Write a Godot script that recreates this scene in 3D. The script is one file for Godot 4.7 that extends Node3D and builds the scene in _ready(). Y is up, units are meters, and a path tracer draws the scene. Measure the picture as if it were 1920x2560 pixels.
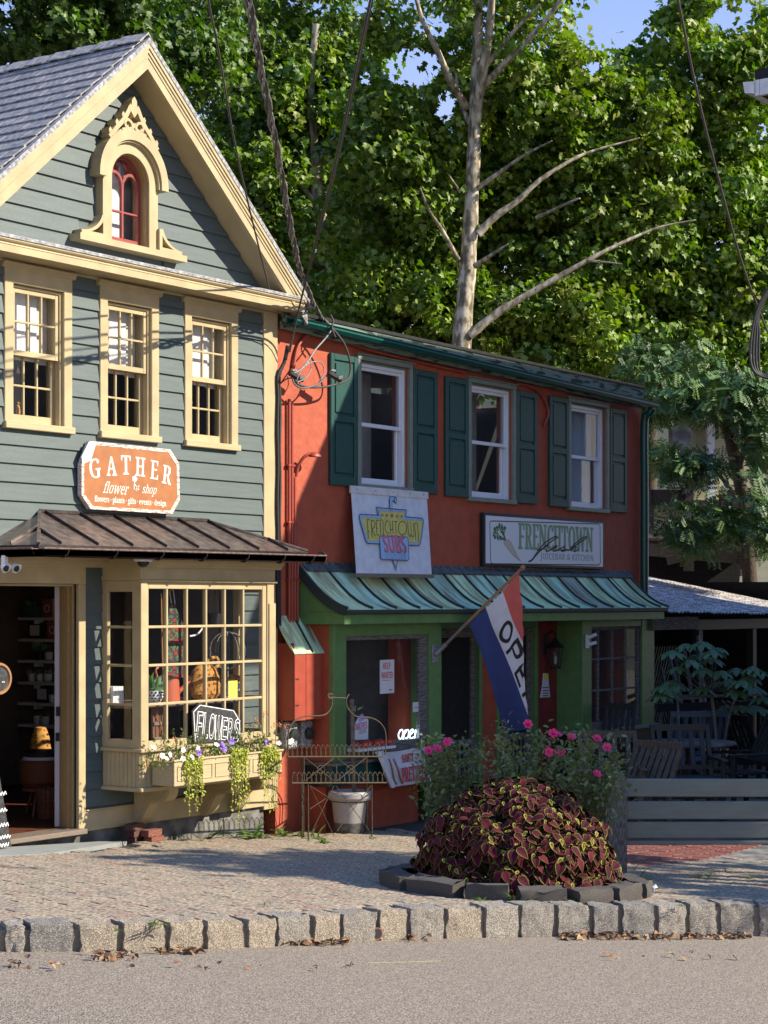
extends Node3D
# A small main street: a flower shop, an orange delicatessen, a planted bed, trees behind.
# World axes: x along the shop fronts, y up, z out from the fronts towards the street. Metres.

const FOC := 4700.0
const EYE := Vector3(0, 2.0, 11.26)
const UX := 0.5781137
const UZ := 0.8159562
const ZOOM := {"1": [0, 80, .48222], "2": [0, 640, .48222], "3": [0, 1350, .45811], "4": [660, 760, .38577], "5": [1080, 880, .37372], "6": [660, 1480, .38577], "7": [1080, 1400, .38577], "8": [1000, 1760, .38577],
	"9": [1440, 900, .29832], "10": [1400, 1500, .33898], "11": [0, 2000, .60277], "12": [920, 2000, .60277], "13": [560, 0, .81977], "14": [0, 0, 1.15732], "g1": [180, 230, .17481], "g2": [180, 420, .17481]}

var M := {}
var T := {}
var used := {}
var boxes := {}
var rng := RandomNumberGenerator.new()
var serif: Font
var serif_b: Font
var sans: Font
var sans_b: Font

# ---------- measuring: where a sight line of the photograph meets a plane of the place ----------
func sight(x: float, y: float) -> Vector3:
	var a := (x - 960.0) / FOC
	return Vector3(a * UX + UZ, (1503.0 - y) / FOC, a * UZ - UX)
func on_front(x: float, y: float, z := 0.0) -> Vector3:
	var r := sight(x, y)
	return EYE + r * ((z - EYE.z) / r.z)
func at_depth(x: float, y: float, d: float) -> Vector3:
	return EYE + sight(x, y) * d
func gh(x: float) -> float:
	return -.065 * clampf(x - 11.0, -5.0, 4.0)
func ro(x: float) -> float:   # the road's depth below the pavement
	return -lerpf(.132, .215, clampf((x - 7.0) / 4.5, 0, 1))
func on_ground(x: float, y: float, off := 0.0) -> Vector3:
	var r := sight(x, y)
	var h := 0.0
	var p := Vector3.ZERO
	for i in 30:
		p = EYE + r * ((EYE.y - h - (ro(p.x) if off < -.15 else off)) / -r.y)
		h = gh(p.x)
	return p
func w(k: String, x: float, y: float, z := 0.0) -> Vector3:
	return on_front(ZOOM[k][0] + x * ZOOM[k][2], ZOOM[k][1] + y * ZOOM[k][2], z)
func zp(k: String, x: float, y: float, d: float) -> Vector3:
	return at_depth(ZOOM[k][0] + x * ZOOM[k][2], ZOOM[k][1] + y * ZOOM[k][2], d)
func zg(k: String, x: float, y: float, off := 0.0) -> Vector3:
	return on_ground(ZOOM[k][0] + x * ZOOM[k][2], ZOOM[k][1] + y * ZOOM[k][2], off)

# ---------- naming and placing ----------
func numbered(n: String) -> String:
	used[n] = used.get(n, -1) + 1
	return n if used[n] == 0 else "%s_%03d" % [n, used[n]]
func tag(o: Node, label: String, category := "", group := "", kind := "") -> Node:
	if label: o.set_meta("label", label)
	if category: o.set_meta("category", category)
	if group: o.set_meta("group", group)
	if kind: o.set_meta("kind", kind)
	return o
func thing(called: String, label: String, category: String, p := Vector3.ZERO, group := "", turn := 0.0) -> Node3D:
	var o := Node3D.new()
	o.name = numbered(called)
	add_child(o)
	o.position = p
	o.rotation.y = turn
	tag(o, label, category, group)
	return o
func mi(parent: Node, called: String, mesh: Mesh, mat: Material, xf := Transform3D.IDENTITY) -> MeshInstance3D:
	var o := MeshInstance3D.new()
	o.name = numbered(called) if parent == self else called
	o.mesh = mesh
	o.material_override = mat
	parent.add_child(o, true)
	o.global_transform = xf
	return o
func structure(called: String, mesh: Mesh, mat: Material, xf := Transform3D.IDENTITY) -> MeshInstance3D:
	var o := mi(self, called, mesh, mat, xf)
	o.set_meta("kind", "structure")
	return o
func local(parent: Node3D, p: Vector3) -> Transform3D:
	return parent.global_transform * Transform3D(Basis.IDENTITY, p)

# ---------- shapes ----------
class Acc:
	var v := PackedVector3Array()
	var n := PackedVector3Array()
	var c := PackedColorArray()
	var col := Color.WHITE
	var colored := false
	func tri(a: Vector3, b: Vector3, d: Vector3) -> void:   # counter-clockwise from outside
		v.append(a); v.append(d); v.append(b)
		if colored:
			c.append(col); c.append(col); c.append(col)
	func quad(a: Vector3, b: Vector3, d: Vector3, e: Vector3) -> void:
		tri(a, b, d); tri(a, d, e)
	func smooth(a: Vector3, b: Vector3, d: Vector3, na: Vector3, nb: Vector3, nd: Vector3) -> void:
		v.append(a); v.append(d); v.append(b)
		n.append(na); n.append(nd); n.append(nb)
		if colored:
			c.append(col); c.append(col); c.append(col)
	func box(a: Vector3, b: Vector3) -> void:
		var p := [Vector3(a.x, a.y, a.z), Vector3(b.x, a.y, a.z), Vector3(b.x, b.y, a.z), Vector3(a.x, b.y, a.z), Vector3(a.x, a.y, b.z), Vector3(b.x, a.y, b.z), Vector3(b.x, b.y, b.z), Vector3(a.x, b.y, b.z)]
		for f in [[4, 5, 6, 7], [1, 0, 3, 2], [5, 1, 2, 6], [0, 4, 7, 3], [7, 6, 2, 3], [0, 1, 5, 4]]:
			quad(p[f[0]], p[f[1]], p[f[2]], p[f[3]])
	func mesh() -> ArrayMesh:
		var a := []
		a.resize(Mesh.ARRAY_MAX)
		a[Mesh.ARRAY_VERTEX] = v
		if n.size() == v.size(): a[Mesh.ARRAY_NORMAL] = n
		if colored: a[Mesh.ARRAY_COLOR] = c
		var m := ArrayMesh.new()
		m.add_surface_from_arrays(Mesh.PRIMITIVE_TRIANGLES, a)
		return m

func cbox(s: Vector3, ch := .004) -> ArrayMesh:   # a box with chamfered edges, centred
	var key := "%.3f %.3f %.3f %.4f" % [s.x, s.y, s.z, ch]
	if boxes.has(key): return boxes[key]
	var a := Acc.new()
	var h := s * .5
	ch = minf(ch, minf(h.x, minf(h.y, h.z)) * .6)
	if ch < .0006:
		a.box(-h, h)
		boxes[key] = a.mesh()
		return boxes[key]
	var f := func(ax: int, sg: float, u: float, vv: float) -> Vector3:
		var p := Vector3.ZERO
		p[ax] = h[ax] * sg
		var i := (ax + 1) % 3
		var j := (ax + 2) % 3
		p[i] = (h[i] - ch) * u
		p[j] = (h[j] - ch) * vv
		return p
	for ax in 3:
		for sg in [1.0, -1.0]:
			var q := [f.call(ax, sg, -1, -1), f.call(ax, sg, 1, -1), f.call(ax, sg, 1, 1), f.call(ax, sg, -1, 1)]
			if sg > 0: a.quad(q[0], q[1], q[2], q[3])
			else: a.quad(q[3], q[2], q[1], q[0])
	for ax in 3:   # bevels along ax
		var i := (ax + 1) % 3
		var j := (ax + 2) % 3
		for si in [1.0, -1.0]:
			for sj in [1.0, -1.0]:
				var e := []
				for t in [-1.0, 1.0]:
					var p := Vector3.ZERO
					p[ax] = (h[ax] - ch) * t; p[i] = h[i] * si; p[j] = (h[j] - ch) * sj
					var r := Vector3.ZERO
					r[ax] = (h[ax] - ch) * t; r[i] = (h[i] - ch) * si; r[j] = h[j] * sj
					e.append(p); e.append(r)
				if si * sj > 0: a.quad(e[0], e[1], e[3], e[2])
				else: a.quad(e[0], e[2], e[3], e[1])
	for sx in [1.0, -1.0]:
		for sy in [1.0, -1.0]:
			for sz in [1.0, -1.0]:
				var p := Vector3(h.x * sx, (h.y - ch) * sy, (h.z - ch) * sz)
				var q := Vector3((h.x - ch) * sx, h.y * sy, (h.z - ch) * sz)
				var r := Vector3((h.x - ch) * sx, (h.y - ch) * sy, h.z * sz)
				if sx * sy * sz > 0: a.tri(p, q, r)
				else: a.tri(p, r, q)
	boxes[key] = a.mesh()
	return boxes[key]
func bx(parent: Node, called: String, mat: Material, x0: float, x1: float, y0: float, y1: float, z0: float, z1: float, ch := .004) -> MeshInstance3D:
	return mi(parent, called, cbox(Vector3(x1 - x0, y1 - y0, z1 - z0), ch), mat, Transform3D(Basis.IDENTITY, Vector3(x0 + x1, y0 + y1, z0 + z1) * .5))
func bar(parent: Node, called: String, mat: Material, a: Vector3, b: Vector3, wd: float, dp: float, up := Vector3.UP, ch := .003) -> MeshInstance3D:   # a square bar from a to b; dp is measured along «up»
	var d := b - a
	var z := d.normalized()
	var x := up.cross(z)
	if x.length() < .01: x = Vector3.RIGHT.cross(z)
	x = x.normalized()
	var y := z.cross(x)
	return mi(parent, called, cbox(Vector3(wd, dp, d.length()), ch), mat, Transform3D(Basis(x, y, z), (a + b) * .5))
func prism_mesh(poly: PackedVector2Array, d: float) -> ArrayMesh:   # outline in x and y, thickness 0..d along z
	var a := Acc.new()
	if Geometry2D.is_polygon_clockwise(poly): poly.reverse()
	var t := Geometry2D.triangulate_polygon(poly)
	for i in range(0, t.size(), 3):
		var p := poly[t[i]]
		var q := poly[t[i + 1]]
		var r := poly[t[i + 2]]
		if (q - p).cross(r - p) < 0:
			var s := q; q = r; r = s
		a.tri(Vector3(p.x, p.y, d), Vector3(q.x, q.y, d), Vector3(r.x, r.y, d))
		a.tri(Vector3(p.x, p.y, 0), Vector3(r.x, r.y, 0), Vector3(q.x, q.y, 0))
	for i in poly.size():
		var p := poly[i]
		var q := poly[(i + 1) % poly.size()]
		a.quad(Vector3(p.x, p.y, 0), Vector3(q.x, q.y, 0), Vector3(q.x, q.y, d), Vector3(p.x, p.y, d))
	return a.mesh()
func prism(parent: Node, called: String, mat: Material, pts: Array, z0: float, z1: float) -> MeshInstance3D:   # outline in world x and y
	var o := Vector2.ZERO
	var poly := PackedVector2Array()
	for p in pts: o += Vector2(p.x, p.y)
	o /= pts.size()
	for p in pts: poly.append(Vector2(p.x, p.y) - o)
	return mi(parent, called, prism_mesh(poly, z1 - z0), mat, Transform3D(Basis.IDENTITY, Vector3(o.x, o.y, z0)))
func extrude_x(parent: Node, called: String, mat: Material, pts: Array, x0: float, x1: float) -> MeshInstance3D:   # profile in z and y, run along x
	var o := Vector2.ZERO
	var poly := PackedVector2Array()
	for p in pts: o += p
	o /= pts.size()
	for p in pts: poly.append(p - o)
	return mi(parent, called, prism_mesh(poly, x1 - x0), mat, Transform3D(Basis(Vector3(0, 0, 1), Vector3(0, 1, 0), Vector3(-1, 0, 0)), Vector3(x1, o.y, o.x)))
func extrude_z(parent: Node, called: String, mat: Material, pts: Array, z0: float, z1: float) -> MeshInstance3D:
	return prism(parent, called, mat, pts, z0, z1)
func tube_into(a: Acc, pts: Array, rad: Array, sides := 8, caps := true) -> void:
	var k := pts.size()
	var x := Vector3.ZERO
	var rings := []
	var nrm := []
	for i in k:
		var d: Vector3 = (pts[mini(i + 1, k - 1)] - pts[maxi(i - 1, 0)]).normalized()
		if i == 0:
			x = d.cross(Vector3.UP if absf(d.y) < .9 else Vector3.RIGHT).normalized()
		else:
			x = (x - d * x.dot(d)).normalized()
		var y := d.cross(x)
		var r: float = rad[mini(i, rad.size() - 1)]
		var ring := []
		var nn := []
		for j in sides:
			var g := TAU * j / sides
			var q := x * cos(g) + y * sin(g)
			ring.append(pts[i] + q * r)
			nn.append(q)
		rings.append(ring)
		nrm.append(nn)
	for i in k - 1:
		for j in sides:
			var l := (j + 1) % sides
			a.smooth(rings[i][j], rings[i][l], rings[i + 1][l], nrm[i][j], nrm[i][l], nrm[i + 1][l])
			a.smooth(rings[i][j], rings[i + 1][l], rings[i + 1][j], nrm[i][j], nrm[i + 1][l], nrm[i + 1][j])
	if caps:
		for e in [0, k - 1]:
			var d: Vector3 = (pts[1] - pts[0]).normalized() * -1.0 if e == 0 else (pts[k - 1] - pts[k - 2]).normalized()
			for j in sides:
				var l := (j + 1) % sides
				if e == 0: a.smooth(pts[e], rings[e][l], rings[e][j], d, d, d)
				else: a.smooth(pts[e], rings[e][j], rings[e][l], d, d, d)
func tube(parent: Node, called: String, mat: Material, pts: Array, rad, sides := 8) -> MeshInstance3D:
	var o: Vector3 = pts[0]
	var rel := []
	for p in pts: rel.append(p - o)
	var a := Acc.new()
	tube_into(a, rel, rad if rad is Array else [rad], sides)
	return mi(parent, called, a.mesh(), mat, Transform3D(Basis.IDENTITY, o))
func spline(pts: Array, per := 6) -> Array:   # a smooth line through the points
	var out := []
	var k := pts.size()
	for i in k - 1:
		var p0 = pts[maxi(i - 1, 0)]
		var p1 = pts[i]
		var p2 = pts[i + 1]
		var p3 = pts[mini(i + 2, k - 1)]
		for j in per:
			var t := float(j) / per
			out.append(.5 * ((2.0 * p1) + (p2 - p0) * t + (2.0 * p0 - 5.0 * p1 + 4.0 * p2 - p3) * t * t + (3.0 * p1 - p0 - 3.0 * p2 + p3) * t * t * t))
	out.append(pts[k - 1])
	return out
func lathe_mesh(prof: Array, sides := 20) -> ArrayMesh:   # profile of (radius, height), from the bottom up on the outside
	var a := Acc.new()
	for i in prof.size() - 1:
		var p: Vector2 = prof[i]
		var q: Vector2 = prof[i + 1]
		var t := (q - p)
		var nr := Vector2(t.y, -t.x).normalized()
		for j in sides:
			var g := TAU * j / sides
			var h := TAU * (j + 1) / sides
			var c0 := Vector3(cos(g), 0, -sin(g))
			var c1 := Vector3(cos(h), 0, -sin(h))
			var n0 := c0 * nr.x + Vector3.UP * nr.y
			var n1 := c1 * nr.x + Vector3.UP * nr.y
			var A := c0 * p.x + Vector3.UP * p.y
			var B := c1 * p.x + Vector3.UP * p.y
			var C := c1 * q.x + Vector3.UP * q.y
			var D := c0 * q.x + Vector3.UP * q.y
			if p.x > .00001: a.smooth(A, B, C, n0, n1, n1)
			if q.x > .00001: a.smooth(A, C, D, n0, n1, n0)
	return a.mesh()
func lathe(parent: Node, called: String, mat: Material, prof: Array, p: Vector3, sides := 20, b := Basis.IDENTITY) -> MeshInstance3D:
	return mi(parent, called, lathe_mesh(prof, sides), mat, Transform3D(b, p))
func ball(parent: Node, called: String, mat: Material, p: Vector3, r: Vector3, sides := 14) -> MeshInstance3D:
	var prof := []
	for i in 9:
		var g := -PI / 2 + PI * i / 8.0
		prof.append(Vector2(cos(g) if i % 8 else 0.0, sin(g)))
	return mi(parent, called, lathe_mesh(prof, sides), mat, Transform3D(Basis.from_scale(r), p))
func wall_mesh(x0: float, x1: float, y0: float, y1: float, z0: float, z1: float, holes: Array) -> ArrayMesh:   # a wall slab with rectangular openings [x0, x1, y0, y1]
	var xs := [x0, x1]
	var ys := [y0, y1]
	for h in holes:
		for i in 2:
			if h[i] > x0 and h[i] < x1 and not xs.has(h[i]): xs.append(h[i])
			if h[i + 2] > y0 and h[i + 2] < y1 and not ys.has(h[i + 2]): ys.append(h[i + 2])
	xs.sort(); ys.sort()
	var solid := func(i: int, j: int) -> bool:
		if i < 0 or j < 0 or i >= xs.size() - 1 or j >= ys.size() - 1: return false
		var cx: float = (xs[i] + xs[i + 1]) * .5
		var cy: float = (ys[j] + ys[j + 1]) * .5
		for h in holes:
			if cx > h[0] and cx < h[1] and cy > h[2] and cy < h[3]: return false
		return true
	var a := Acc.new()
	for i in xs.size() - 1:
		for j in ys.size() - 1:
			if not solid.call(i, j): continue
			var p := Vector3(xs[i], ys[j], z0)
			var q := Vector3(xs[i + 1], ys[j + 1], z1)
			a.quad(Vector3(p.x, p.y, q.z), Vector3(q.x, p.y, q.z), q, Vector3(p.x, q.y, q.z))
			a.quad(Vector3(q.x, p.y, p.z), p, Vector3(p.x, q.y, p.z), Vector3(q.x, q.y, p.z))
			if not solid.call(i - 1, j): a.quad(p, Vector3(p.x, p.y, q.z), Vector3(p.x, q.y, q.z), Vector3(p.x, q.y, p.z))
			if not solid.call(i + 1, j): a.quad(Vector3(q.x, p.y, q.z), Vector3(q.x, p.y, p.z), Vector3(q.x, q.y, p.z), q)
			if not solid.call(i, j - 1): a.quad(p, Vector3(q.x, p.y, p.z), Vector3(q.x, p.y, q.z), Vector3(p.x, p.y, q.z))
			if not solid.call(i, j + 1): a.quad(Vector3(p.x, q.y, q.z), q, Vector3(q.x, q.y, p.z), Vector3(p.x, q.y, p.z))
	return a.mesh()
func arc2(c: Vector2, rx: float, ry: float, g0: float, g1: float, k: int) -> Array:
	var out := []
	for i in k + 1:
		var g := deg_to_rad(lerpf(g0, g1, float(i) / k))
		out.append(c + Vector2(cos(g) * rx, sin(g) * ry))
	return out
func ribbon2(pts: Array, wd) -> Array:   # outline of a flat stroke along 2D points
	var l := []
	var r := []
	var k := pts.size()
	for i in k:
		var d: Vector2 = (pts[mini(i + 1, k - 1)] - pts[maxi(i - 1, 0)]).normalized()
		var n = Vector2(-d.y, d.x) * ((wd[i] if wd is Array else wd) * .5)
		l.append(pts[i] + n)
		r.append(pts[i] - n)
	r.reverse()
	return l + r
func stroke_into(a: Acc, xf: Transform3D, pts: Array, wd: float, dp: float) -> void:   # a raised flat stroke on a sign, in the sign's own x and y
	var k := pts.size()
	for i in k - 1:
		var p: Vector2 = pts[i]
		var q: Vector2 = pts[i + 1]
		var d := (q - p).normalized()
		if d == Vector2.ZERO: continue
		var d0 = d if i == 0 else (q - pts[i - 1]).normalized()
		var d1: Vector2 = d if i == k - 2 else (pts[i + 2] - p).normalized()
		var n0 := Vector2(-d0.y, d0.x) * wd * .5
		var n1 := Vector2(-d1.y, d1.x) * wd * .5
		var e := [p - n0, q - n1, q + n1, p + n0]
		var t := []
		for u in e: t.append(xf * Vector3(u.x, u.y, dp))
		a.quad(t[0], t[1], t[2], t[3])
		var b := []
		for u in e: b.append(xf * Vector3(u.x, u.y, 0))
		a.quad(b[0], b[1], t[1], t[0])
		a.quad(b[2], b[3], t[3], t[2])
func lettering(parent: Node, called: String, mat: Material, s: String, font: Font, xf: Transform3D, wd: float, ht: float, dp := .003, shear := 0.0) -> MeshInstance3D:   # centred, fitted to wd by ht
	var tm := TextMesh.new()
	tm.text = s
	tm.font = font
	tm.font_size = 48
	tm.pixel_size = .01
	tm.depth = .01
	tm.curve_step = 2.0
	var bb := tm.get_aabb()
	var k := Vector3(wd / maxf(bb.size.x, .001), ht / maxf(bb.size.y, .001), dp / maxf(bb.size.z, .0001))
	var c := bb.get_center()
	var b := Basis(Vector3(k.x, 0, 0), Vector3(shear * k.y, k.y, 0), Vector3(0, 0, k.z))
	return mi(parent, called, tm, mat, xf * Transform3D(b, -(b * c)))

# ---------- leaves ----------
func leaf_mesh(outline: Array, fold := .25, droop := .2, c_in := Color.WHITE, c_out := Color.WHITE, inner := 0.0) -> ArrayMesh:   # half outline (x >= 0, y 0..1) mirrored; midrib along y; bent
	var a := Acc.new()
	a.colored = true
	var lift := func(p: Vector2) -> Vector3:
		return Vector3(p.x, p.y, absf(p.x) * fold - droop * p.y * p.y)
	for sg in [1.0, -1.0]:
		for i in outline.size() - 1:
			var p := Vector2(outline[i].x * sg, outline[i].y)
			var q := Vector2(outline[i + 1].x * sg, outline[i + 1].y)
			var rp := Vector2(0, p.y)
			var rq := Vector2(0, q.y)
			if inner > 0.0:
				var ip := Vector2(p.x * inner, lerpf(.45, p.y, inner + .08))
				var iq := Vector2(q.x * inner, lerpf(.45, q.y, inner + .08))
				var mp := Vector2(0, ip.y)
				var mq := Vector2(0, iq.y)
				a.col = c_out
				if sg > 0: a.quad(lift.call(ip), lift.call(p), lift.call(q), lift.call(iq))
				else: a.quad(lift.call(ip), lift.call(iq), lift.call(q), lift.call(p))
				a.col = c_in
				if sg > 0: a.quad(lift.call(mp), lift.call(ip), lift.call(iq), lift.call(mq))
				else: a.quad(lift.call(mp), lift.call(mq), lift.call(iq), lift.call(ip))
			else:
				a.col = c_in
				if p.x == 0.0:
					if sg > 0: a.tri(lift.call(rp), lift.call(q), lift.call(rq))
					else: a.tri(lift.call(rp), lift.call(rq), lift.call(q))
				elif q.x == 0.0:
					if sg > 0: a.tri(lift.call(rp), lift.call(p), lift.call(rq))
					else: a.tri(lift.call(rp), lift.call(rq), lift.call(p))
				elif sg > 0: a.quad(lift.call(rp), lift.call(p), lift.call(q), lift.call(rq))
				else: a.quad(lift.call(rp), lift.call(rq), lift.call(q), lift.call(p))
	return a.mesh()
func rnd_dir() -> Vector3:
	var z := rng.randf_range(-1, 1)
	var g := rng.randf() * TAU
	var r := sqrt(1.0 - z * z)
	return Vector3(r * cos(g), z, r * sin(g))
func leaf_basis(normal: Vector3, tip: Vector3, s: float) -> Basis:   # leaf y towards tip, leaf z along normal
	var z := normal.normalized()
	var y := tip - z * tip.dot(z)
	if y.length() < .05: y = z.cross(Vector3(.3, .1, .9))
	y = y.normalized()
	var x := y.cross(z)
	return Basis(x * s, y * s, z * s)
func leaves(parent: Node, called: String, mesh: Mesh, mat: Material, xfs: Array, cols: Array) -> MultiMeshInstance3D:
	var mm := MultiMesh.new()
	mm.transform_format = MultiMesh.TRANSFORM_3D
	mm.use_colors = true
	mm.mesh = mesh
	mm.instance_count = xfs.size()
	for i in xfs.size():
		mm.set_instance_transform(i, xfs[i])
		mm.set_instance_color(i, cols[i])
	var o := MultiMeshInstance3D.new()
	o.name = numbered(called) if parent == self else called
	o.multimesh = mm
	o.material_override = mat
	o.set_meta("kind", "stuff")
	parent.add_child(o, true)
	o.global_transform = Transform3D.IDENTITY
	return o


# ---------- materials ----------
func L(r: float, g: float, b: float) -> Color:   # a real-world base colour, linear
	return Color(r, g, b).linear_to_srgb()
func noise_image(sz: int, freq: float, oct: int, sd: int, type := FastNoiseLite.TYPE_SIMPLEX_SMOOTH, gain := .5) -> Image:
	var f := FastNoiseLite.new()
	f.noise_type = type
	f.seed = sd
	f.frequency = freq
	f.fractal_type = FastNoiseLite.FRACTAL_FBM if oct > 1 else FastNoiseLite.FRACTAL_NONE
	f.fractal_octaves = oct
	f.fractal_gain = gain
	var im := f.get_seamless_image(sz, sz)
	im.convert(Image.FORMAT_RGB8)
	return im
func tone(im: Image, lo: float, hi: float) -> ImageTexture:   # grey noise stretched to lo..hi (sRGB values)
	var c: Image = im.duplicate()
	var d := c.get_data()
	var lut := PackedByteArray()
	for i in 256: lut.append(int(clampf(lerpf(lo, hi, smoothstep(.1, .9, i / 255.0)), 0, 1) * 255))
	for i in d.size(): d[i] = lut[d[i]]
	return ImageTexture.create_from_image(Image.create_from_data(c.get_width(), c.get_height(), false, Image.FORMAT_RGB8, d))
func ramp(im: Image, stops: Array) -> ImageTexture:   # noise through a colour ramp: [[at, Color], ...]
	var g := Gradient.new()
	var offs := PackedFloat32Array()
	var cs := PackedColorArray()
	for s in stops:
		offs.append(s[0]); cs.append(s[1])
	g.offsets = offs
	g.colors = cs
	var lut := []
	for i in 256: lut.append(g.sample(i / 255.0))
	var d := im.get_data()
	var o := PackedByteArray()
	o.resize(d.size())
	for i in range(0, d.size(), 3):
		var c: Color = lut[d[i]]
		o[i] = int(c.r * 255); o[i + 1] = int(c.g * 255); o[i + 2] = int(c.b * 255)
	return ImageTexture.create_from_image(Image.create_from_data(im.get_width(), im.get_height(), false, Image.FORMAT_RGB8, o))
func bump(im: Image, k: float) -> ImageTexture:
	var c: Image = im.duplicate()
	c.convert(Image.FORMAT_RGBA8)
	c.bump_map_to_normal_map(k)
	return ImageTexture.create_from_image(c)
func mat(called: String, c: Color, rough := .8, tex = null, scale := Vector3.ONE, norm = null, nk := 1.0) -> StandardMaterial3D:
	var m := StandardMaterial3D.new()
	m.resource_name = called
	m.albedo_color = c
	m.roughness = rough
	if tex: m.albedo_texture = tex
	if norm:
		m.normal_enabled = true
		m.normal_texture = norm
		m.normal_scale = nk
	if tex or norm:
		m.uv1_triplanar = true
		m.uv1_world_triplanar = true
		m.uv1_scale = scale
	m.cull_mode = BaseMaterial3D.CULL_DISABLED
	M[called] = m
	return m
func make_materials() -> void:
	var cloud := noise_image(512, .012, 5, 3)
	var cloud2 := noise_image(512, .02, 4, 11)
	var fine := noise_image(512, .09, 3, 5)
	var grit := noise_image(512, .45, 2, 7, FastNoiseLite.TYPE_VALUE, .6)
	var cells := noise_image(512, .03, 2, 9, FastNoiseLite.TYPE_CELLULAR)
	T.soft = tone(cloud, .92, 1.0)
	T.blot = tone(cloud2, .62, 1.0)
	T.fine = tone(fine, .86, 1.0)
	T.grit = tone(grit, .45, 1.0)
	T.n_fine = bump(fine, 3.0)
	T.n_grit = bump(grit, 4.0)
	T.n_soft = bump(cloud2, 5.0)
	T.n_cells = bump(cells, 5.0)
	var along_x := Vector3(.25, 5, 5)   # wood grain along x
	var along_y := Vector3(5, .25, 5)
	mat("slate_siding", L(.082, .112, .112), .55, T.soft, Vector3(.35, 3, 3), T.n_fine, .12)
	mat("cream", L(.455, .365, .205), .5, T.soft, Vector3(.5, .5, .5), T.n_fine, .05)
	mat("cream_grain", L(.48, .385, .22), .5, T.soft, along_x, T.n_fine, .08)
	mat("oak_jamb", L(.36, .24, .10), .4, T.fine, along_y, T.n_fine, .1)
	mat("red_sash", L(.30, .06, .05), .45, T.soft, Vector3.ONE)
	mat("roof_slate", L(.40, .375, .36), .75, T.blot, Vector3(1.4, 1.4, 1.4), T.n_fine, .3)
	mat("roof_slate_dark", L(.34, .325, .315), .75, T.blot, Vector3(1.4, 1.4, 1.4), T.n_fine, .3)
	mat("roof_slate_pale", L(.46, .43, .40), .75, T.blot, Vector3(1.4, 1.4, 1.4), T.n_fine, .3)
	mat("lead", L(.40, .40, .42), .6, T.blot, Vector3(2, 2, 2), T.n_soft, .15)
	var bz := mat("bronze", L(.165, .13, .115), .42, T.blot, Vector3(1, 1, 1), T.n_soft, .08)
	bz.metallic = .35
	var bzd := mat("bronze_dark", L(.06, .045, .04), .5, T.blot)
	bzd.metallic = .3
	var gut := mat("copper_gutter", L(.19, .125, .11), .45, T.blot, Vector3(2, 2, 2))
	gut.metallic = .35
	mat("white_paint", L(.66, .66, .66), .45, T.soft)
	mat("vinyl_white", L(.70, .71, .74), .35)
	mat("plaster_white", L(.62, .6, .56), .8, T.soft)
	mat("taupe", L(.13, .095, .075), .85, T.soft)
	mat("door_edge", L(.36, .32, .33), .5)
	mat("plaster_grey", L(.30, .29, .28), .85, T.soft)
	mat("orange_stucco", L(.40, .080, .036), .75, T.soft, Vector3(.7, .7, .7), T.n_soft, .35)
	mat("orange_wood", L(.34, .055, .028), .5, T.soft, Vector3(1, 1, 1), T.n_fine, .08)
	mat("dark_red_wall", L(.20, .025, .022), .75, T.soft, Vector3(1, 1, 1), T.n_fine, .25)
	mat("shutter_green", L(.006, .062, .052), .5, T.soft, Vector3(1, 1, 1), T.n_fine, .06)
	mat("gutter_green", L(.006, .075, .062), .3, T.soft)
	mat("sage_trim", L(.20, .235, .19), .5, T.soft)
	mat("sage_peeling", L(.17, .23, .18), .8, ramp(cloud, [[0.0, Color(.25, .27, .24)], [.36, Color(.42, .45, .4)], [.42, Color(.93, .93, .93)], [1.0, Color(1, 1, 1)]]), Vector3(.35, 2.5, 2.5))
	mat("trim_green", L(.115, .235, .075), .45, T.soft, Vector3(1, 1, 1), T.n_fine, .06)
	mat("teal_skirt", L(.008, .075, .078), .5, T.soft)
	mat("deep_teal", L(.004, .02, .028), .5)
	var pat := ramp(noise_image(512, .011, 5, 21), [[0.0, Color(.45, .39, .35)], [.33, Color(.62, .58, .52)], [.43, Color(.74, .86, .79)], [.6, Color(.84, .97, .89)], [.8, Color(.80, .93, .90)], [1.0, Color(.92, 1, .95)]])
	mat("verdigris", Color(.97, .95, .80), .9, pat, Vector3(1.1, .3, .3), T.n_fine, .1)
	mat("verdigris_warm", Color(.82, .77, .72), .8, pat, Vector3(1.5, .35, .35), T.n_fine, .1)
	mat("verdigris_cool", Color(.88, .92, .84), .9, pat, Vector3(.9, .28, .28), T.n_fine, .1)
	mat("copper_seam", L(.02, .035, .034), .6)
	mat("copper_flash", L(.13, .145, .15), .65, T.blot)
	mat("black_iron", L(.014, .014, .016), .5)
	mat("black_rubber", L(.012, .012, .013), .6)
	mat("cable_grey", L(.11, .10, .10), .6)
	mat("old_cable", L(.05, .045, .042), .7)
	mat("galvanised", L(.33, .34, .35), .5, T.blot, Vector3(3, 3, 3))
	mat("rusty_wire", L(.085, .062, .032), .8, T.blot, Vector3(4, 4, 4))
	mat("pot_plastic", L(.36, .34, .33), .6, T.soft, Vector3(2, 2, 2))
	mat("pot_dirty", L(.16, .15, .14), .75, T.blot, Vector3(2, 2, 2))
	mat("banner_cloth", L(.66, .68, .72), .85, T.soft, Vector3(1, 1, 1), T.n_soft, .15)
	mat("sign_white", L(.68, .70, .74), .4)
	mat("ink_black", L(.012, .013, .016), .5)
	mat("ink_yellow", L(.62, .55, .13), .6, T.soft)
	mat("ink_blue", L(.30, .45, .68), .6)
	mat("ink_navy", L(.05, .09, .19), .6)
	mat("ink_steel", L(.28, .36, .44), .6)
	mat("ink_pink", L(.66, .14, .18), .6)
	mat("ink_brown", L(.33, .16, .12), .6)
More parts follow.
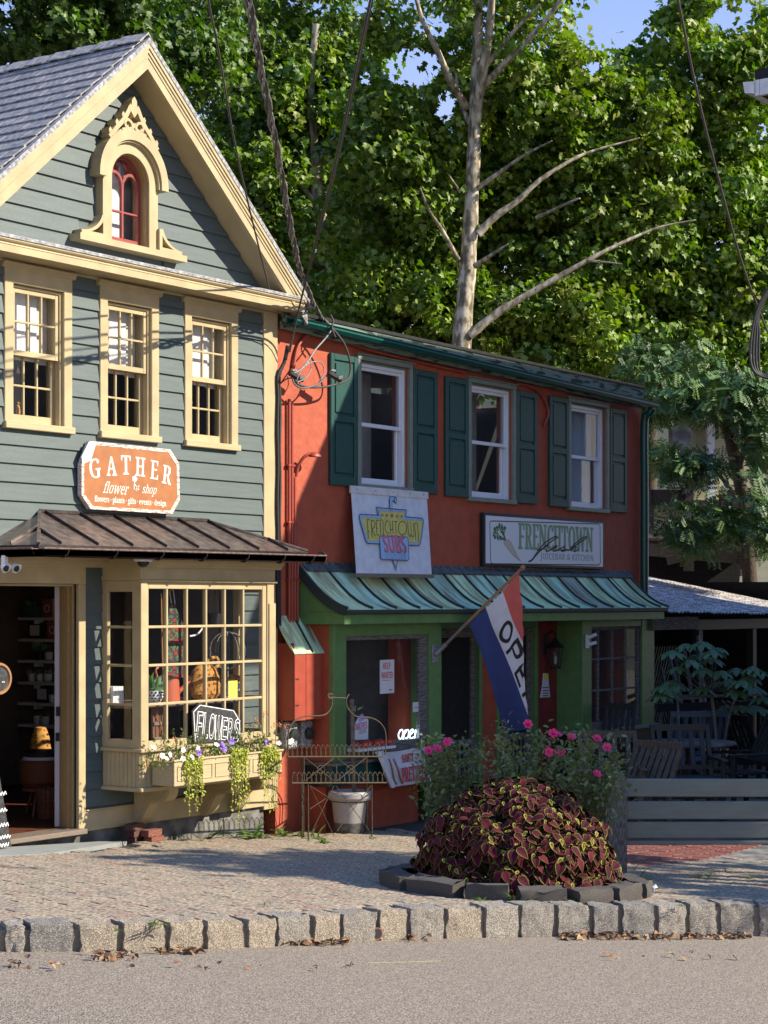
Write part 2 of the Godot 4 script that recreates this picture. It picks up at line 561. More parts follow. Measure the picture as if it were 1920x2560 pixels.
	mat("ink_green", L(.22, .35, .16), .6)
	mat("ink_green_dark", L(.045, .12, .055), .6)
	mat("ink_grey", L(.34, .38, .38), .6)
	mat("ink_red", L(.50, .04, .035), .6)
	mat("ink_root", L(.60, .50, .40), .6)
	mat("sign_orange", L(.36, .135, .045), .55, T.soft, Vector3(1, 1, 1))
	mat("sign_letter", L(.66, .63, .58), .55)
	mat("sign_rim", L(.72, .62, .56), .6, ramp(cloud2, [[0.0, Color(.5, .42, .38)], [.35, Color(.75, .68, .62)], [.5, Color(1, 1, 1)], [1.0, Color(1, 1, 1)]]), Vector3(1, 6, 6))
	mat("chalkboard", L(.045, .047, .052), .7, T.blot, Vector3(2, 2, 2))
	mat("chalk", L(.80, .80, .80), .9)
	mat("weathered_wood", L(.215, .195, .175), .85, ramp(noise_image(512, .05, 4, 31), [[0.0, Color(.38, .34, .3)], [.4, Color(.7, .66, .62)], [.6, Color(1, 1, 1)], [1.0, Color(1, 1, 1)]]), Vector3(6, .5, 6), T.n_fine, .4)
	mat("sage_plank", L(.17, .18, .145), .6, T.soft, Vector3(.6, 4, .6), T.n_fine, .15)
	mat("grey_board", L(.20, .19, .175), .8, T.blot, Vector3(.6, 5, .6), T.n_fine, .3)
	mat("dark_wood", L(.022, .02, .019), .6, T.blot, Vector3(3, 3, 3))
	mat("teak", L(.085, .068, .05), .65, T.blot, Vector3(4, 1, 4))
	mat("bluegrey_wood", L(.055, .085, .13), .6)
	mat("shed_dark", L(.016, .015, .015), .85, T.blot, Vector3(2, 1, 2))
	mat("floor_wood", L(.14, .045, .025), .4, T.fine, along_x)
	mat("basket_brown", L(.22, .075, .03), .7, T.blot, Vector3(9, 9, 9), T.n_cells, .6)
	mat("stool_wood", L(.17, .075, .04), .5)
	mat("mustard_cloth", L(.47, .22, .045), .85, ramp(noise_image(256, .03, 2, 41, FastNoiseLite.TYPE_CELLULAR), [[0.0, Color(.3, .33, .3)], [.28, Color(.35, .36, .3)], [.36, Color(1, 1, 1)], [1.0, Color(1, 1, 1)]]), Vector3(3, 3, 3), T.n_soft, .3)
	mat("floral_cloth", L(.7, .7, .7), .85, ramp(noise_image(256, .025, 3, 44), [[0.0, Color(.62, .12, .14)], [.3, Color(.72, .2, .2)], [.34, Color(.12, .20, .22)], [.55, Color(.14, .23, .25)], [.6, Color(.35, .48, .25)], [.7, Color(.5, .58, .33)], [.76, Color(.13, .22, .24)], [1.0, Color(.75, .7, .55)]]), Vector3(2.4, 2.4, 2.4))
	mat("watering_can", L(.42, .10, .05), .45)
	mat("note_yellow", L(.70, .66, .10), .8)
	mat("paper", L(.62, .63, .65), .8)
	mat("terracotta", L(.34, .13, .075), .8, T.blot)
	mat("brick", L(.30, .105, .072), .85, T.blot, Vector3(5, 5, 5), T.n_grit, .4)
	mat("brick_dark", L(.15, .062, .05), .85, T.blot, Vector3(5, 5, 5), T.n_grit, .4)
	mat("concrete", L(.22, .21, .195), .9, T.blot, Vector3(.4, .4, .4))
	mat("bluestone", L(.25, .265, .255), .75, T.soft, Vector3(1, 1, 1), T.n_fine, .1)
	mat("threshold_wood", L(.20, .155, .12), .6, T.fine, along_x)
	var speck := ramp(grit, [[0.0, Color(.42, .40, .39)], [.35, Color(.62, .60, .58)], [.5, Color(.76, .74, .71)], [.66, Color(.93, .91, .88)], [1.0, Color(1, 1, 1)]])
	mat("asphalt", L(.37, .32, .265), .85, speck, Vector3(.7, .7, .7), T.n_grit, .5)
	var k := 0
	for c in [L(.43, .35, .245), L(.37, .305, .225), L(.46, .36, .255), L(.42, .30, .215)]:
		mat("paver_%s" % ["tan", "grey", "sand", "rose"][k], c, .9, T.blot, Vector3(2.4, 2.4, 2.4), T.n_grit, .35)
		k += 1
	mat("joint_sand", L(.10, .09, .07), .95, T.grit, Vector3(2, 2, 2))
	k = 0
	for c in [L(.44, .42, .39), L(.37, .355, .335), L(.47, .42, .35), L(.32, .315, .31)]:
		mat("granite_%s" % ["pale", "mid", "warm", "cool"][k], c, .9, speck, Vector3(1.1, 1.1, 1.1), T.n_grit, 1.3)
		k += 1
	mat("mortar", L(.38, .33, .26), .95, T.grit, Vector3(4, 4, 4), T.n_grit, .6)
	mat("old_paint", L(.34, .31, .14), .9)
	mat("soil", L(.05, .038, .028), .95, T.grit, Vector3(3, 3, 3), T.n_grit, .6)
	mat("yard_dirt", L(.075, .062, .047), .95, T.blot, Vector3(.8, .8, .8), T.n_grit, .6)
	mat("ground_green", L(.045, .06, .03), .95, T.blot, Vector3(.5, .5, .5))
	mat("edge_stone", L(.12, .112, .105), .9, speck, Vector3(3, 3, 3), T.n_grit, .7)
	mat("red_paver", L(.26, .085, .062), .9, T.blot, Vector3(3, 3, 3), T.n_grit, .4)
	mat("tin", L(.62, .60, .58), .7, ramp(noise_image(512, .014, 5, 51), [[0.0, Color(.36, .26, .2)], [.34, Color(.5, .4, .34)], [.45, Color(.82, .8, .79)], [.6, Color(1, 1, 1)], [1.0, Color(.92, .95, 1)]]), Vector3(.35, 2, 2.4))
	mat("house_cream", L(.56, .52, .34), .8, T.soft)
	mat("timber_brown", L(.05, .03, .022), .7, T.blot, Vector3(3, 3, 3))
	var bark := ramp(noise_image(512, .016, 4, 61), [[0.0, Color(.36, .33, .27)], [.4, Color(.50, .47, .40)], [.5, Color(.68, .65, .58)], [.62, Color(.86, .84, .78)], [1.0, Color(.95, .94, .9)]])
	mat("sycamore_bark", L(.72, .67, .58), .85, bark, Vector3(.9, .35, .9), T.n_soft, .25)
	mat("brown_bark", L(.10, .07, .05), .9, T.blot, Vector3(4, 1, 4), T.n_soft, .8)
	mat("stem", L(.13, .12, .05), .8)
	var lf := mat("leaf", Color.WHITE, .5)
	lf.vertex_color_use_as_albedo = true
	lf.backlight_enabled = true
	lf.backlight = Color(.72, .85, .16)
	var lg := mat("leaf_gloss", Color.WHITE, .5)
	lg.vertex_color_use_as_albedo = true
	lg.backlight_enabled = true
	lg.backlight = Color(.2, .25, .05)
	var lc := mat("leaf_coleus", Color.WHITE, .75)
	lc.metallic_specular = .25
	lc.vertex_color_use_as_albedo = true
	lc.backlight_enabled = true
	lc.backlight = Color(.22, .1, .05)
	var pt := mat("petal", Color.WHITE, .6)
	pt.vertex_color_use_as_albedo = true
	pt.backlight_enabled = true
	pt.backlight = Color(.35, .3, .3)
	var gl := StandardMaterial3D.new()
	gl.transparency = BaseMaterial3D.TRANSPARENCY_ALPHA
	gl.albedo_color = Color(.1, .12, .13, .03)
	gl.roughness = .02
	gl.metallic_specular = .36
	gl.cull_mode = BaseMaterial3D.CULL_DISABLED
	M.glass = gl
	var neon := mat("neon", Color(.9, .95, 1), .4)
	neon.emission_enabled = true
	neon.emission = Color(.80, .90, 1)
	neon.emission_energy_multiplier = 1.6
	mat("fabric_red", L(.62, .125, .105), .8, T.soft)
	mat("fabric_white", L(.66, .67, .73), .8, T.soft)
	mat("fabric_blue", L(.035, .058, .20), .8, T.soft)
	for q in ["fabric_red", "fabric_white", "fabric_blue", "banner_cloth"]:
		M[q].backlight_enabled = true
		M[q].backlight = Color(.25, .25, .25)
	mat("pole_wood", L(.30, .15, .06), .5)
	mat("tomato", L(.42, .04, .02), .3)
	mat("lamp_glass", L(.45, .42, .36), .2)
	mat("steel_dark", L(.06, .065, .07), .3).metallic = .6
	mat("dry_leaf", Color.WHITE, .8).vertex_color_use_as_albedo = true
	mat("lemon", L(.55, .33, .03), .5)


func _ready() -> void:
	rng.seed = 20240607
	var cam := Camera3D.new()
	cam.name = "camera"
	add_child(cam)
	cam.projection = Camera3D.PROJECTION_FRUSTUM
	cam.near = .05
	cam.far = 600.0
	cam.size = 2.0 * .05 * 1280.0 / FOC
	cam.frustum_offset = Vector2(0, .05 * 223.0 / FOC)
	cam.transform = Transform3D(Basis(Vector3(UX, 0, UZ), Vector3.UP, Vector3(-UZ, 0, UX)), EYE)
	cam.current = true
	var we := WorldEnvironment.new()
	we.name = "world_environment"
	var en := Environment.new()
	en.background_mode = Environment.BG_SKY
	var sky := ProceduralSkyMaterial.new()
	sky.sky_top_color = Color(.30, .45, .68)
	sky.sky_horizon_color = Color(.95, .90, .82)
	sky.sky_curve = .1
	sky.ground_bottom_color = Color(.30, .29, .27)
	sky.ground_horizon_color = Color(.50, .52, .52)
	sky.sky_energy_multiplier = 1.1
	en.sky = Sky.new()
	en.sky.sky_material = sky
	en.tonemap_mode = Environment.TONE_MAPPER_LINEAR
	en.tonemap_exposure = 1.85
	en.sdfgi_enabled = true
	en.ssao_enabled = true
	en.ssil_enabled = true
	we.environment = en
	add_child(we)
	var sun := DirectionalLight3D.new()
	sun.name = "sun"
	sun.light_energy = 1.6
	sun.light_color = Color(1, .955, .87)
	sun.light_angular_distance = .5
	sun.shadow_enabled = true
	add_child(sun)
	sun.look_at_from_position(Vector3(.5, .75, 1.0) * 20, Vector3.ZERO)
	serif = font("Droid Serif", false)
	serif_b = font("Droid Serif", true)
	sans = font("Droid Sans", false)
	sans_b = font("Droid Sans", true)
	make_materials()
	build_ground()
	build_flower_shop()
	build_shop_contents()
	build_deli()
	build_deli_things()
	build_signs()
	build_wires()
	build_yard()
	build_planter()
	build_trees()
	build_small_plants()
func font(n: String, bold: bool) -> SystemFont:
	var f := SystemFont.new()
	f.font_names = PackedStringArray([n])
	f.font_weight = 700 if bold else 400
	return f


# ---------- ground, kerb, road ----------
var kerb_line := []
func kerb_at(x: float) -> float:   # z of the kerb's street face
	for i in kerb_line.size() - 1:
		var p: Vector3 = kerb_line[i]
		var q: Vector3 = kerb_line[i + 1]
		if x <= q.x: return lerpf(p.z, q.z, (x - p.x) / (q.x - p.x))
	return 99.0
func sheet(x0: float, x1: float, z0: float, z1: float, st: float, off: float, keep = null, road := false) -> ArrayMesh:
	var a := Acc.new()
	var x := x0
	while x < x1 - .001:
		var z := z0
		var xe := minf(x + st, x1)
		while z < z1 - .001:
			var ze := minf(z + st, z1)
			if keep == null or keep.call((x + xe) * .5, (z + ze) * .5):
				var y0 := gh(x) + (ro(x) if road else off)
				var y1 := gh(xe) + (ro(xe) if road else off)
				a.quad(Vector3(x, y0, ze), Vector3(xe, y1, ze), Vector3(xe, y1, z), Vector3(x, y0, z))
			z = ze
		x = xe
	return a.mesh()
func build_ground() -> void:
	var raw := [Vector2(2, -.4), Vector2(4, 1.3), Vector2(5.8, 2.9), Vector2(7.0, 3.78), Vector2(7.6, 4.14), Vector2(8.3, 4.40), Vector2(9.04, 4.56), Vector2(9.5, 4.69), Vector2(9.95, 4.87), Vector2(10.6, 5.18), Vector2(11.2, 5.55), Vector2(11.9, 6.05), Vector2(12.6, 7.15), Vector2(14.2, 9.3), Vector2(16.5, 12.5), Vector2(19, 16)]
	for p in spline(raw, 8): kerb_line.append(Vector3(p.x, gh(p.x), p.y))
	structure("ground", cbox(Vector3(500, .2, 500), 0), M.ground_green, Transform3D(Basis.IDENTITY, Vector3(0, -1.1, -40)))
	structure("road", sheet(-14, 60, -14, 44, 1.0, 0.0, null, true), M.asphalt)
	structure("yard", sheet(13.0, 60, -30, 9, 1.0, -.012, func(x, z): return x > 21.6 or z > 2.6 or z < -6.0), M.yard_dirt)
	# the bedding under the pavers: a strip from the shop fronts to the kerb
	var a := Acc.new()
	for i in kerb_line.size() - 1:
		var p: Vector3 = kerb_line[i]
		var q: Vector3 = kerb_line[i + 1]
		var n := Vector3(-(q - p).z, 0, (q - p).x).normalized() * -.1
		for s in 8:
			var t0 := s / 8.0
			var t1 := (s + 1) / 8.0
			var back := func(v: Vector3, t: float) -> Vector3: return Vector3(v.x, gh(v.x) - .03, lerpf(v.z, -.3, t))
			a.quad(back.call(p + n, t0), back.call(q + n, t0), back.call(q + n, t1), back.call(p + n, t1))
	structure("sidewalk", a.mesh(), M.joint_sand)
	var walk: Node3D = get_node("sidewalk")
	# interlocking pavers: wavy long sides, laid in rows running down to the kerb
	var shapes := []
	for v in 3:
		var o := PackedVector2Array()
		var l := .112
		var b := .0535
		for s in [[-1.0, -1.0], [-.5, -1.0], [.0, -1.0], [.5, -1.0], [1.0, -1.0]]:
			o.append(Vector2(l * s[0], b * s[1] + .017 * [-.6, -.2, 1.0, .2, -.6][int((s[0] + 1.0) * 2)]))
		for s in [1.0, .5, .0, -.5, -1.0]:
			o.append(Vector2(l * s, b + .017 * [-.6, -.2, 1.0, .2, -.6][int((s + 1.0) * 2)]))
		for i in o.size(): o[i] *= Vector2(.965, .93)
		shapes.append(paver_mesh(o, .03, .004 + .001 * v))
	var dir := Vector2(-.35, .937)
	var side := Vector2(.937, .35)
	var c0 := Vector2(10.2, 2.2)
	var spots := []
	for i in range(-70, 80):
		for j in range(-26, 26):
			var p := c0 + side * (i * .107) + dir * ((j + .5 * (i % 2)) * .2245)
			if p.y < .04 or p.y > kerb_at(p.x) - .24 or p.x < 4.0: continue
			if p.x > 14.3 and p.y < .5: continue
			if p.x > 15.3: continue
			if Vector2(p.x - 11.35, p.y - 4.35).length() < .92: continue
			if p.y < .66 and p.x > 10.45 and p.x < 11.75: continue
			if p.y < .3 and p.x < 14.2: continue
			spots.append(p)
	spots.sort_custom(func(q, r): return Vector2(q.x - EYE.x, q.y - EYE.z).length() < Vector2(r.x - EYE.x, r.y - EYE.z).length())
	var mats := ["paver_tan", "paver_grey", "paver_sand", "paver_rose"]
	var rest := [[], [], [], []]
	var made := 0
	for p in spots:
		var e := Vector3(p.x, gh(p.x), p.y)
		var cam := e - EYE
		var px := 960.0 + FOC * (cam.x * UX + cam.z * UZ) / (cam.x * UZ - cam.z * UX)
		var yaw := atan2(-dir.y, dir.x) + rng.randf_range(-.012, .012)
		var b := Basis(Vector3.UP, yaw) * Basis(Vector3.RIGHT, -PI / 2)
		b = Basis(Vector3(rng.randf_range(-1, 1), 0, rng.randf_range(-1, 1)).normalized(), rng.randf_range(0, .012)) * b
		var mn := rng.randi() % 4
		if mn == 3 and rng.randf() < .5: mn = 0
		var xf := Transform3D(b, e + Vector3(0, -.032 + rng.randf_range(-.003, .003), 0))
		if made < 300 and px > -40 and px < 1960:
			mi(walk, "paver", shapes[made % 3], M[mats[mn]], xf)
			made += 1
		else:
			rest[mn].append(xf)
	for mn in 4:
		var mm := MultiMesh.new()
		mm.transform_format = MultiMesh.TRANSFORM_3D
		mm.mesh = shapes[mn % 3]
		mm.instance_count = rest[mn].size()
		for i in rest[mn].size(): mm.set_instance_transform(i, rest[mn][i])
		var o := MultiMeshInstance3D.new()
		o.name = "paver_field"
		o.multimesh = mm
		o.material_override = M[mats[mn]]
		o.set_meta("kind", "stuff")
		walk.add_child(o, true)
	# granite kerb: rough blocks with mortar between them
	var kerb := structure("kerb", kerb_core(), M.mortar)
	var run := 0.0
	var lens := [0.0]
	for i in kerb_line.size() - 1:
		run += kerb_line[i].distance_to(kerb_line[i + 1])
		lens.append(run)
	var at := 1.0
	var gm := ["granite_pale", "granite_mid", "granite_warm", "granite_cool"]
	while at < run - 7.0:
		var wd := rng.randf_range(.19, .275)
		if rng.randf() < .12: wd = rng.randf_range(.09, .13)
		var q := line_at(lens, at + wd * .5)
		var d := (line_at(lens, at + wd) - line_at(lens, at)).normalized()
		var side3 := Vector3(-d.z, 0, d.x)
		var m := rough_block(Vector3(wd - .004, rng.randf_range(.225, .245), .2), .0085, 8, 7, 4)
		mi(kerb, "kerb_stone", m, M[gm[rng.randi() % 4]], Transform3D(Basis(d, Vector3.UP, side3), q - side3 * .095 + Vector3(0, -.108 + rng.randf_range(-.006, .006), 0)))
		at += wd + rng.randf_range(.012, .04)
func line_at(lens: Array, s: float) -> Vector3:
	for i in lens.size() - 1:
		if s <= lens[i + 1]: return kerb_line[i].lerp(kerb_line[i + 1], (s - lens[i]) / maxf(lens[i + 1] - lens[i], .0001))
	return kerb_line[-1]
func kerb_core() -> ArrayMesh:
	var a := Acc.new()
	for i in kerb_line.size() - 1:
		var p: Vector3 = kerb_line[i]
		var q: Vector3 = kerb_line[i + 1]
		var n := Vector3(-(q - p).z, 0, (q - p).x).normalized()
		var up := Vector3(0, -.02, 0)
		var dn := Vector3(0, -.3, 0)
		var f := n * -.022
		var b := n * -.19
		a.quad(p + f + dn, q + f + dn, q + f + up, p + f + up)
		a.quad(p + f + up, q + f + up, q + b + up, p + b + up)
		a.quad(q + b + dn, p + b + dn, p + b + up, q + b + up)
	return a.mesh()
func paver_mesh(o: PackedVector2Array, d: float, ch: float) -> ArrayMesh:   # outline in x and y, top at z = d, its top edge bevelled
	var a := Acc.new()
	var t := Geometry2D.triangulate_polygon(o)
	var top := PackedVector2Array()
	for p in o: top.append(p * Vector2(1.0 - ch / .112, 1.0 - ch / .05))
	for i in range(0, t.size(), 3):
		var p := top[t[i]]
		var q := top[t[i + 1]]
		var r := top[t[i + 2]]
		if (q - p).cross(r - p) < 0:
			var s := q; q = r; r = s
		a.tri(Vector3(p.x, p.y, d), Vector3(q.x, q.y, d), Vector3(r.x, r.y, d))
	for i in o.size():
		var j := (i + 1) % o.size()
		a.quad(Vector3(o[i].x, o[i].y, d - ch), Vector3(o[j].x, o[j].y, d - ch), Vector3(top[j].x, top[j].y, d), Vector3(top[i].x, top[i].y, d))
		a.quad(Vector3(o[i].x, o[i].y, 0), Vector3(o[j].x, o[j].y, 0), Vector3(o[j].x, o[j].y, d - ch), Vector3(o[i].x, o[i].y, d - ch))
	return a.mesh()
func rough_block(s: Vector3, k: float, nx := 5, ny := 4, nz := 3) -> ArrayMesh:   # a split stone: a box whose grid of points is pushed about
	var a := Acc.new()
	var f := FastNoiseLite.new()
	f.seed = rng.randi() % 10000
	f.frequency = 13.0
	f.fractal_octaves = 3
	var h := s * .5
	var pt := func(u: Vector3) -> Vector3:
		var p := u * h
		var e := Vector3(absf(u.x), absf(u.y), absf(u.z))
		var edge := 0.0
		if e.x + e.y + e.z > 2.0 and ((e.x > .99 and e.y > .99) or (e.x > .99 and e.z > .99) or (e.y > .99 and e.z > .99)): edge = .006
		var r := 1.0 - edge / maxf(.05, h.length())
		return p * r + Vector3(f.get_noise_3d(p.x, p.y + 5, p.z), f.get_noise_3d(p.x + 9, p.y, p.z), f.get_noise_3d(p.x, p.y, p.z + 7)) * k * 2.0
	var face := func(o: Vector3, du: Vector3, dv: Vector3, nu: int, nv: int) -> void:
		var p := []
		for i in nu + 1:
			for j in nv + 1: p.append(pt.call(o + du * (i * 2.0 / nu - 1.0) + dv * (j * 2.0 / nv - 1.0)))
		var nn := []
		for i in nu + 1:
			for j in nv + 1:
				var r: Vector3 = p[mini(i + 1, nu) * (nv + 1) + j] - p[maxi(i - 1, 0) * (nv + 1) + j]
				nn.append(r.cross(p[i * (nv + 1) + mini(j + 1, nv)] - p[i * (nv + 1) + maxi(j - 1, 0)]).normalized())
		for i in nu:
			for j in nv:
				var e := i * (nv + 1) + j
				var l := e + nv + 1
				a.smooth(p[e], p[l], p[l + 1], nn[e], nn[l], nn[l + 1])
				a.smooth(p[e], p[l + 1], p[e + 1], nn[e], nn[l + 1], nn[e + 1])
	face.call(Vector3(0, 0, 1), Vector3(1, 0, 0), Vector3(0, 1, 0), nx, ny)
	face.call(Vector3(0, 1, 0), Vector3(1, 0, 0), Vector3(0, 0, -1), nx, nz)
	face.call(Vector3(1, 0, 0), Vector3(0, 0, -1), Vector3(0, 1, 0), 1, ny)
	face.call(Vector3(-1, 0, 0), Vector3(0, 0, 1), Vector3(0, 1, 0), 1, ny)
	return a.mesh()


# ---------- the flower shop ----------
const GX := 11.99      # gable centre
const GK := .866       # roof slope
const GTOP := 6.83     # ridge height
func clap(parent: Node, b0: float, b1: float, t0: float, t1: float, y0: float, y1: float, z := 0.0, mt := "slate_siding") -> void:   # one lapped board; its ends may slant
	if maxf(b1 - b0, t1 - t0) < .015: return
	var c := Vector3((b0 + b1) * .5, (y0 + y1) * .5, z)
	var a := Acc.new()
	var f0 := .024
	var f1 := .005
	var j := rng.randf_range(-.0012, .0012)
	var p := [Vector3(b0, y0 + j, z), Vector3(b1, y0 - j, z), Vector3(b1, y0 - j, z + f0), Vector3(b0, y0 + j, z + f0), Vector3(t0, y1, z), Vector3(t1, y1, z), Vector3(t1, y1, z + f1), Vector3(t0, y1, z + f1)]
	for i in 8: p[i] -= c
	a.quad(p[3], p[2], p[6], p[7])
	a.quad(p[0], p[1], p[2], p[3])
	a.quad(p[0], p[3], p[7], p[4])
	a.quad(p[2], p[1], p[5], p[6])
	a.quad(p[7], p[6], p[5], p[4])
	a.quad(p[1], p[0], p[4], p[5])
	mi(parent, "clapboard", a.mesh(), M[mt], Transform3D(Basis.IDENTITY, c))
func sash(win: Node, called: String, mt: Material, x0: float, x1: float, y0: float, y1: float, z: float, st: float, top: float, bot: float, nx: int, ny: int, mw: float) -> void:
	var t := .034
	bx(win, called, mt, x0, x0 + st, y0, y1, z - t, z, .002)
	bx(win, called, mt, x1 - st, x1, y0, y1, z - t, z, .002)
	bx(win, called, mt, x0 + st, x1 - st, y1 - top, y1, z - t, z - .001, .002)
	bx(win, called, mt, x0 + st, x1 - st, y0, y0 + bot, z - t, z - .001, .002)
	var gx0 := x0 + st
	var gx1 := x1 - st
	var gy0 := y0 + bot
	var gy1 := y1 - top
	for i in range(1, nx):
		var x := lerpf(gx0, gx1, float(i) / nx)
		bx(win, "muntin", mt, x - mw * .5, x + mw * .5, gy0, gy1, z - t + .004, z - .003, .003)
	for j in range(1, ny):
		var y := lerpf(gy0, gy1, float(j) / ny)
		bx(win, "muntin", mt, gx0, gx1, y - mw * .5, y + mw * .5, z - t + .005, z - .004, .003)
	for i in nx:
		for j in ny:
			var m := cbox(Vector3((gx1 - gx0) / nx, (gy1 - gy0) / ny, .003), 0)
			mi(win, "pane", m, M.glass, Transform3D(Basis.IDENTITY, Vector3(lerpf(gx0, gx1, (i + .5) / nx), lerpf(gy0, gy1, (j + .5) / ny), z - t * .55)))
func group_node(parent: Node3D, called: String, p: Vector3) -> Node3D:
	var o := Node3D.new()
	o.name = called
	parent.add_child(o, true)
	o.global_position = p
	return o
func rake_y(x: float, off: float) -> float:
	return GTOP - off - GK * absf(x - GX)
func build_flower_shop() -> void:
	var h := thing("flower_shop_house", "slate blue clapboard shop with cream trim, steep front gable and bay window", "building", Vector3(GX, 0, 0))
	var cream: Material = M.cream
	var L0 := 9.88
	var R0 := 14.09
	# shell: front wall with its openings, side and back walls
	var wins := [[10.575, 11.336], [11.67, 12.412], [12.758, 13.502]]
	var holes := [[10.46, 11.41, .08, 2.14], [11.76, 13.45, .76, 2.16]]
	for q in wins: holes.append([q[0] + .09, q[1] - .09, 3.45, 4.565])
	mi(h, "wall", wall_mesh(L0, R0, .05, 4.93, -.16, 0.0, holes), M.slate_siding)
	bx(h, "wall", M.slate_siding, L0, L0 + .12, -.25, 4.93, -7.0, -.16, 0)
	bx(h, "wall", M.slate_siding, R0 - .12, R0, -.25, 4.93, -7.0, -.16, 0)
	bx(h, "wall", M.slate_siding, L0 + .12, R0 - .12, -.25, 4.93, -7.0, -6.9, 0)
	var gw := wall_gable(GX, 4.93, -.16, -.002)
	mi(h, "gable_wall", gw, M.slate_siding)
	bx(h, "gable_wall", M.slate_siding, GX - .27, GX + .27, 4.93, 5.07, -.1, -.005, 0)
	# rooms
	bx(h, "floor", M.floor_wood, L0 + .12, R0 - .12, 0, .085, -6.9, -.16, 0)
	bx(h, "threshold", M.threshold_wood, 10.37, 11.45, .045, .088, -.16, .1, .006)
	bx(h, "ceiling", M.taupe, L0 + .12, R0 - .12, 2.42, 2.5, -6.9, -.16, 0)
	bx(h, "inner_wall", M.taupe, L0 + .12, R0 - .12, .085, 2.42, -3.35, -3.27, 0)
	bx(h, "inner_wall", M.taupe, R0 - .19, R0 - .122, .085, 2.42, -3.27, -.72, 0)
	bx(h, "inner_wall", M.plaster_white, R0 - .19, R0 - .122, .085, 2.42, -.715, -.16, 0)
	bx(h, "inner_wall", M.plaster_grey, L0 + .12, R0 - .12, 2.5, 4.8, -3.0, -2.9, 0)
	bx(h, "ceiling", M.plaster_white, L0 + .12, R0 - .12, 4.8, 4.88, -6.9, -.16, 0)
	# lapped boards
	var y := 4.472 - .1505 * 28.0
	var blocks := [[10.37, 11.493, .05, 2.30], [11.705, 13.505, .40, 2.32]]
	for q in wins: blocks.append([q[0], q[1], 3.39, 4.8])
	while y < 4.74:
		var y1 := y + .1505
		var cuts := [[L0 + .2, 13.884]]
		for b in blocks:
			if y1 > b[2] + .03 and y < b[3] - .03:
				var nx := []
				for s in cuts:
					if b[0] <= s[0] and b[1] >= s[1]: continue
					if b[1] <= s[0] or b[0] >= s[1]:
						nx.append(s)
						continue
					if b[0] > s[0]: nx.append([s[0], b[0]])
					if b[1] < s[1]: nx.append([b[1], s[1]])
				cuts = nx
		if y > .15:
			for s in cuts: clap(h, s[0], s[1], s[0], s[1], maxf(y, .236), minf(y1, 4.752))
		y = y1
	y = 4.93
	while y < 6.6:
		var y1 := y + .1475
		var e0 := (GTOP - .25 - y) / GK
		var e1 := maxf(.0, (GTOP - .25 - y1) / GK)
		var g := .0
		if y < 5.17: g = .53
		elif y < 5.6: g = .36
		elif y < 6.0: g = sqrt(maxf(0, .36 * .36 - (y - 5.64) * (y - 5.64)))
		if g > .05:
			clap(h, GX - e0, GX - g - .03, GX - e1, GX - g - .03, y, y1)
			clap(h, GX + g - .03, GX + e0, GX + g - .03, GX + e1, y, y1)
		else:
			clap(h, GX - e0, GX + e0, GX - e1, GX + e1, y, y1)
		y = y1
	# corner boards, water table, foundation
	bx(h, "corner_board", cream, 13.884, 14.092, .02, 4.757, -.02, .03)
	bx(h, "corner_board", cream, L0 - .01, L0 + .2, .02, 4.757, -.02, .03)
	bx(h, "water_table", cream, 11.493, 13.884, .055, .225, -.01, .032)
	bx(h, "water_table", cream, 11.493, 13.89, .225, .238, -.01, .046)
	bx(h, "water_table", cream, L0 + .2, 10.37, .055, .238, -.01, .034)
	bx(h, "foundation", M.concrete, L0 + .02, 13.93, -.5, .053, -.14, -.012)
	# cornice
	extrude_x(h, "cornice", cream, [Vector2(.0, 4.757), Vector2(.27, 4.757), Vector2(.27, 4.812), Vector2(.275, 4.818), Vector2(.272, 4.83), Vector2(.285, 4.838), Vector2(.295, 4.85), Vector2(.295, 4.862), Vector2(0, 4.9)], 9.69, 14.2)
	extrude_x(h, "cornice_flashing", M.lead, [Vector2(.0, 4.902), Vector2(.298, 4.864), Vector2(.304, 4.864), Vector2(.304, 4.884), Vector2(.298, 4.893), Vector2(.0, 4.935)], 9.68, 14.285)
	bx(h, "frieze", cream, L0 + .2, 13.884, 4.735, 4.757, -.01, .03)
	# rakes: soffit, fascia, crown and roof edge on each slope
	for s in [-1.0, 1.0]:
		var ex := 2.285
		var band := func(o0: float, o1: float, out: float) -> Array:
			return [Vector2(GX, GTOP - o0), Vector2(GX + s * out, GTOP - o0 - GK * out), Vector2(GX + s * out, GTOP - o1 - GK * out), Vector2(GX, GTOP - o1)]
		prism(h, "rake_fascia", cream, band.call(.12, .262, 2.05), .238, .282)
		prism(h, "rake_moulding", cream, band.call(.155, .17, 2.08), .282, .289)
		prism(h, "rake_crown", cream, band.call(.085, .125, 2.16), .26, .292)
		prism(h, "rake_crown", cream, band.call(.045, .088, 2.2), .26, .302)
		prism(h, "soffit", cream, band.call(.205, .235, 2.1), .001, .238)
		prism(h, "roof_edge", M.lead, band.call(-.004, .047, ex), .255, .308)
		# roof
		var roof := prism(h, "roof", M.roof_slate_dark, band.call(.012, .2, ex), -7.1, .25)
		var rows := 16
		var along := sqrt(1.0 + GK * GK)
		var gm := ["roof_slate", "roof_slate_dark", "roof_slate_pale", "roof_slate", "roof_slate"]
		var tilt := Basis(Vector3(0, 0, 1), -s * atan(GK))
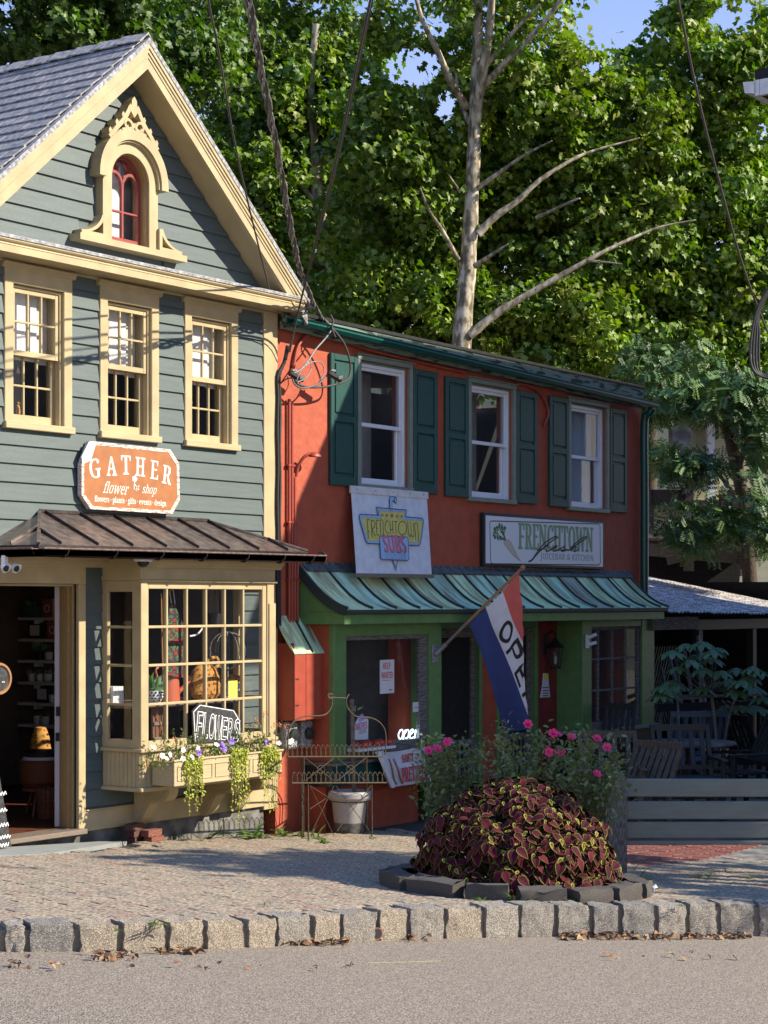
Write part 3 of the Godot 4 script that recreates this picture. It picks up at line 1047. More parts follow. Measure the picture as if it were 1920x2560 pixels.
		for r in rows:
			if s > 0 and r > 3: break
			var d := .02 + .1655 * r
			var z := .245
			z += .147 * (r % 2)
			while z > (-2.6 if s < 0 else -.4):
				var z1 := minf(z, .25)
				var z0 := z - .295
				if z1 - z0 > .05:
					var cx: float = GX + s * (d + .09) / along
					var cy: float = GTOP - GK * (d + .09) / along
					var b := tilt * Basis(Vector3(0, 0, 1), s * .075)
					mi(roof, "slate", cbox(Vector3(.19, .013, snappedf(z1 - z0 - .005, .001)), .003), M[gm[rng.randi() % 5]], Transform3D(b, Vector3(cx, cy + .014 + rng.randf_range(0, .003), (z0 + z1) * .5)))
				z -= .295
	var cap: Node3D = h.get_node("roof")
	var zc := .29
	while zc > -3.0:
		for s in [-1.0, 1.0]:
			var b := Basis(Vector3(0, 0, 1), -s * atan(GK)) * Basis(Vector3(1, 0, 0), .045)
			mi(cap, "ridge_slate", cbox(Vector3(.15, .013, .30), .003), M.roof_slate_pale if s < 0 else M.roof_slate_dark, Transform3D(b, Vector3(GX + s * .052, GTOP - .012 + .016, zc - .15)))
		zc -= .27
	build_upper_windows(h, wins)
	build_gable_window(h)
	build_shop_awning(h)
	build_shop_door(h)
	build_bay(h)
func wall_gable(cx: float, y0: float, z0: float, z1: float) -> ArrayMesh:
	var e := (GTOP - .22 - y0) / GK
	var o := PackedVector2Array([Vector2(cx - e, y0), Vector2(cx - .26, y0), Vector2(cx - .26, 5.66)])
	for p in arc2(Vector2(cx, 5.63), .26, .26, 180, 0, 12): o.append(p)
	o.append_array([Vector2(cx + .26, y0), Vector2(cx + e, y0), Vector2(cx, y0 + e * GK)])
	var t := prism_mesh(o, z1 - z0)
	var a := Acc.new()
	for v in t.surface_get_arrays(0)[Mesh.ARRAY_VERTEX]: a.v.append(v + Vector3(0, 0, z0))
	return a.mesh()
func build_upper_windows(h: Node3D, wins: Array) -> void:
	for q in wins:
		var win := group_node(h, "window", Vector3((q[0] + q[1]) * .5, 3.39, 0))
		var c: Material = M.cream_grain if q == wins[0] else M.cream
		bx(win, "casing", M.cream, q[0], q[0] + .095, 3.45, 4.575, -.02, .032)
		bx(win, "casing", M.cream, q[1] - .095, q[1], 3.45, 4.575, -.02, .032)
		bx(win, "casing", M.cream, q[0], q[1], 4.575, 4.735, -.02, .034)
		extrude_x(win, "head_moulding", M.cream, [Vector2(.0, 4.69), Vector2(.036, 4.69), Vector2(.046, 4.705), Vector2(.046, 4.715), Vector2(.06, 4.725), Vector2(.07, 4.7345), Vector2(.0, 4.7345)], q[0] - .03, q[1] + .03)
		bx(win, "sill", M.cream_grain, q[0] - .012, q[1] + .012, 3.395, 3.452, -.12, .06, .005)
		var i0: float = q[0] + .095
		var i1: float = q[1] - .095
		for x in [[i0 - .004, i0 + .022], [i1 - .022, i1 + .004]]:
			bx(win, "jamb", M.cream, x[0], x[1], 3.45, 4.577, -.16, .0, .002)
			bx(win, "stop", M.oak_jamb if x[0] > i0 + .1 else M.cream, x[0] - .004 if x[0] > i0 + .1 else x[0] + .004, x[1] - .004 if x[0] > i0 + .1 else x[1] + .004, 3.45, 4.56, -.062, -.05, .002)
		bx(win, "jamb", M.cream, i0, i1, 4.55, 4.577, -.16, .0, .002)
		sash(win, "upper_sash", M.cream, i0 + .022, i1 - .022, 4.0, 4.55, -.015, .036, .04, .045, 3, 2, .018)
		sash(win, "lower_sash", M.cream, i0 + .024, i1 - .024, 3.452, 4.035, -.066, .036, .035, .075, 3, 2, .018)
		bx(win, "shade", M.paper, i0 + .02, i1 - .17, 3.98, 4.55, -.125, -.121, 0)
		bx(win, "shade", M.plaster_white, i1 - .165, i1 - .03, 3.97, 4.55, -.147, -.143, 0)
	var v := thing("glass_drop", "clear glass teardrop hanging behind the lower panes of the leftmost upper window", "ornament", Vector3(10.87, 3.9, -.13))
	lathe(v, "drop", M.lamp_glass, [Vector2(0, -.035), Vector2(.014, -.025), Vector2(.013, -.01), Vector2(.004, .02), Vector2(.001, .035)], v.position, 10)
	tube(v, "thread", M.black_iron, [v.position + Vector3(0, .03, 0), v.position + Vector3(0, .1, 0)], .0012, 4)
	var v2 := thing("glass_drop", "clear glass teardrop hanging behind the lower panes of the upper window nearest the orange wall", "ornament", Vector3(13.02, 3.83, -.13))
	lathe(v2, "drop", M.lamp_glass, [Vector2(0, -.03), Vector2(.013, -.02), Vector2(.012, -.006), Vector2(.004, .02), Vector2(.001, .03)], v2.position, 10)
	tube(v2, "thread", M.black_iron, [v2.position + Vector3(0, .03, 0), v2.position + Vector3(0, .15, 0)], .0012, 4)
	var f := thing("bird_figurine", "small straw coloured bird figurine on the sill of the leftmost upper window", "figurine", Vector3(10.88, 3.53, -.14))
	lathe(f, "body", M.mustard_cloth, [Vector2(0, 0), Vector2(.018, .004), Vector2(.022, .03), Vector2(.016, .07), Vector2(.010, .085)], f.position, 10)
	ball(f, "head", M.mustard_cloth, f.position + Vector3(0, .098, 0), Vector3(.014, .014, .014), 8)
	tube(f, "beak", M.stool_wood, [f.position + Vector3(.01, .098, .005), f.position + Vector3(.028, .094, .012)], [.005, .001], 5)
func build_gable_window(h: Node3D) -> void:
	var g := group_node(h, "gable_window", Vector3(GX, 5.02, 0))
	var c := Vector2(GX, 5.63)
	var cr: Material = M.cream
	var ring := func(r0: float, r1: float, y0: float, k := 28) -> Array:
		var o := [Vector2(GX + r1, y0)] + arc2(c, r1, r1, 0, 180, k) + [Vector2(GX - r1, y0), Vector2(GX - r0, y0)]
		var i := arc2(c, r0, r0, 180, 0, k)
		return o + i + [Vector2(GX + r0, y0)]
	prism(g, "surround", cr, ring.call(.235, .345, 5.06), -.03, .085)
	prism(g, "hood", cr, ring.call(.345, .43, 5.605), -.0, .135)
	prism(g, "hood_moulding", cr, ring.call(.328, .352, 5.61), .085, .115)
	prism(g, "jamb_lining", M.oak_jamb, ring.call(.222, .236, 5.09), -.1, .06)
	prism(g, "base_board", cr, [Vector2(GX - .67, 5.02), Vector2(GX + .67, 5.02), Vector2(GX + .67, 5.075), Vector2(GX - .67, 5.075)], .0, .14)
	for s in [-1.0, 1.0]:   # flared side scrolls, each pierced by a triangle
		var o := [Vector2(GX + s * .343, 5.075), Vector2(GX + s * .39, 5.075)]
		prism(g, "side_bracket", cr, [Vector2(GX + s * .335, 5.27), Vector2(GX + s * .372, 5.27), Vector2(GX + s * .372, 5.112), Vector2(GX + s * .335, 5.112)], .0, .115)
		prism(g, "side_bracket", cr, [Vector2(GX + s * .335, 5.075), Vector2(GX + s * .63, 5.075), Vector2(GX + s * .63, 5.11), Vector2(GX + s * .335, 5.112)], .0, .116)
		var cv := arc2(Vector2(GX + s * .64, 5.335), .27, .225, 270, 196, 10)
		if s > 0: cv = arc2(Vector2(GX + .64, 5.335), .27, .225, 270, 196, 10)
		else: cv = arc2(Vector2(GX - .64, 5.335), .27, .225, -90, -16, 10)
		var inner := []
		for p in cv: inner.append(p + Vector2(-s * .03, -.012))
		inner.reverse()
		prism(g, "side_bracket", cr, cv + inner, .0, .1145)
	# fretwork crest on top of the hood
	var crest := group_node(g, "crest", Vector3(GX, 6.06, 0))
	var fr := func(pts: Array, wd) -> void:
		prism(g, "crest_scroll", cr, ribbon2(spline(pts, 5), wd), .02 + rng.randf() * .002, .125 + rng.randf() * .004)
	crest.free()
	for s in [-1.0, 1.0]:
		fr.call([Vector2(GX + s * .30, 5.95), Vector2(GX + s * .255, 6.0), Vector2(GX + s * .20, 6.06), Vector2(GX + s * .13, 6.13), Vector2(GX + s * .08, 6.2), Vector2(GX + s * .045, 6.26)], .042)
		fr.call([Vector2(GX + s * .02, 6.07), Vector2(GX + s * .035, 6.12), Vector2(GX + s * .085, 6.14), Vector2(GX + s * .115, 6.11), Vector2(GX + s * .10, 6.075), Vector2(GX + s * .075, 6.085)], .024)
		fr.call([Vector2(GX + s * .15, 6.04), Vector2(GX + s * .1, 6.055), Vector2(GX + s * .03, 6.075), Vector2(GX, 6.12)], .028)
		for u in [[.285, 6.0], [.205, 6.085], [.125, 6.165]]:
			prism(g, "crest_leaf", cr, [Vector2(GX + s * (u[0] - .03), u[1] - .03), Vector2(GX + s * (u[0] + .012), u[1] - .035), Vector2(GX + s * (u[0] + .025), u[1] + .012), Vector2(GX + s * (u[0] + .008), u[1] + .038), Vector2(GX + s * (u[0] - .012), u[1] + .02)], .03, .122)
	prism(g, "crest_finial", cr, [Vector2(GX - .025, 6.2), Vector2(GX - .06, 6.24), Vector2(GX - .055, 6.285), Vector2(GX - .035, 6.27), Vector2(GX - .03, 6.32), Vector2(GX, 6.355), Vector2(GX + .03, 6.32), Vector2(GX + .035, 6.27), Vector2(GX + .055, 6.285), Vector2(GX + .06, 6.24), Vector2(GX + .025, 6.2), Vector2(GX, 6.17)], .02, .127)
	prism(g, "crest_base", cr, ring.call(.415, .44, 5.9).slice(6, 25) if false else [Vector2(GX - .3, 5.93), Vector2(GX - .2, 6.0), Vector2(GX, 6.055), Vector2(GX + .2, 6.0), Vector2(GX + .3, 5.93), Vector2(GX + .28, 5.96), Vector2(GX + .15, 6.05), Vector2(GX, 6.085), Vector2(GX - .15, 6.05), Vector2(GX - .28, 5.96)], .0, .12)
	# red tracery sash
	var rd: Material = M.red_sash
	prism(g, "sash_frame", rd, ring.call(.19, .228, 5.088), -.045, -.008)
	bx(g, "sash_rail", rd, GX - .19, GX + .19, 5.088, 5.145, -.045, -.009, .003)
	bx(g, "muntin", rd, GX - .013, GX + .013, 5.145, 5.62, -.042, -.011, .003)
	bx(g, "muntin", rd, GX - .19, GX + .19, 5.362, 5.380, -.041, -.012, .003)
	for s in [-1.0, 1.0]:
		prism(g, "tracery", rd, ribbon2(arc2(Vector2(GX + s * .1, 5.585), .1, .125, 0, 180, 14), .024), -.042, -.0115)
	prism(g, "tracery", rd, ribbon2(arc2(Vector2(GX, 5.728), .068, .078, 0, 360, 20), .022), -.042, -.0105)
	prism(g, "pane", M.glass, [Vector2(GX + .2, 5.13)] + arc2(c, .2, .2, 0, 180, 16) + [Vector2(GX - .2, 5.13)], -.03, -.027)
	bx(g, "shade", M.paper, GX - .25, GX + .12, 5.09, 5.86, -.155, -.15, 0)
	bx(g, "shade", M.plaster_grey, GX + .12, GX + .3, 5.06, 5.9, -.20, -.19, 0)
	bx(g, "attic_wall", M.plaster_grey, GX - .5, GX + .5, 4.95, 6.0, -.5, -.45, 0)
func build_shop_awning(h: Node3D) -> void:
	var aw := group_node(h, "awning", Vector3(12.06, 2.44, 0))
	var e := [Vector3(10.35, 2.44, .64), Vector3(13.77, 2.455, .64), Vector3(13.084, 2.73, 0), Vector3(10.988, 2.735, 0), Vector3(10.35, 2.44, 0), Vector3(13.77, 2.455, 0)]
	var slab := func(called: String, q: Array, th: float, mt: Material) -> void:
		var a := Acc.new()
		var c: Vector3 = q[0]
		var n: Vector3 = ((q[1] - q[0]).cross(q[q.size() - 1] - q[0])).normalized()
		var t := []
		var b := []
		for p in q:
			t.append(p - c); b.append(p - c - n * th)
		for i in range(1, q.size() - 1):
			a.tri(t[0], t[i], t[i + 1]); a.tri(b[0], b[i + 1], b[i])
		for i in q.size():
			var j := (i + 1) % q.size()
			a.quad(b[i], b[j], t[j], t[i])
		mi(aw, called, a.mesh(), mt, Transform3D(Basis.IDENTITY, c))
	# front slope in panels between the standing seams
	var seams := [10.614, 11.03, 11.438, 11.85, 12.26, 12.67, 13.08, 13.495]
	var xs := [10.35] + seams + [13.77]
	var top := func(x: float) -> Vector3:   # the upper end of a line at x running up the front slope
		if x < 10.988: return e[0].lerp(e[3], (x - 10.35) / (10.988 - 10.35))
		if x > 13.084: return e[1].lerp(e[2], (13.77 - x) / (13.77 - 13.084))
		return e[3].lerp(e[2], (x - 10.988) / (13.084 - 10.988))
	for i in xs.size() - 1:
		var a: float = xs[i]
		var b: float = xs[i + 1]
		var q := [Vector3(a, lerpf(2.44, 2.455, (a - 10.35) / 3.42), .64), Vector3(b, lerpf(2.44, 2.455, (b - 10.35) / 3.42), .64), top.call(b)]
		if a < 10.988 and b > 10.988: q.append(e[3])
		if a < 13.084 and b > 13.084: q.insert(3, e[2])
		if a > 10.35 : q.append(top.call(a))
		slab.call("metal_panel", q, .012, M.bronze)
	for x in seams:
		var p := Vector3(x, lerpf(2.44, 2.455, (x - 10.35) / 3.42) + .012, .625)
		var t: Vector3 = top.call(x) + Vector3(0, .012, .0)
		bar(aw, "standing_seam", M.bronze_dark, p, t.lerp(p, .03), .012, .034)
	slab.call("metal_panel", [e[4], e[0], e[3]], .012, M.bronze)
	slab.call("metal_panel", [e[1], e[5], e[2]], .012, M.bronze)
	bar(aw, "hip_seam", M.bronze, e[0] + Vector3(0, .012, 0), e[3] + Vector3(0, .012, 0), .03, .02)
	bar(aw, "hip_seam", M.bronze, e[1] + Vector3(0, .012, 0), e[2] + Vector3(0, .012, 0), .03, .02)
	bar(aw, "standing_seam", M.bronze, Vector3(10.36, 2.46, .32), Vector3(10.66, 2.60, .32), .012, .03)
	bar(aw, "ridge_flashing", M.bronze_dark, e[3] + Vector3(-.02, .008, .01), e[2] + Vector3(.02, .008, .01), .03, .03)
	# soffit and boxing
	bx(aw, "soffit", M.cream, 10.37, 13.75, 2.36, 2.40, .001, .615)
	bx(aw, "eave_board", M.bronze_dark, 10.352, 13.768, 2.375, 2.436, .618, .642)
	bx(aw, "eave_board", M.bronze_dark, 10.35, 10.37, 2.375, 2.436, .001, .617)
	bx(aw, "eave_board", M.bronze_dark, 13.75, 13.77, 2.375, 2.44, .001, .617)
	extrude_x(aw, "bed_moulding", M.cream, [Vector2(.03, 2.285), Vector2(.05, 2.285), Vector2(.055, 2.305), Vector2(.085, 2.33), Vector2(.09, 2.36), Vector2(.03, 2.36)], 10.3, 11.72)
	extrude_x(aw, "bed_moulding", M.cream, [Vector2(.46, 2.285), Vector2(.495, 2.285), Vector2(.5, 2.305), Vector2(.53, 2.33), Vector2(.54, 2.36), Vector2(.46, 2.36)], 11.66, 13.56)
	# half-round gutter, mitred at the left corner
	var gutter := func(a: Vector3, b: Vector3) -> void:
		var d := (b - a).normalized()
		var side := d.cross(Vector3.UP)
		var acc := Acc.new()
		var k := 10
		for i in k:
			var g0 := PI + PI * i / k
			var g1 := PI + PI * (i + 1) / k
			for rr in [[.062, 1.0], [.057, -1.0]]:
				var p0 = side * cos(g0) * rr[0] + Vector3.UP * sin(g0) * rr[0]
				var p1 = side * cos(g1) * rr[0] + Vector3.UP * sin(g1) * rr[0]
				var n0 = p0.normalized() * rr[1]
				var n1 = p1.normalized() * rr[1]
				if rr[1] > 0: acc.smooth(p0, p1, b - a + p1, n0, n1, n1); acc.smooth(p0, b - a + p1, b - a + p0, n0, n1, n0)
				else: acc.smooth(p1, p0, b - a + p0, n1, n0, n0); acc.smooth(p1, b - a + p0, b - a + p1, n1, n0, n1)
		mi(aw, "gutter", acc.mesh(), M.copper_gutter, Transform3D(Basis.IDENTITY, a))
		tube(aw, "gutter_bead", M.copper_gutter, [a + side * .062 + Vector3(0, .003, 0), b + side * .062 + Vector3(0, .003, 0)], .009, 8)
		tube(aw, "gutter_bead", M.copper_gutter, [a - side * .062, b - side * .062], .006, 6)
	var gy := 2.405
	gutter.call(Vector3(10.285, gy, .705), Vector3(13.89, gy + .012, .705))
	gutter.call(Vector3(10.285, gy, -.02), Vector3(10.285, gy, .705))
	lathe(aw, "gutter_end", M.copper_gutter, [Vector2(0, 0), Vector2(.062, 0), Vector2(.062, .006), Vector2(0, .006)], Vector3(13.886, gy - .004, .705), 20, Basis(Vector3(0, 0, 1), -PI / 2))
	for x in [10.55, 11.10, 11.65, 12.2, 12.76, 13.27, 13.7]:
		var hk := []
		for i in 9:
			var g := PI + PI * i / 8.0
			hk.append(Vector3(x, gy + .006 + sin(g) * .067, .705 - cos(g) * .067))
		tube(aw, "gutter_bracket", M.bronze_dark, hk, .007, 5)
		bar(aw, "gutter_bracket", M.bronze_dark, Vector3(x - .012, gy - .05, .74), Vector3(x + .012, gy + .012, .772), .012, .012)
func build_shop_door(h: Node3D) -> void:
	var d := group_node(h, "doorway", Vector3(10.94, .08, 0))
	bx(d, "casing", M.cream, 10.37, 10.46, .09, 2.145, -.02, .034)
	bx(d, "casing", M.cream, 11.41, 11.493, .045, 2.145, -.02, .034)
	bx(d, "head_board", M.cream, 10.3, 11.493, 2.145, 2.29, -.02, .036)
	bx(d, "jamb", M.oak_jamb, 11.39, 11.412, .09, 2.145, -.19, -.02, .003)
	bx(d, "jamb_stop", M.oak_jamb, 11.376, 11.391, .09, 2.135, -.11, -.06, .003)
	bx(d, "jamb", M.oak_jamb, 10.458, 10.48, .09, 2.145, -.19, -.02, .003)
	bx(d, "jamb", M.cream, 10.46, 11.41, 2.125, 2.146, -.19, -.02, .003)
	# the open door's white edge, with two dark hinges
	var hinge := Vector3(11.357, 0, -.17)
	var run := Vector3(.7166, 0, -.718)
	bar(d, "door_leaf", M.door_edge, hinge + Vector3(0, 1.11, 0), hinge + run * .86 + Vector3(0, 1.11, 0), .042, 2.03)
	bx(d, "hinge", M.black_iron, 11.34, 11.372, 1.03, 1.11, -.165, -.15, .001)
	bx(d, "hinge", M.black_iron, 11.334, 11.366, .82, .89, -.165, -.15, .001)
func build_bay(h: Node3D) -> void:
	var b := group_node(h, "bay_window", Vector3(12.6, .4, .23))
	var c: Material = M.cream
	var x0 := 11.712
	var x1 := 13.5
	var z1 := .46
	# head, corner posts, front frame
	bx(b, "head", c, x0 - .005, x1 + .005, 2.175, 2.36, .001, z1 + .004)
	extrude_x(b, "head_moulding", c, [Vector2(z1 - .01, 2.165), Vector2(z1 + .02, 2.165), Vector2(z1 + .026, 2.178), Vector2(z1 - .01, 2.19)], x0 - .02, x1 + .02)
	bx(b, "corner_post", c, x0, x0 + .078, .755, 2.174, z1 - .078, z1)
	bx(b, "corner_post", c, x1 - .1, x1, .755, 2.174, z1 - .1, z1)
	bx(b, "corner_trim", c, x1 - .085, x1 + .008, .755, 1.98, z1 - .02, z1 + .014)
	var fx0 := x0 + .078
	var fx1 := x1 - .1
	bx(b, "frame", c, fx0, fx0 + .03, .755, 2.174, z1 - .06, z1 - .012)
	bx(b, "frame", c, fx1 - .055, fx1, .755, 2.174, z1 - .06, z1 - .012)
	bx(b, "frame", c, fx0 + .03, fx1 - .055, 2.105, 2.174, z1 - .061, z1 - .013)
	bx(b, "frame", c, fx0 + .03, fx1 - .055, .755, .815, z1 - .061, z1 - .013)
	var gx0 := fx0 + .03
	var gx1 := fx1 - .055
	var ys := [.815, 1.124, 1.455, 1.781, 2.105]
	for i in range(1, 6):
		var x: float = [0, 12.058, 12.316, 12.571, 12.825, 13.082][i]
		bx(b, "muntin", c, x - .0115, x + .0115, .815, 2.105, z1 - .056, z1 - .016, .004)
	for j in range(1, 4): bx(b, "muntin", c, gx0, gx1, ys[j] - .0115, ys[j] + .0115, z1 - .055, z1 - .017, .004)
	var xs := [gx0, 12.058, 12.316, 12.571, 12.825, 13.082, gx1]
	for i in 6:
		for j in 4:
			mi(b, "pane", cbox(Vector3(xs[i + 1] - xs[i], ys[j + 1] - ys[j], .003), 0), M.glass, Transform3D(Basis.IDENTITY, Vector3((xs[i] + xs[i + 1]) * .5, (ys[j] + ys[j + 1]) * .5, z1 - .036)))
	# glazed sides
	for s in [[x0, x0 + .04], [x1 - .04, x1]]:
		bx(b, "side_frame", c, s[0], s[1], .755, 2.174, .001, .07)
		bx(b, "side_frame", c, s[0], s[1], .755, .83, .07, z1 - .1)
		bx(b, "side_frame", c, s[0], s[1], 2.08, 2.174, .07, z1 - .1)
		bx(b, "side_frame", c, s[0] + .001, s[1] - .001, .755, 2.174, z1 - .105, z1 - .07)
		for j in range(1, 4): bx(b, "muntin", c, s[0] + .005, s[1] - .005, ys[j] - .011, ys[j] + .011, .07, z1 - .1, .004)
		for j in 4:
			mi(b, "pane", cbox(Vector3(.003, ys[j + 1] - ys[j], z1 - .17), 0), M.glass, Transform3D(Basis.IDENTITY, Vector3((s[0] + s[1]) * .5, (ys[j] + ys[j + 1]) * .5, (z1 - .03) * .5)))
	# sill, boarded apron, bottom moulding
	bx(b, "sill", c, x0 - .028, x1 + .028, .725, .757, .001, z1 + .03, .006)
	bx(b, "apron", c, x0 + .012, x1 - .012, .425, .725, .001, z1 - .012)
	for i in 9:
		bx(b, "apron_board", c, x0 + .004, x0 + .014, .428, .722, .012 + i * .048, .012 + i * .048 + .044, .004)
	for i in 30:
		bx(b, "apron_board", c, x0 + .02 + i * .0583, x0 + .02 + i * .0583 + .054, .428, .722, z1 - .013, z1 - .003, .004)
	bx(b, "bottom_moulding", c, x0 - .02, x1 + .02, .393, .428, .001, z1 + .022, .008)
	for i in 3:
		var x: float = [w("3", 742, 1480).x, w("3", 1105, 1455).x, 13.42][i]
		var prof := [Vector2(.03, .395), Vector2(.44, .395)]
		for p in spline([Vector2(.44, .375), Vector2(.425, .32), Vector2(.37, .275), Vector2(.28, .265), Vector2(.22, .245), Vector2(.17, .18), Vector2(.13, .11), Vector2(.075, .06), Vector2(.03, .055)], 4): prof.append(p)
		extrude_x(b, "corbel", c, prof, x - .06, x + .06)
		var inset := []
		for p in spline([Vector2(.40, .37), Vector2(.385, .325), Vector2(.345, .30), Vector2(.27, .292), Vector2(.2, .262), Vector2(.145, .195), Vector2(.11, .13), Vector2(.06, .09)], 4): inset.append(Vector3(x - .062, p.y, p.x))
		tube(b, "corbel_bead", c, inset, .006, 5)


# ---------- what stands in and before the flower shop ----------
func octagon(k: String, pts: Array, z: float) -> Array:
	var o := []
	for p in pts: o.append(w(k, p[0], p[1], z))
	return o
func leaf_round() -> Mesh:
	return leaf_mesh([Vector2(0, 0), Vector2(.34, .2), Vector2(.42, .55), Vector2(.24, .9), Vector2(0, 1)], .2, .25)
func leaf_oval() -> Mesh:
	return leaf_mesh([Vector2(0, 0), Vector2(.2, .22), Vector2(.24, .5), Vector2(.13, .8), Vector2(0, 1)], .25, .25)
func leaf_blade() -> Mesh:
	return leaf_mesh([Vector2(0, 0), Vector2(.07, .25), Vector2(.06, .6), Vector2(0, 1)], .3, .5)
func flower_mesh(petals: int, cup: float, c_in: Color, c_out: Color) -> Mesh:
	var a := Acc.new()
	a.colored = true
	for i in petals:
		var g0 := TAU * i / petals
		var g1 := TAU * (i + .5) / petals
		var g2 := TAU * (i + 1) / petals
		var p := func(g: float, r: float, y: float) -> Vector3: return Vector3(cos(g) * r, y, sin(g) * r)
		a.col = c_in
		a.tri(Vector3.ZERO, p.call(g2, .35, cup * .5), p.call(g0, .35, cup * .5))
		a.col = c_out
		a.quad(p.call(g0, .35, cup * .5), p.call(g1, .38, cup * .6), p.call(g1, 1.0, cup), p.call(g0 + .12, .88, cup * 1.1))
		a.quad(p.call(g1, .38, cup * .6), p.call(g2, .35, cup * .5), p.call(g2 - .12, .88, cup * 1.1), p.call(g1, 1.0, cup))
	return a.mesh()
func build_shop_contents() -> void:
	# shelves on the back wall
	var rows := [420, 537, 652, 770, 882, 1000]
	var ord := ["top", "second", "third", "fourth", "fifth", "lowest"]
	var X := 13.895
	var on_side := func(x: float, y: float) -> Vector3:   # on the room's right-hand wall
		var r := sight(x * .45811, 1350 + y * .45811)
		return EYE + r * ((X - .06) / r.x)
	for i in 6:
		var pa: Vector3 = on_side.call(132, rows[i])
		var pb: Vector3 = on_side.call(330, rows[i])
		var y: float = pa.y
		var s := thing("wall_shelf", "white wall shelf inside the flower shop, %s of the six" % ord[i], "shelf", Vector3(X, y, pa.z), "white shelves on the shop's side wall")
		bx(s, "board", M.white_paint, X - .16, X, y - .03, y, pa.z, pb.z + .3)
		bx(s, "bracket", M.white_paint, X - .12, X, y - .07, y - .031, pa.z + .2, pa.z + .225)
		var items := []
		match i:
			0: items = [["tin", 185, "dark green tin with a leafy plant"], ["book", 262, "red and white patterned book"]]
			1: items = [["frame", 185, "dark framed picture with a pink spot"], ["book", 290, "white book with a red ring on it"]]
			2: items = [["plant", 225, "bushy green plant in a dark pot"], ["cup", 272, "small white cup with a handle"]]
			3: items = [["cup", 182, "white planted cup, first of three"], ["cup", 225, "white planted cup, middle of three"], ["cup", 268, "white planted cup, last of three"]]
			4: items = [["frame", 225, "pale lettered print in a thin frame"], ["cup", 295, "slim white pot"]]
			5: items = [["cup", 212, "stout white mug"], ["cup", 252, "white mug with a plant"]]
		for it in items:
			var q: Vector3 = on_side.call(it[1], rows[i])
			q = Vector3(X - .075, y, q.z)
			var t := thing({"cup": "white_cup", "book": "shop_book", "frame": "framed_print", "tin": "green_tin", "plant": "potted_plant"}[it[0]], "%s on the %s shelf inside the shop" % [it[2], ord[i]], {"cup": "cup", "book": "book", "frame": "picture", "tin": "tin", "plant": "plant"}[it[0]], q)
			match it[0]:
				"cup":
					lathe(t, "cup", M.white_paint, [Vector2(0, 0), Vector2(.03, 0), Vector2(.042, .02), Vector2(.045, .085), Vector2(.04, .085), Vector2(.036, .03), Vector2(0, .03)], q, 14)
					if it[2].contains("plant"): tuft(t, q + Vector3(0, .06, 0), 12, .07, .06, L(.04, .09, .03))
				"book":
					bx(t, "cover", M.watering_can, X - .06, X - .03, q.y, q.y + .19, q.z - .09, q.z + .06)
					bx(t, "pages", M.paper, X - .06, X - .03, q.y, q.y + .19, q.z + .062, q.z + .16)
					lathe(t, "ring", M.paper, [Vector2(.03, 0), Vector2(.042, 0), Vector2(.042, .004), Vector2(.03, .004)], Vector3(X - .061, q.y + .09, q.z - .015), 16, Basis(Vector3(0, 0, 1), PI / 2))
				"frame":
					bx(t, "frame", M.dark_wood, X - .05, X - .02, q.y, q.y + .17, q.z - .1, q.z + .1)
					bx(t, "print", M.paper, X - .053, X - .05, q.y + .03, q.y + .14, q.z - .07, q.z + .07)
				"tin":
					bx(t, "tin", M.ink_green_dark, q.x - .05, q.x + .05, q.y, q.y + .12, q.z - .08, q.z + .08)
					tuft(t, q + Vector3(0, .11, 0), 10, .08, .06, L(.04, .10, .03))
				"plant":
					lathe(t, "pot", M.dark_wood, [Vector2(0, 0), Vector2(.04, 0), Vector2(.05, .09), Vector2(0, .09)], q, 12)
					tuft(t, q + Vector3(0, .09, 0), 30, .10, .10, L(.03, .08, .025))
	# stool with a basket of folded cloths, and a slatted bucket under it
	var sp := w("3", 225, 1345, -1.0)
	var st := thing("stool", "wooden stool with splayed legs just inside the shop door, holding the basket", "stool", Vector3(sp.x, .085, -1.0))
	lathe(st, "seat", M.stool_wood, [Vector2(0, 0), Vector2(.17, 0), Vector2(.175, .012), Vector2(.17, .03), Vector2(0, .03)], Vector3(sp.x, sp.y - .035, -1.0), 20)
	for g in 3:
		var a := TAU * g / 3 + 2.7
		tube(st, "leg", M.stool_wood, [Vector3(sp.x + cos(a) * .12, sp.y - .035, -1.0 + sin(a) * .12), Vector3(sp.x + cos(a) * .21, .085, -1.0 + sin(a) * .21)], [.016, .012], 8)
	var bk := thing("basket", "brown woven basket on the stool inside the doorway", "basket", Vector3(sp.x, sp.y - .005, -1.0))
	lathe(bk, "body", M.basket_brown, [Vector2(0, 0), Vector2(.15, 0), Vector2(.19, .05), Vector2(.2, .24), Vector2(.185, .24), Vector2(.17, .06), Vector2(0, .04)], bk.position, 22)
	tube(bk, "rim", M.basket_brown, ring_pts(bk.position + Vector3(0, .24, 0), .195, 20), .012, 6)
	var cl := thing("folded_cloths", "striped black and white cloths piled on the brown basket", "cloth", bk.position + Vector3(0, .2, 0))
	lathe(cl, "white_cloth", M.paper, [Vector2(0, .0), Vector2(.17, .0), Vector2(.19, .03), Vector2(.16, .075), Vector2(0, .09)], cl.position, 16)
	lathe(cl, "black_cloth", M.black_rubber, [Vector2(0, .08), Vector2(.15, .07), Vector2(.16, .11), Vector2(.1, .14), Vector2(0, .15)], cl.position, 16)
	lathe(cl, "mustard_cloth", M.mustard_cloth, [Vector2(0, .14), Vector2(.1, .13), Vector2(.08, .25), Vector2(.05, .33), Vector2(0, .34)], cl.position + Vector3(.04, 0, -.05), 12)
	var bu := w("3", 262, 1555, -.75)
	var bc := thing("slatted_bucket", "small reddish slatted bucket standing on the shop floor by the stool", "bucket", Vector3(bu.x, .086, -.75))
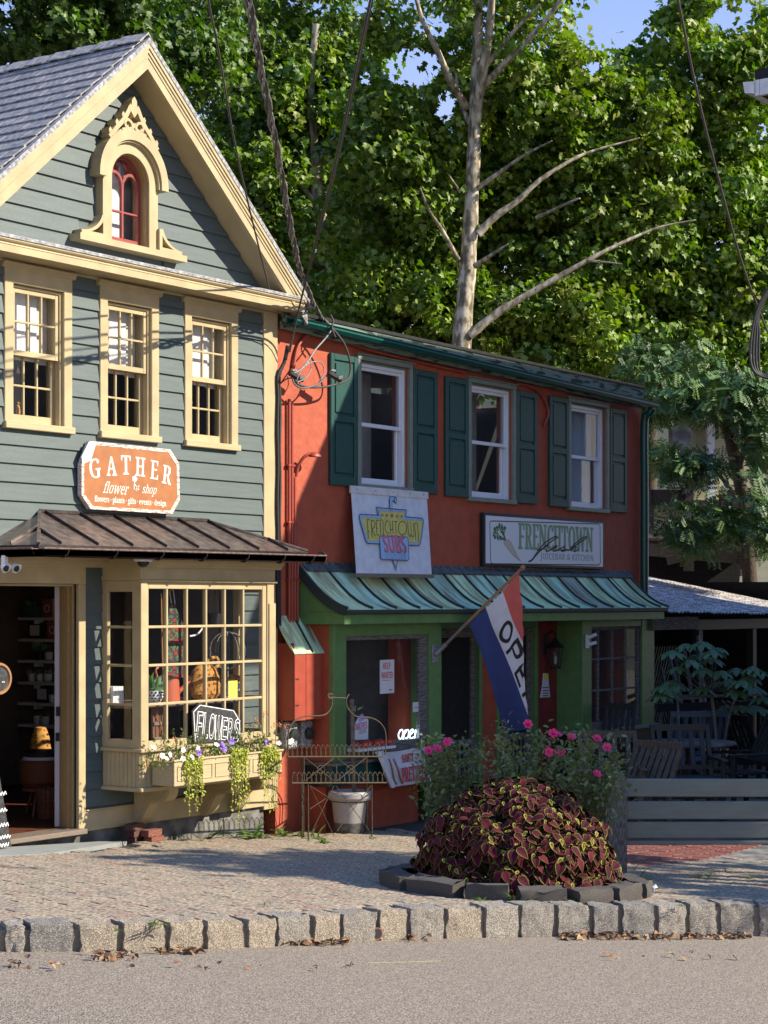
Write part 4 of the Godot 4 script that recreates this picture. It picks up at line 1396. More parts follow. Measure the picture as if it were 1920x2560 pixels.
	for i in 16:
		var a := TAU * i / 16
		bar(bc, "stave", M.basket_brown, bc.position + Vector3(cos(a) * .085, 0, sin(a) * .085), bc.position + Vector3(cos(a) * .1, .27, sin(a) * .1), .034, .012, Vector3(cos(a), 0, sin(a)), .002)
	for y in [.06, .16, .24]: tube(bc, "hoop", M.stool_wood, ring_pts(bc.position + Vector3(0, y, 0), .098 + y * .05, 18), .007, 5)
	lathe(bc, "bottom", M.basket_brown, [Vector2(0, .01), Vector2(.083, .01), Vector2(.083, .02), Vector2(0, .02)], bc.position, 16)
	# bay display
	var tb := thing("display_table", "low plank display table standing in the bay window", "table", Vector3(12.35, .087, .02))
	bx(tb, "top", M.threshold_wood, 11.78, 13.1, 1.085, 1.115, -.35, .36)
	for x in [11.83, 13.04]:
		for z in [-.3, .3]: bx(tb, "leg", M.dark_wood, x - .025, x + .025, .78 if z > 0 else .087, 1.084, z - .025, z + .025)
	var ct := thing("wooden_crate", "small upright wooden crate in the lower left panes of the bay window", "crate", Vector3(11.9, .79, .3))
	var c0 := w("3", 822, 930, .3)
	var c1 := w("3", 905, 1105, .3)
	for i in 4: bx(ct, "slat", M.stool_wood, c0.x + i * .052, c0.x + i * .052 + .046, .79, 1.08, .30, .312)
	bx(ct, "rail", M.threshold_wood, c0.x, c0.x + .2, .93, .96, .313, .325)
	bx(ct, "rail", M.threshold_wood, c0.x, c0.x + .2, .80, .83, .313, .325)
	var ap := thing("hanging_apron", "dark floral cloth apron hanging behind the bay panes", "apron", w("3", 935, 345, .22))
	var ao := [w("3", 932, 345, .22), w("3", 905, 465, .22), w("3", 900, 740, .22), w("3", 1008, 752, .22), w("3", 1018, 500, .22), w("3", 952, 352, .22)]
	prism(ap, "cloth", M.floral_cloth, ao, .215, .222)
	tube(ap, "strap", M.paper, [w("3", 935, 345, .22), w("3", 925, 280, .22), w("3", 945, 270, .22), w("3", 955, 350, .22)], .004, 5)
	var br := thing("bent_branch", "pale bare branch leaning up the left panes of the bay window", "branch", w("3", 890, 1090, .33))
	tube(br, "stem", M.pole_wood, spline([w("3", 893, 1090, .33), w("3", 890, 800, .33), w("3", 884, 560, .33), w("3", 880, 290, .33)], 4), [.012, .007], 6)
	tube(br, "twig", M.pole_wood, spline([w("3", 893, 1090, .33), w("3", 870, 980, .33), w("3", 840, 925, .34)], 4), [.009, .004], 5)
	var hp := thing("hoop_handle", "pale curved cane hoop behind the upper bay panes", "hoop", w("3", 1035, 525, .2))
	tube(hp, "cane", M.paper, spline([w("3", 1035, 525, .2), w("3", 1075, 515, .2), w("3", 1105, 480, .2), w("3", 1120, 450, .2)], 4), .009, 6)
	var cp := w("3", 905, 868, .16)
	var wc := thing("watering_can", "orange metal watering can on the display table in the bay", "watering can", Vector3(cp.x, 1.116, .16))
	lathe(wc, "body", M.watering_can, [Vector2(0, 0), Vector2(.12, 0), Vector2(.125, .01), Vector2(.115, .22), Vector2(.1, .22), Vector2(.1, .02), Vector2(0, .02)], wc.position, 20)
	tube(wc, "spout", M.watering_can, [wc.position + Vector3(.1, .06, .02), wc.position + Vector3(.2, .14, .05), wc.position + Vector3(.25, .21, .06)], [.028, .018, .03], 10)
	tube(wc, "handle", M.watering_can, spline([wc.position + Vector3(-.1, .2, 0), wc.position + Vector3(-.13, .29, 0), wc.position + Vector3(-.02, .31, 0), wc.position + Vector3(.07, .28, 0)], 5), .011, 6)
	var gp := w("3", 838, 888, .3)
	var gt := thing("patterned_pot", "black and white patterned pot with a spiky plant in the bay window", "plant pot", Vector3(gp.x, 1.116, .3))
	lathe(gt, "pot", M.paper, [Vector2(0, 0), Vector2(.05, 0), Vector2(.085, .06), Vector2(.085, .115), Vector2(.07, .115), Vector2(0, .08)], gt.position, 18)
	for j in 4:
		for i in 16:
			var a := TAU * (i + .5 * (j % 2)) / 16
			var rr: float = [.068, .078, .086, .0865][j]
			ball(gt, "spot", M.ink_black, gt.position + Vector3(cos(a) * rr, .03 + j * .024, sin(a) * rr), Vector3(.009, .009, .009), 5) if i % 2 == 0 or j > 0 else null
	tuft(gt, gt.position + Vector3(0, .1, 0), 22, .16, .1, L(.06, .13, .06))
	var tt := w("3", 1115, 885, .12)
	var bag := thing("tote_bag", "mustard patterned cloth tote bag with handles on the bay display table", "bag", Vector3(tt.x, 1.116, .12))
	lathe(bag, "body", M.mustard_cloth, [Vector2(0, 0), Vector2(.13, 0), Vector2(.175, .05), Vector2(.18, .16), Vector2(.14, .26), Vector2(.085, .31), Vector2(.06, .33), Vector2(0, .3)], bag.position, 18, Basis.from_scale(Vector3(1.05, 1, .6)))
	tube(bag, "handle", M.mustard_cloth, spline([bag.position + Vector3(.0, .3, .02), bag.position + Vector3(.03, .36, .03), bag.position + Vector3(.13, .37, .03), bag.position + Vector3(.16, .31, .03), bag.position + Vector3(.1, .27, .03)], 5), .017, 7)
	var gl := w("3", 1243, 603, .2)
	var gb := thing("wire_globe", "silvery wire globe ornament in the right panes of the bay window", "ornament", gl)
	for i in 5:
		var a := PI * i / 5
		var pts := []
		for j in 25:
			var g := TAU * j / 24
			pts.append(gl + Vector3(cos(a) * sin(g), cos(g), sin(a) * sin(g)) * .17)
		tube(gb, "hoop", M.galvanised, pts, .0035, 5)
	lathe(gb, "stand", M.galvanised, [Vector2(0, 0), Vector2(.05, 0), Vector2(.05, .01), Vector2(.008, .02), Vector2(.006, gl.y - .17 - 1.116), Vector2(0, gl.y - .17 - 1.116)], Vector3(gl.x, 1.116, gl.z), 12)
	var pk := w("3", 1170, 430, .15)
	var hb := thing("hanging_basket", "small black hanging pot on cords at the top of the bay window", "hanging pot", pk)
	lathe(hb, "pot", M.black_iron, [Vector2(0, -.06), Vector2(.055, -.06), Vector2(.068, .05), Vector2(.06, .05), Vector2(0, -.03)], pk, 14)
	for s in [-.06, .06]: tube(hb, "cord", M.threshold_wood, [pk + Vector3(s, .05, 0), pk + Vector3(0, .36, 0), pk + Vector3(0, .62, 0)], .003, 5)
	var nt := thing("sticky_note", "yellow paper note stuck inside the bay glass", "note", w("3", 1273, 820, .42))
	bx(nt, "note", M.note_yellow, nt.position.x - .062, nt.position.x + .062, nt.position.y - .085, nt.position.y + .085, .415, .417, 0)
	for i in 4: bx(nt, "writing", M.threshold_wood, nt.position.x - .04, nt.position.x + .03 - .01 * (i % 2), nt.position.y + .035 - i * .026, nt.position.y + .038 - i * .026, .4171, .4175, 0)
	var cu := thing("stacked_cushions", "pale striped cushions stacked beside the tote bag in the bay window", "cushion", w("3", 1245, 800, .05) * Vector3(1, 0, 1) + Vector3(0, 1.116, 0))
	for i in 3: lathe(cu, "cushion", [M.white_paint, M.paper, M.mustard_cloth][i], [Vector2(0, 0), Vector2(.09, 0), Vector2(.12, .03), Vector2(.11, .06), Vector2(0, .07)], cu.position + Vector3(.01 * i, .068 * i, 0), 14)
	# white book stand seen through the bay's narrow side panes
	var bo := thing("book_stack", "row of white books on the bay ledge behind the narrow side panes", "books", w("3", 650, 880, .15))
	for i in 4: bx(bo, "book", M.paper, bo.position.x - .02 + i * .034, bo.position.x + .01 + i * .034, 1.116, 1.27, .0, .1, .001)
	build_flower_box()
	build_door_front()
func ring_pts(c: Vector3, r: float, k: int) -> Array:
	var o := []
	for i in k + 1: o.append(c + Vector3(cos(TAU * i / k), 0, sin(TAU * i / k)) * r)
	return o
func tuft(parent: Node, p: Vector3, n: int, ln: float, sp: float, c: Color, mesh: Mesh = null, mt := "leaf") -> void:
	var xf := []
	var cs := []
	for i in n:
		var d := (rnd_dir() * Vector3(1, .4, 1) + Vector3(0, .75, 0)).normalized()
		xf.append(Transform3D(leaf_basis(d.cross(rnd_dir()).normalized(), d, ln * rng.randf_range(.6, 1.1)), p + d * sp * rng.randf() * .4))
		cs.append(c * rng.randf_range(.75, 1.3))
	leaves(parent, "foliage", mesh if mesh else leaf_oval(), M[mt], xf, cs)
func build_flower_box() -> void:
	var f := thing("flower_box", "cream panelled window box fixed under the bay's front panes", "window box", Vector3(12.56, .445, .6))
	var c: Material = M.cream_grain
	bx(f, "front_board", c, 11.834, 13.285, .445, .652, .70, .722)
	bx(f, "end_board", c, 11.834, 11.856, .445, .652, .472, .699)
	bx(f, "end_board", c, 13.263, 13.285, .445, .652, .472, .699)
	bx(f, "bottom", c, 11.857, 13.262, .445, .465, .472, .699)
	bx(f, "rim", c, 11.82, 13.3, .652, .668, .70, .735)
	bx(f, "rim", c, 13.263, 13.3, .652, .668, .472, .699)
	bx(f, "soil", M.soil, 11.857, 13.262, .58, .63, .472, .699, 0)
	for i in 3:
		var x0: float = [11.87, 12.36, 12.87][i]
		var x1: float = [12.32, 12.83, 13.25][i]
		for q in [[x0, x1, .604, .61], [x0, x1, .487, .493], [x0, x0 + .006, .493, .604], [x1 - .006, x1, .493, .604]]:
			bx(f, "panel_bead", M.cream, q[0], q[1], q[2], q[3], .7215, .729, .002)
	# planting: each kind is its own plant
	var mk := leaf_oval()
	for i in 7:
		var x: float = 11.9 + i * .215
		var p := Vector3(x, .63, .58)
		var nm: String = ["leftmost, spilling over the box end", "beside the first white petunias", "before the middle panes", "under the chalk sign's left corner", "under the chalk sign", "right of the chalk sign", "at the right end by the orange wall"][i]
		var t := thing("bedding_plant", "bushy small-leaved bedding plant in the window box, " + nm, "plant", p, "bedding plants in the window box")
		var xf := []
		var cs := []
		for k in 260:
			var d := Vector3(rng.randf_range(-1, 1) * .19, rng.randf() * rng.randf() * .26 - .02, rng.randf_range(-.7, 1.2) * .12)
			if i == 0: d.x -= .08
			if i == 3 or i == 4: d.y *= .55
			var n := (rnd_dir() + Vector3(.3, .6, .5)).normalized()
			xf.append(Transform3D(leaf_basis(n, rnd_dir() + Vector3(0, .4, 0), rng.randf_range(.018, .036)), p + d))
			var q := rng.randf()
			cs.append(L(.14, .20, .045).srgb_to_linear() * rng.randf_range(.7, 1.3) if q < .45 else (Color(.23, .15, .06) if q < .75 else Color(.07, .13, .04)) * rng.randf_range(.7, 1.3))
		leaves(t, "foliage", mk, M.leaf, xf, cs)
		for k in 5:
			var top := p + Vector3(rng.randf_range(-.14, .14), rng.randf_range(.16, .3) * (.6 if i == 3 or i == 4 else 1.0), rng.randf_range(-.05, .09))
			tube(t, "stem", M.stem, [p + Vector3(rng.randf_range(-.06, .06), 0, 0), top], [.003, .0015], 4)
			var lx := []
			var lc := []
			for u in 8:
				lx.append(Transform3D(leaf_basis(rnd_dir() + Vector3(0, .6, .4), rnd_dir() + Vector3(0, .3, 0), rng.randf_range(.02, .034)), top.lerp(p, rng.randf() * .5)))
				lc.append(Color(.13, .2, .05) * rng.randf_range(.7, 1.2))
			leaves(t, "sprig", mk, M.leaf, lx, lc)
	# petunias and salvias: single flowers that can be picked out
	var white := flower_mesh(5, .35, Color(.7, .7, .5), Color(.82, .82, .8))
	var purple := flower_mesh(5, .4, Color(.12, .03, .25), Color(.24, .13, .55))
	var orange := leaf_mesh([Vector2(0, 0), Vector2(.12, .2), Vector2(.1, .8), Vector2(0, 1)], .6, .1)
	var px := [[835, 1133], [885, 1178], [925, 1172], [905, 1195], [998, 1145], [998, 1195], [1078, 1140], [1045, 1187], [1035, 1195], [1180, 1120], [1520, 1110], [1578, 1103], [1590, 1095]]
	var pw := thing("white_petunias", "white petunias in bloom along the window box", "flowers", Vector3(12.3, .66, .68))
	for q in px:
		var o := mi(pw, "flower", white, M.petal, Transform3D(leaf_basis((Vector3(-.2, .5, 1) + rnd_dir() * .4).normalized(), rnd_dir(), .026) * Basis(Vector3.RIGHT, PI / 2), w("3", q[0], q[1], .725)))
	var pv := thing("purple_petunias", "violet petunias in bloom in the middle of the window box", "flowers", Vector3(12.7, .66, .7))
	for q in [[1082, 1160], [1205, 1130], [1215, 1145], [1210, 1118], [1262, 1100], [1255, 1108], [1450, 1110], [1222, 1138], [1080, 1170]]:
		mi(pv, "flower", purple, M.petal, Transform3D(leaf_basis((Vector3(-.2, .4, 1) + rnd_dir() * .4).normalized(), rnd_dir(), .03) * Basis(Vector3.RIGHT, PI / 2), w("3", q[0], q[1], .735)))
	var cf := thing("orange_cuphea", "spiky stems with small orange red tube flowers at the window box ends", "flowers", Vector3(13.2, .66, .6))
	var cx := []
	var cc := []
	for q in [[950, 1075], [955, 1085], [1388, 1000], [1395, 975], [1400, 985], [1440, 950], [1455, 940], [1500, 1000], [1520, 995], [1515, 1010], [1550, 1010], [1560, 1020], [1570, 1000], [1490, 1015], [1530, 1000], [800, 1215], [790, 1225]]:
		for k in 5:
			cx.append(Transform3D(leaf_basis(rnd_dir(), Vector3(rng.randf_range(-1, 1), -.6, .4), rng.randf_range(.022, .034)), w("3", q[0] + rng.randf_range(-9, 9), q[1] + rng.randf_range(-10, 10), .66)))
			cc.append(Color(.55, .13, .04) if rng.randf() < .6 else Color(.6, .3, .12))
	for q in [[1388, 960], [1440, 930], [1510, 990], [1555, 1000]]:
		tube(cf, "stem", M.stem, [w("3", q[0] - 10, 1130, .62), w("3", q[0], q[1], .66)], [.004, .002], 4)
	leaves(cf, "tube_flowers", orange, M.petal, cx, cc)
	# golden creeping jenny in three hanks
	var rl := leaf_round()
	for q in [[1060, 1190, 1550, 95, "left hank, hanging before the first panel"], [1310, 1160, 1600, 90, "middle hank, the longest, reaching the pavement weeds"], [1475, 1150, 1490, 95, "right hank, at the end of the box"]]:
		var tp := w("3", q[0], q[1], .735)
		var t := thing("creeping_jenny", "golden trailing creeping jenny on the window box: " + q[4], "plant", tp, "golden trailing plants on the window box")
		var xf := []
		var cs := []
		var n := 15
		for s in n:
			var u := (s + .5) / n - .5
			var ln: float = lerpf(.35, 1.0, rng.randf()) * (1.0 if absf(u) < .3 else .75)
			var x0: float = q[0] + u * q[3]
			var yb: float = lerpf(q[1], q[2], ln)
			var pts := [w("3", x0, q[1] - 18, .69), w("3", x0, q[1] + 12, .742), w("3", x0 + rng.randf_range(-6, 6), lerpf(q[1], yb, .5), .748), w("3", x0 + u * 18 + rng.randf_range(-8, 8), yb, .745)]
			pts = spline(pts, 5)
			tube(t, "strand", M.stem, pts, .0018, 4)
			for i in pts.size() - 1:
				for r in 4 if i < 9 else 2:
					var p: Vector3 = pts[i].lerp(pts[i + 1], rng.randf())
					var n3 := (rnd_dir() * .9 + Vector3(.25, .35, 1)).normalized()
					xf.append(Transform3D(leaf_basis(n3, rnd_dir() + Vector3(0, -.6, 0), rng.randf_range(.015, .026)), p))
					cs.append(Color(.42, .44, .05) * rng.randf_range(.75, 1.25))
		leaves(t, "leaves", rl, M.leaf, xf, cs)
	# the chalk sign standing among the flowers
	var so := octagon("3", [[1085, 896], [1278, 928], [1312, 985], [1316, 1105], [1058, 1105], [1048, 935]], .50)
	var sg := thing("flowers_chalkboard", "tilted grey chalkboard sign reading FLOWERS in the window box", "sign", w("3", 1180, 1100, .5))
	prism(sg, "board", M.chalkboard, so, .488, .502)
	var cxy := Vector2.ZERO
	for p in so: cxy += Vector2(p.x, p.y) / so.size()
	var ln2 := []
	for p in so: ln2.append(Vector2(p.x, p.y).lerp(cxy, .055))
	for i in ln2.size():
		if i == 3: continue
		prism(sg, "chalk_border", M.chalk, ribbon2([ln2[i], ln2[(i + 1) % ln2.size()]], .007), .501, .5036)
	for i in 7:
		var ch := "FLOWERS"[i]
		var t := i / 6.0
		var a := w("3", lerpf(1087, 1290, t), lerpf(1006, 1040, t), .5)
		var tall: float = [.225, .225, .225, .215, .20, .20, .21][i]
		var xf := Transform3D(Basis(Vector3(0, 0, 1), -.13), Vector3(a.x, a.y, .504))
		lettering(sg, "chalk_letter", M.chalk, ch, sans_b, xf, .074 if ch != "W" else .1, tall, .002)
		lettering(sg, "letter_heart", M.chalkboard, ch, sans, xf.translated(Vector3(0, 0, .0013)), .058 if ch != "W" else .083, tall * .94, .0016)
func build_door_front() -> void:
	# stone slab, loose bricks, two signs at the left edge of the doorway
	var a := [zg("3", -160, 1702), zg("3", 175, 1722), zg("3", 705, 1641), zg("3", 470, 1607)]
	var s := thing("door_slab", "flat bluestone slab laid before the shop door", "stone slab", Vector3(10.9, gh(10.9), .45))
	var acc := Acc.new()
	var o := Vector3(10.9, 0, .45)
	var t := []
	for p in [Vector3(9.6, 0, .16), Vector3(9.6, 0, .62), Vector3(10.35, 0, .72), Vector3(11.82, 0, .2), Vector3(11.6, 0, .09)]: t.append(p + Vector3(0, gh(p.x) + .006, 0) - o)
	for i in range(1, t.size() - 1): acc.tri(t[0], t[i], t[i + 1])
	for i in t.size():
		var j := (i + 1) % t.size()
		acc.quad(t[i] - Vector3(0, .04, 0), t[j] - Vector3(0, .04, 0), t[j], t[i])
	mi(s, "slab", acc.mesh(), M.bluestone, Transform3D(Basis.IDENTITY, o))
	var by := gh(12.2) - .012
	var n := 0
	for q in [[12.02, 0, .12, .2, "lower brick at the left of the small pile under the bay"], [12.12, 0, .235, .1, "lower front brick of the small pile under the bay"], [12.0, .06, .135, .14, "upper brick of the small pile under the bay"], [12.1, .06, .225, .05, "upper front brick, sunlit, of the small pile under the bay"], [11.96, .12, .15, .25, "topmost dark brick of the small pile under the bay"]]:
		var b := tag(mi(self, "loose_brick", rough_block(Vector3(.19, .056, .09), .002, 2, 1, 1), M.brick_dark if n % 2 == 0 else M.brick, Transform3D(Basis(Vector3.UP, q[3]), Vector3(q[0], by + .03 + q[1], q[2]))), q[4], "brick", "loose bricks under the bay window")
		n += 1
	var sb := thing("sandwich_board", "black chalk sandwich board with white handwriting at the left edge by the door", "sign", zg("3", 10, 1692))
	var z := sb.position.z
	var y0 := sb.position.y
	var fr := [w("3", -120, 1700, z), w("3", 62, 1668, z), w("3", -2, 1290, z), w("3", -70, 1290, z)]
	prism(sb, "board", M.chalkboard, [Vector2(fr[0].x, y0), Vector2(fr[1].x, y0 + .02), Vector2(fr[2].x, fr[2].y), Vector2(fr[3].x, fr[3].y)], z - .012, z)
	prism(sb, "rear_board", M.chalkboard, [Vector2(fr[0].x, y0), Vector2(fr[1].x - .02, y0), Vector2(fr[2].x - .02, fr[2].y), Vector2(fr[3].x, fr[3].y)], z - .2, z - .188)
	for q in [[8, 1390], [12, 1480], [20, 1560], [30, 1625], [22, 1670]]:
		var pts := []
		for i in 14: pts.append(w("3", q[0] - 34 + i * 4.6, q[1] + sin(i * 1.9 + q[1]) * 11 - i * .8, z))
		var p2 := []
		for p in pts: p2.append(Vector2(p.x, p.y))
		prism(sb, "chalk_writing", M.chalk, ribbon2(spline(p2, 2), .007), z, z + .0012)
	var rc := w("3", -12, 757, .06)
	var rs := thing("round_sign", "round slate sign with a pale wooden rim at the left of the doorway", "sign", rc)
	lathe(rs, "board", M.chalkboard, [Vector2(0, 0), Vector2(.112, 0), Vector2(.112, .015), Vector2(0, .015)], rc, 28, Basis(Vector3.RIGHT, PI / 2))
	lathe(rs, "rim", M.pole_wood, [Vector2(.102, .0), Vector2(.125, 0), Vector2(.13, .012), Vector2(.125, .028), Vector2(.108, .028), Vector2(.102, .012)], rc, 28, Basis(Vector3.RIGHT, PI / 2))
	bx(rs, "chalk_mark", M.chalk, rc.x + .03, rc.x + .06, rc.y - .03, rc.y - .025, rc.z + .015, rc.z + .0165, 0)
	# dome camera and twin spot under the shop awning
	var dc := w("3", 748, 128, .5)
	var d := thing("dome_camera", "white dome camera with a black eye under the shop awning", "camera", Vector3(dc.x, 2.36, .53))
	lathe(d, "housing", M.vinyl_white, [Vector2(0, -.03), Vector2(.075, -.03), Vector2(.08, -.02), Vector2(.08, 0), Vector2(0, 0)], Vector3(dc.x, 2.36, .57), 20)
	ball(d, "eye", M.ink_black, Vector3(dc.x, 2.33, .57), Vector3(.05, .048, .05), 16)
	var tw := w("3", 45, 135, .4)
	var e := thing("twin_spotlight", "small white twin headed floodlight under the awning above the door", "spotlight", tw)
	for sgn in [-1.0, 1.0]:
		lathe(e, "lamp_head", M.vinyl_white, [Vector2(0, 0), Vector2(.03, .01), Vector2(.045, .05), Vector2(.04, .05), Vector2(0, .03)], tw + Vector3(sgn * .055, 0, .0), 14, Basis(Vector3.RIGHT, 2.2))
		ball(e, "lens", M.ink_black, tw + Vector3(sgn * .055, -.026, .034), Vector3(.03, .03, .012), 10)
	bx(e, "bracket", M.vinyl_white, tw.x - .02, tw.x + .02, tw.y - .02, 2.36, tw.z - .06, tw.z - .02)


# ---------- the orange delicatessen ----------
const DL := 14.094
const DR := 21.6
func build_deli() -> void:
	var h := thing("orange_deli_building", "orange stucco two storey delicatessen with green shutters and copper awning", "building", Vector3(17.8, -.25, 0))
	var st: Material = M.orange_stucco
	var wins := [[15.395, 16.38, 3.145, 4.515], [17.468, 18.475, 3.106, 4.483], [19.688, 20.70, 3.09, 4.458]]
	var holes := []
	for q in wins: holes.append([q[0] + .06, q[1] - .06, q[2] + .05, q[3] - .06])
	holes.append([14.7, 16.25, .5, 1.7]); holes.append([16.9, 17.74, -.23, 1.74]); holes.append([18.11, 18.96, -.23, 1.74]); holes.append([19.6, 21.05, .5, 1.7])
	mi(h, "wall", wall_mesh(DL, DR, -.4, 4.66, -.2, 0, holes), st)
	bx(h, "side_wall", st, DR - .15, DR - .002, -.4, 4.6, -7.0, -.2, 0)
	bx(h, "side_wall", st, DL, DL + .12, -.4, 4.6, -7.0, -.2, 0)
	bx(h, "rear_wall", st, DL, DR, -.4, 4.6, -7.1, -7.0, 0)
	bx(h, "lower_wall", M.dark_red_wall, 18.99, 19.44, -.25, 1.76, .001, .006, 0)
	bx(h, "floor", M.dark_wood, DL + .12, DR - .15, -.3, -.2, -7.0, -.2, 0)
	bx(h, "ceiling", M.plaster_grey, DL + .12, DR - .15, 2.2, 2.4, -7.0, -.2, 0)
	bx(h, "inner_wall", M.plaster_grey, DL + .12, DR - .15, -.2, 2.2, -3.0, -2.9, 0)
	bx(h, "inner_wall", M.plaster_grey, 16.45, 16.55, -.2, 2.2, -2.9, -.21, 0)
	bx(h, "inner_wall", M.steel_dark, DL + .12, DR - .15, 2.4, 4.5, -2.0, -1.9, 0)
	# roof: low slope back, dark edge, peeling fascia, gutter that falls to the right
	var roof_y := func(x: float) -> float: return lerpf(4.79, 4.735, (x - DL) / (DR - DL))
	var gut_y := func(x: float) -> float: return lerpf(4.705, 4.53, (x - DL) / (DR - DL))
	var ra := Acc.new()
	var ro := Vector3(DL, 4.7, 0)
	var e0 := Vector3(13.9, roof_y.call(13.9), .13) - ro
	var e1 := Vector3(21.46, roof_y.call(21.46), .13) - ro
	var f0 := e0 + Vector3(0, .5, -7.3)
	var f1 := e1 + Vector3(0, .5, -7.3)
	var dn := Vector3(0, -.035, 0)
	ra.quad(e0, e1, f1, f0)
	ra.quad(e0 + dn, e1 + dn, e1, e0)
	ra.quad(e1 + dn, f1 + dn, f1, e1)
	ra.quad(f0 + dn, f1 + dn, e1 + dn, e0 + dn)
	mi(h, "roof", ra.mesh(), M.shed_dark, Transform3D(Basis.IDENTITY, ro))
	prism(h, "fascia", M.sage_peeling, [Vector2(DL, gut_y.call(DL) - .06), Vector2(21.44, gut_y.call(21.44) - .03), Vector2(21.44, roof_y.call(21.44) - .036), Vector2(DL, roof_y.call(DL) - .036)], .08, .118)
	prism(h, "fascia_strip", M.sage_peeling, [Vector2(DL, gut_y.call(DL) - .1), Vector2(21.44, gut_y.call(21.44) - .07), Vector2(21.44, gut_y.call(21.44) + .012), Vector2(DL, gut_y.call(DL) - .03)], .05, .095)
	var gp := [Vector2(.125, -.055), Vector2(.2, -.06), Vector2(.228, -.03), Vector2(.225, -.012), Vector2(.24, .002), Vector2(.232, .006), Vector2(.215, -.008), Vector2(.215, -.03), Vector2(.195, -.05), Vector2(.13, -.046), Vector2(.13, .0), Vector2(.125, .0)]
	var poly := PackedVector2Array()
	for p in gp: poly.append(p)
	var gl := Vector3(DL + .02, gut_y.call(DL), 0)
	var g2 := Vector3(21.66, gut_y.call(21.66), 0)
	var gd := g2 - gl
	mi(h, "gutter", prism_mesh(poly, gd.length()), M.gutter_green, Transform3D(Basis(Vector3(0, 0, 1), Vector3(0, 1, 0), -gd.normalized()), g2))
	# downspout
	tube(h, "downspout", M.gutter_green, spline([Vector3(21.58, 4.46, .17), Vector3(21.575, 4.40, .13), Vector3(21.57, 4.3, .065), Vector3(21.57, 3.4, .065), Vector3(21.57, 1.9, .065)], 3), .052, 10)
	# upper windows and shutters
	for i in 3:
		deli_window(h, wins[i], i)
	var sh := [[14.93, 15.385, 3.155, 4.47], [16.39, 16.845, 3.149, 4.458], [17.005, 17.458, 3.14, 4.443], [18.482, 18.94, 3.13, 4.425], [19.23, 19.68, 3.12, 4.43], [20.71, 21.15, 3.113, 4.41]]
	for q in sh: shutter(h, q)
	build_copper_awning(h)
	build_deli_front(h)
func deli_window(h: Node3D, q: Array, i: int) -> void:
	var n := group_node(h, "window", Vector3((q[0] + q[1]) * .5, q[2], 0))
	var sg: Material = M.sage_trim
	var vw: Material = M.vinyl_white
	var x0: float = q[0]
	var x1: float = q[1]
	var y0: float = q[2]
	var y1: float = q[3]
	bx(n, "casing", sg, x0, x0 + .058, y0 + .05, y1 - .06, -.02, .035)
	bx(n, "casing", sg, x1 - .058, x1, y0 + .05, y1 - .06, -.02, .035)
	bx(n, "casing", sg, x0, x1, y1 - .06, y1 - .012, -.02, .036)
	bx(n, "drip_cap", sg, x0 - .025, x1 + .025, y1 - .012, y1 + .004, -.01, .055, .004)
	bx(n, "sill", sg, x0 - .005, x1 + .005, y0, y0 + .05, -.15, .045, .006)
	bx(n, "reveal", sg, x0 + .048, x0 + .062, y0 + .05, y1 - .06, -.15, -.021, .002)
	bx(n, "reveal", sg, x1 - .085, x1 - .05, y0 + .05, y1 - .06, -.15, -.021, .002)
	bx(n, "reveal", sg, x0 + .062, x1 - .085, y1 - .085, y1 - .058, -.15, -.021, .002)
	var a := x0 + .062
	var b := x1 - .085
	var c := y0 + .052
	var d := y1 - .085
	bx(n, "vinyl_frame", vw, a, a + .03, c, d, -.11, -.02, .003)
	bx(n, "vinyl_frame", vw, b - .035, b, c, d, -.11, -.02, .003)
	bx(n, "vinyl_frame", vw, a + .03, b - .035, d - .035, d, -.11, -.02, .003)
	bx(n, "vinyl_frame", vw, a + .03, b - .035, c, c + .03, -.11, -.02, .003)
	var ym := lerpf(y0, y1, .485)
	for s in [[ym - .02, d - .036, -.035], [c + .031, ym + .02, -.075]]:
		var z: float = s[2]
		var u0 := a + .031
		var u1 := b - .036 - (.012 if z < -.05 else .0)
		bx(n, "sash", vw, u0, u0 + .032, s[0], s[1], z - .03, z, .003)
		bx(n, "sash", vw, u1 - .032, u1, s[0], s[1], z - .03, z, .003)
		bx(n, "sash", vw, u0 + .032, u1 - .032, s[1] - .033, s[1], z - .03, z - .001, .003)
		bx(n, "sash", vw, u0 + .032, u1 - .032, s[0], s[0] + .04, z - .03, z - .001, .003)
		bx(n, "pane", M.glass, u0 + .03, u1 - .03, s[0] + .035, s[1] - .03, z - .017, z - .013, 0)
	if i == 2:
		var acc := Acc.new()
		var k := 26
		for j in k:
			var u := float(j) / k
			var v := float(j + 1) / k
			var p := Vector3(lerpf(a, b, u), 0, -.2 + sin(u * 46.0) * .02)
			var r := Vector3(lerpf(a, b, v), 0, -.2 + sin(v * 46.0) * .02)
			acc.quad(p + Vector3(0, c, 0), r + Vector3(0, c, 0), r + Vector3(0, d, 0), p + Vector3(0, d, 0))
		mi(n, "curtain", acc.mesh(), M.ink_steel)
	else:
		bx(n, "curtain", M.plaster_grey, b - .36, b + .05, c, d, -.5, -.49, 0)
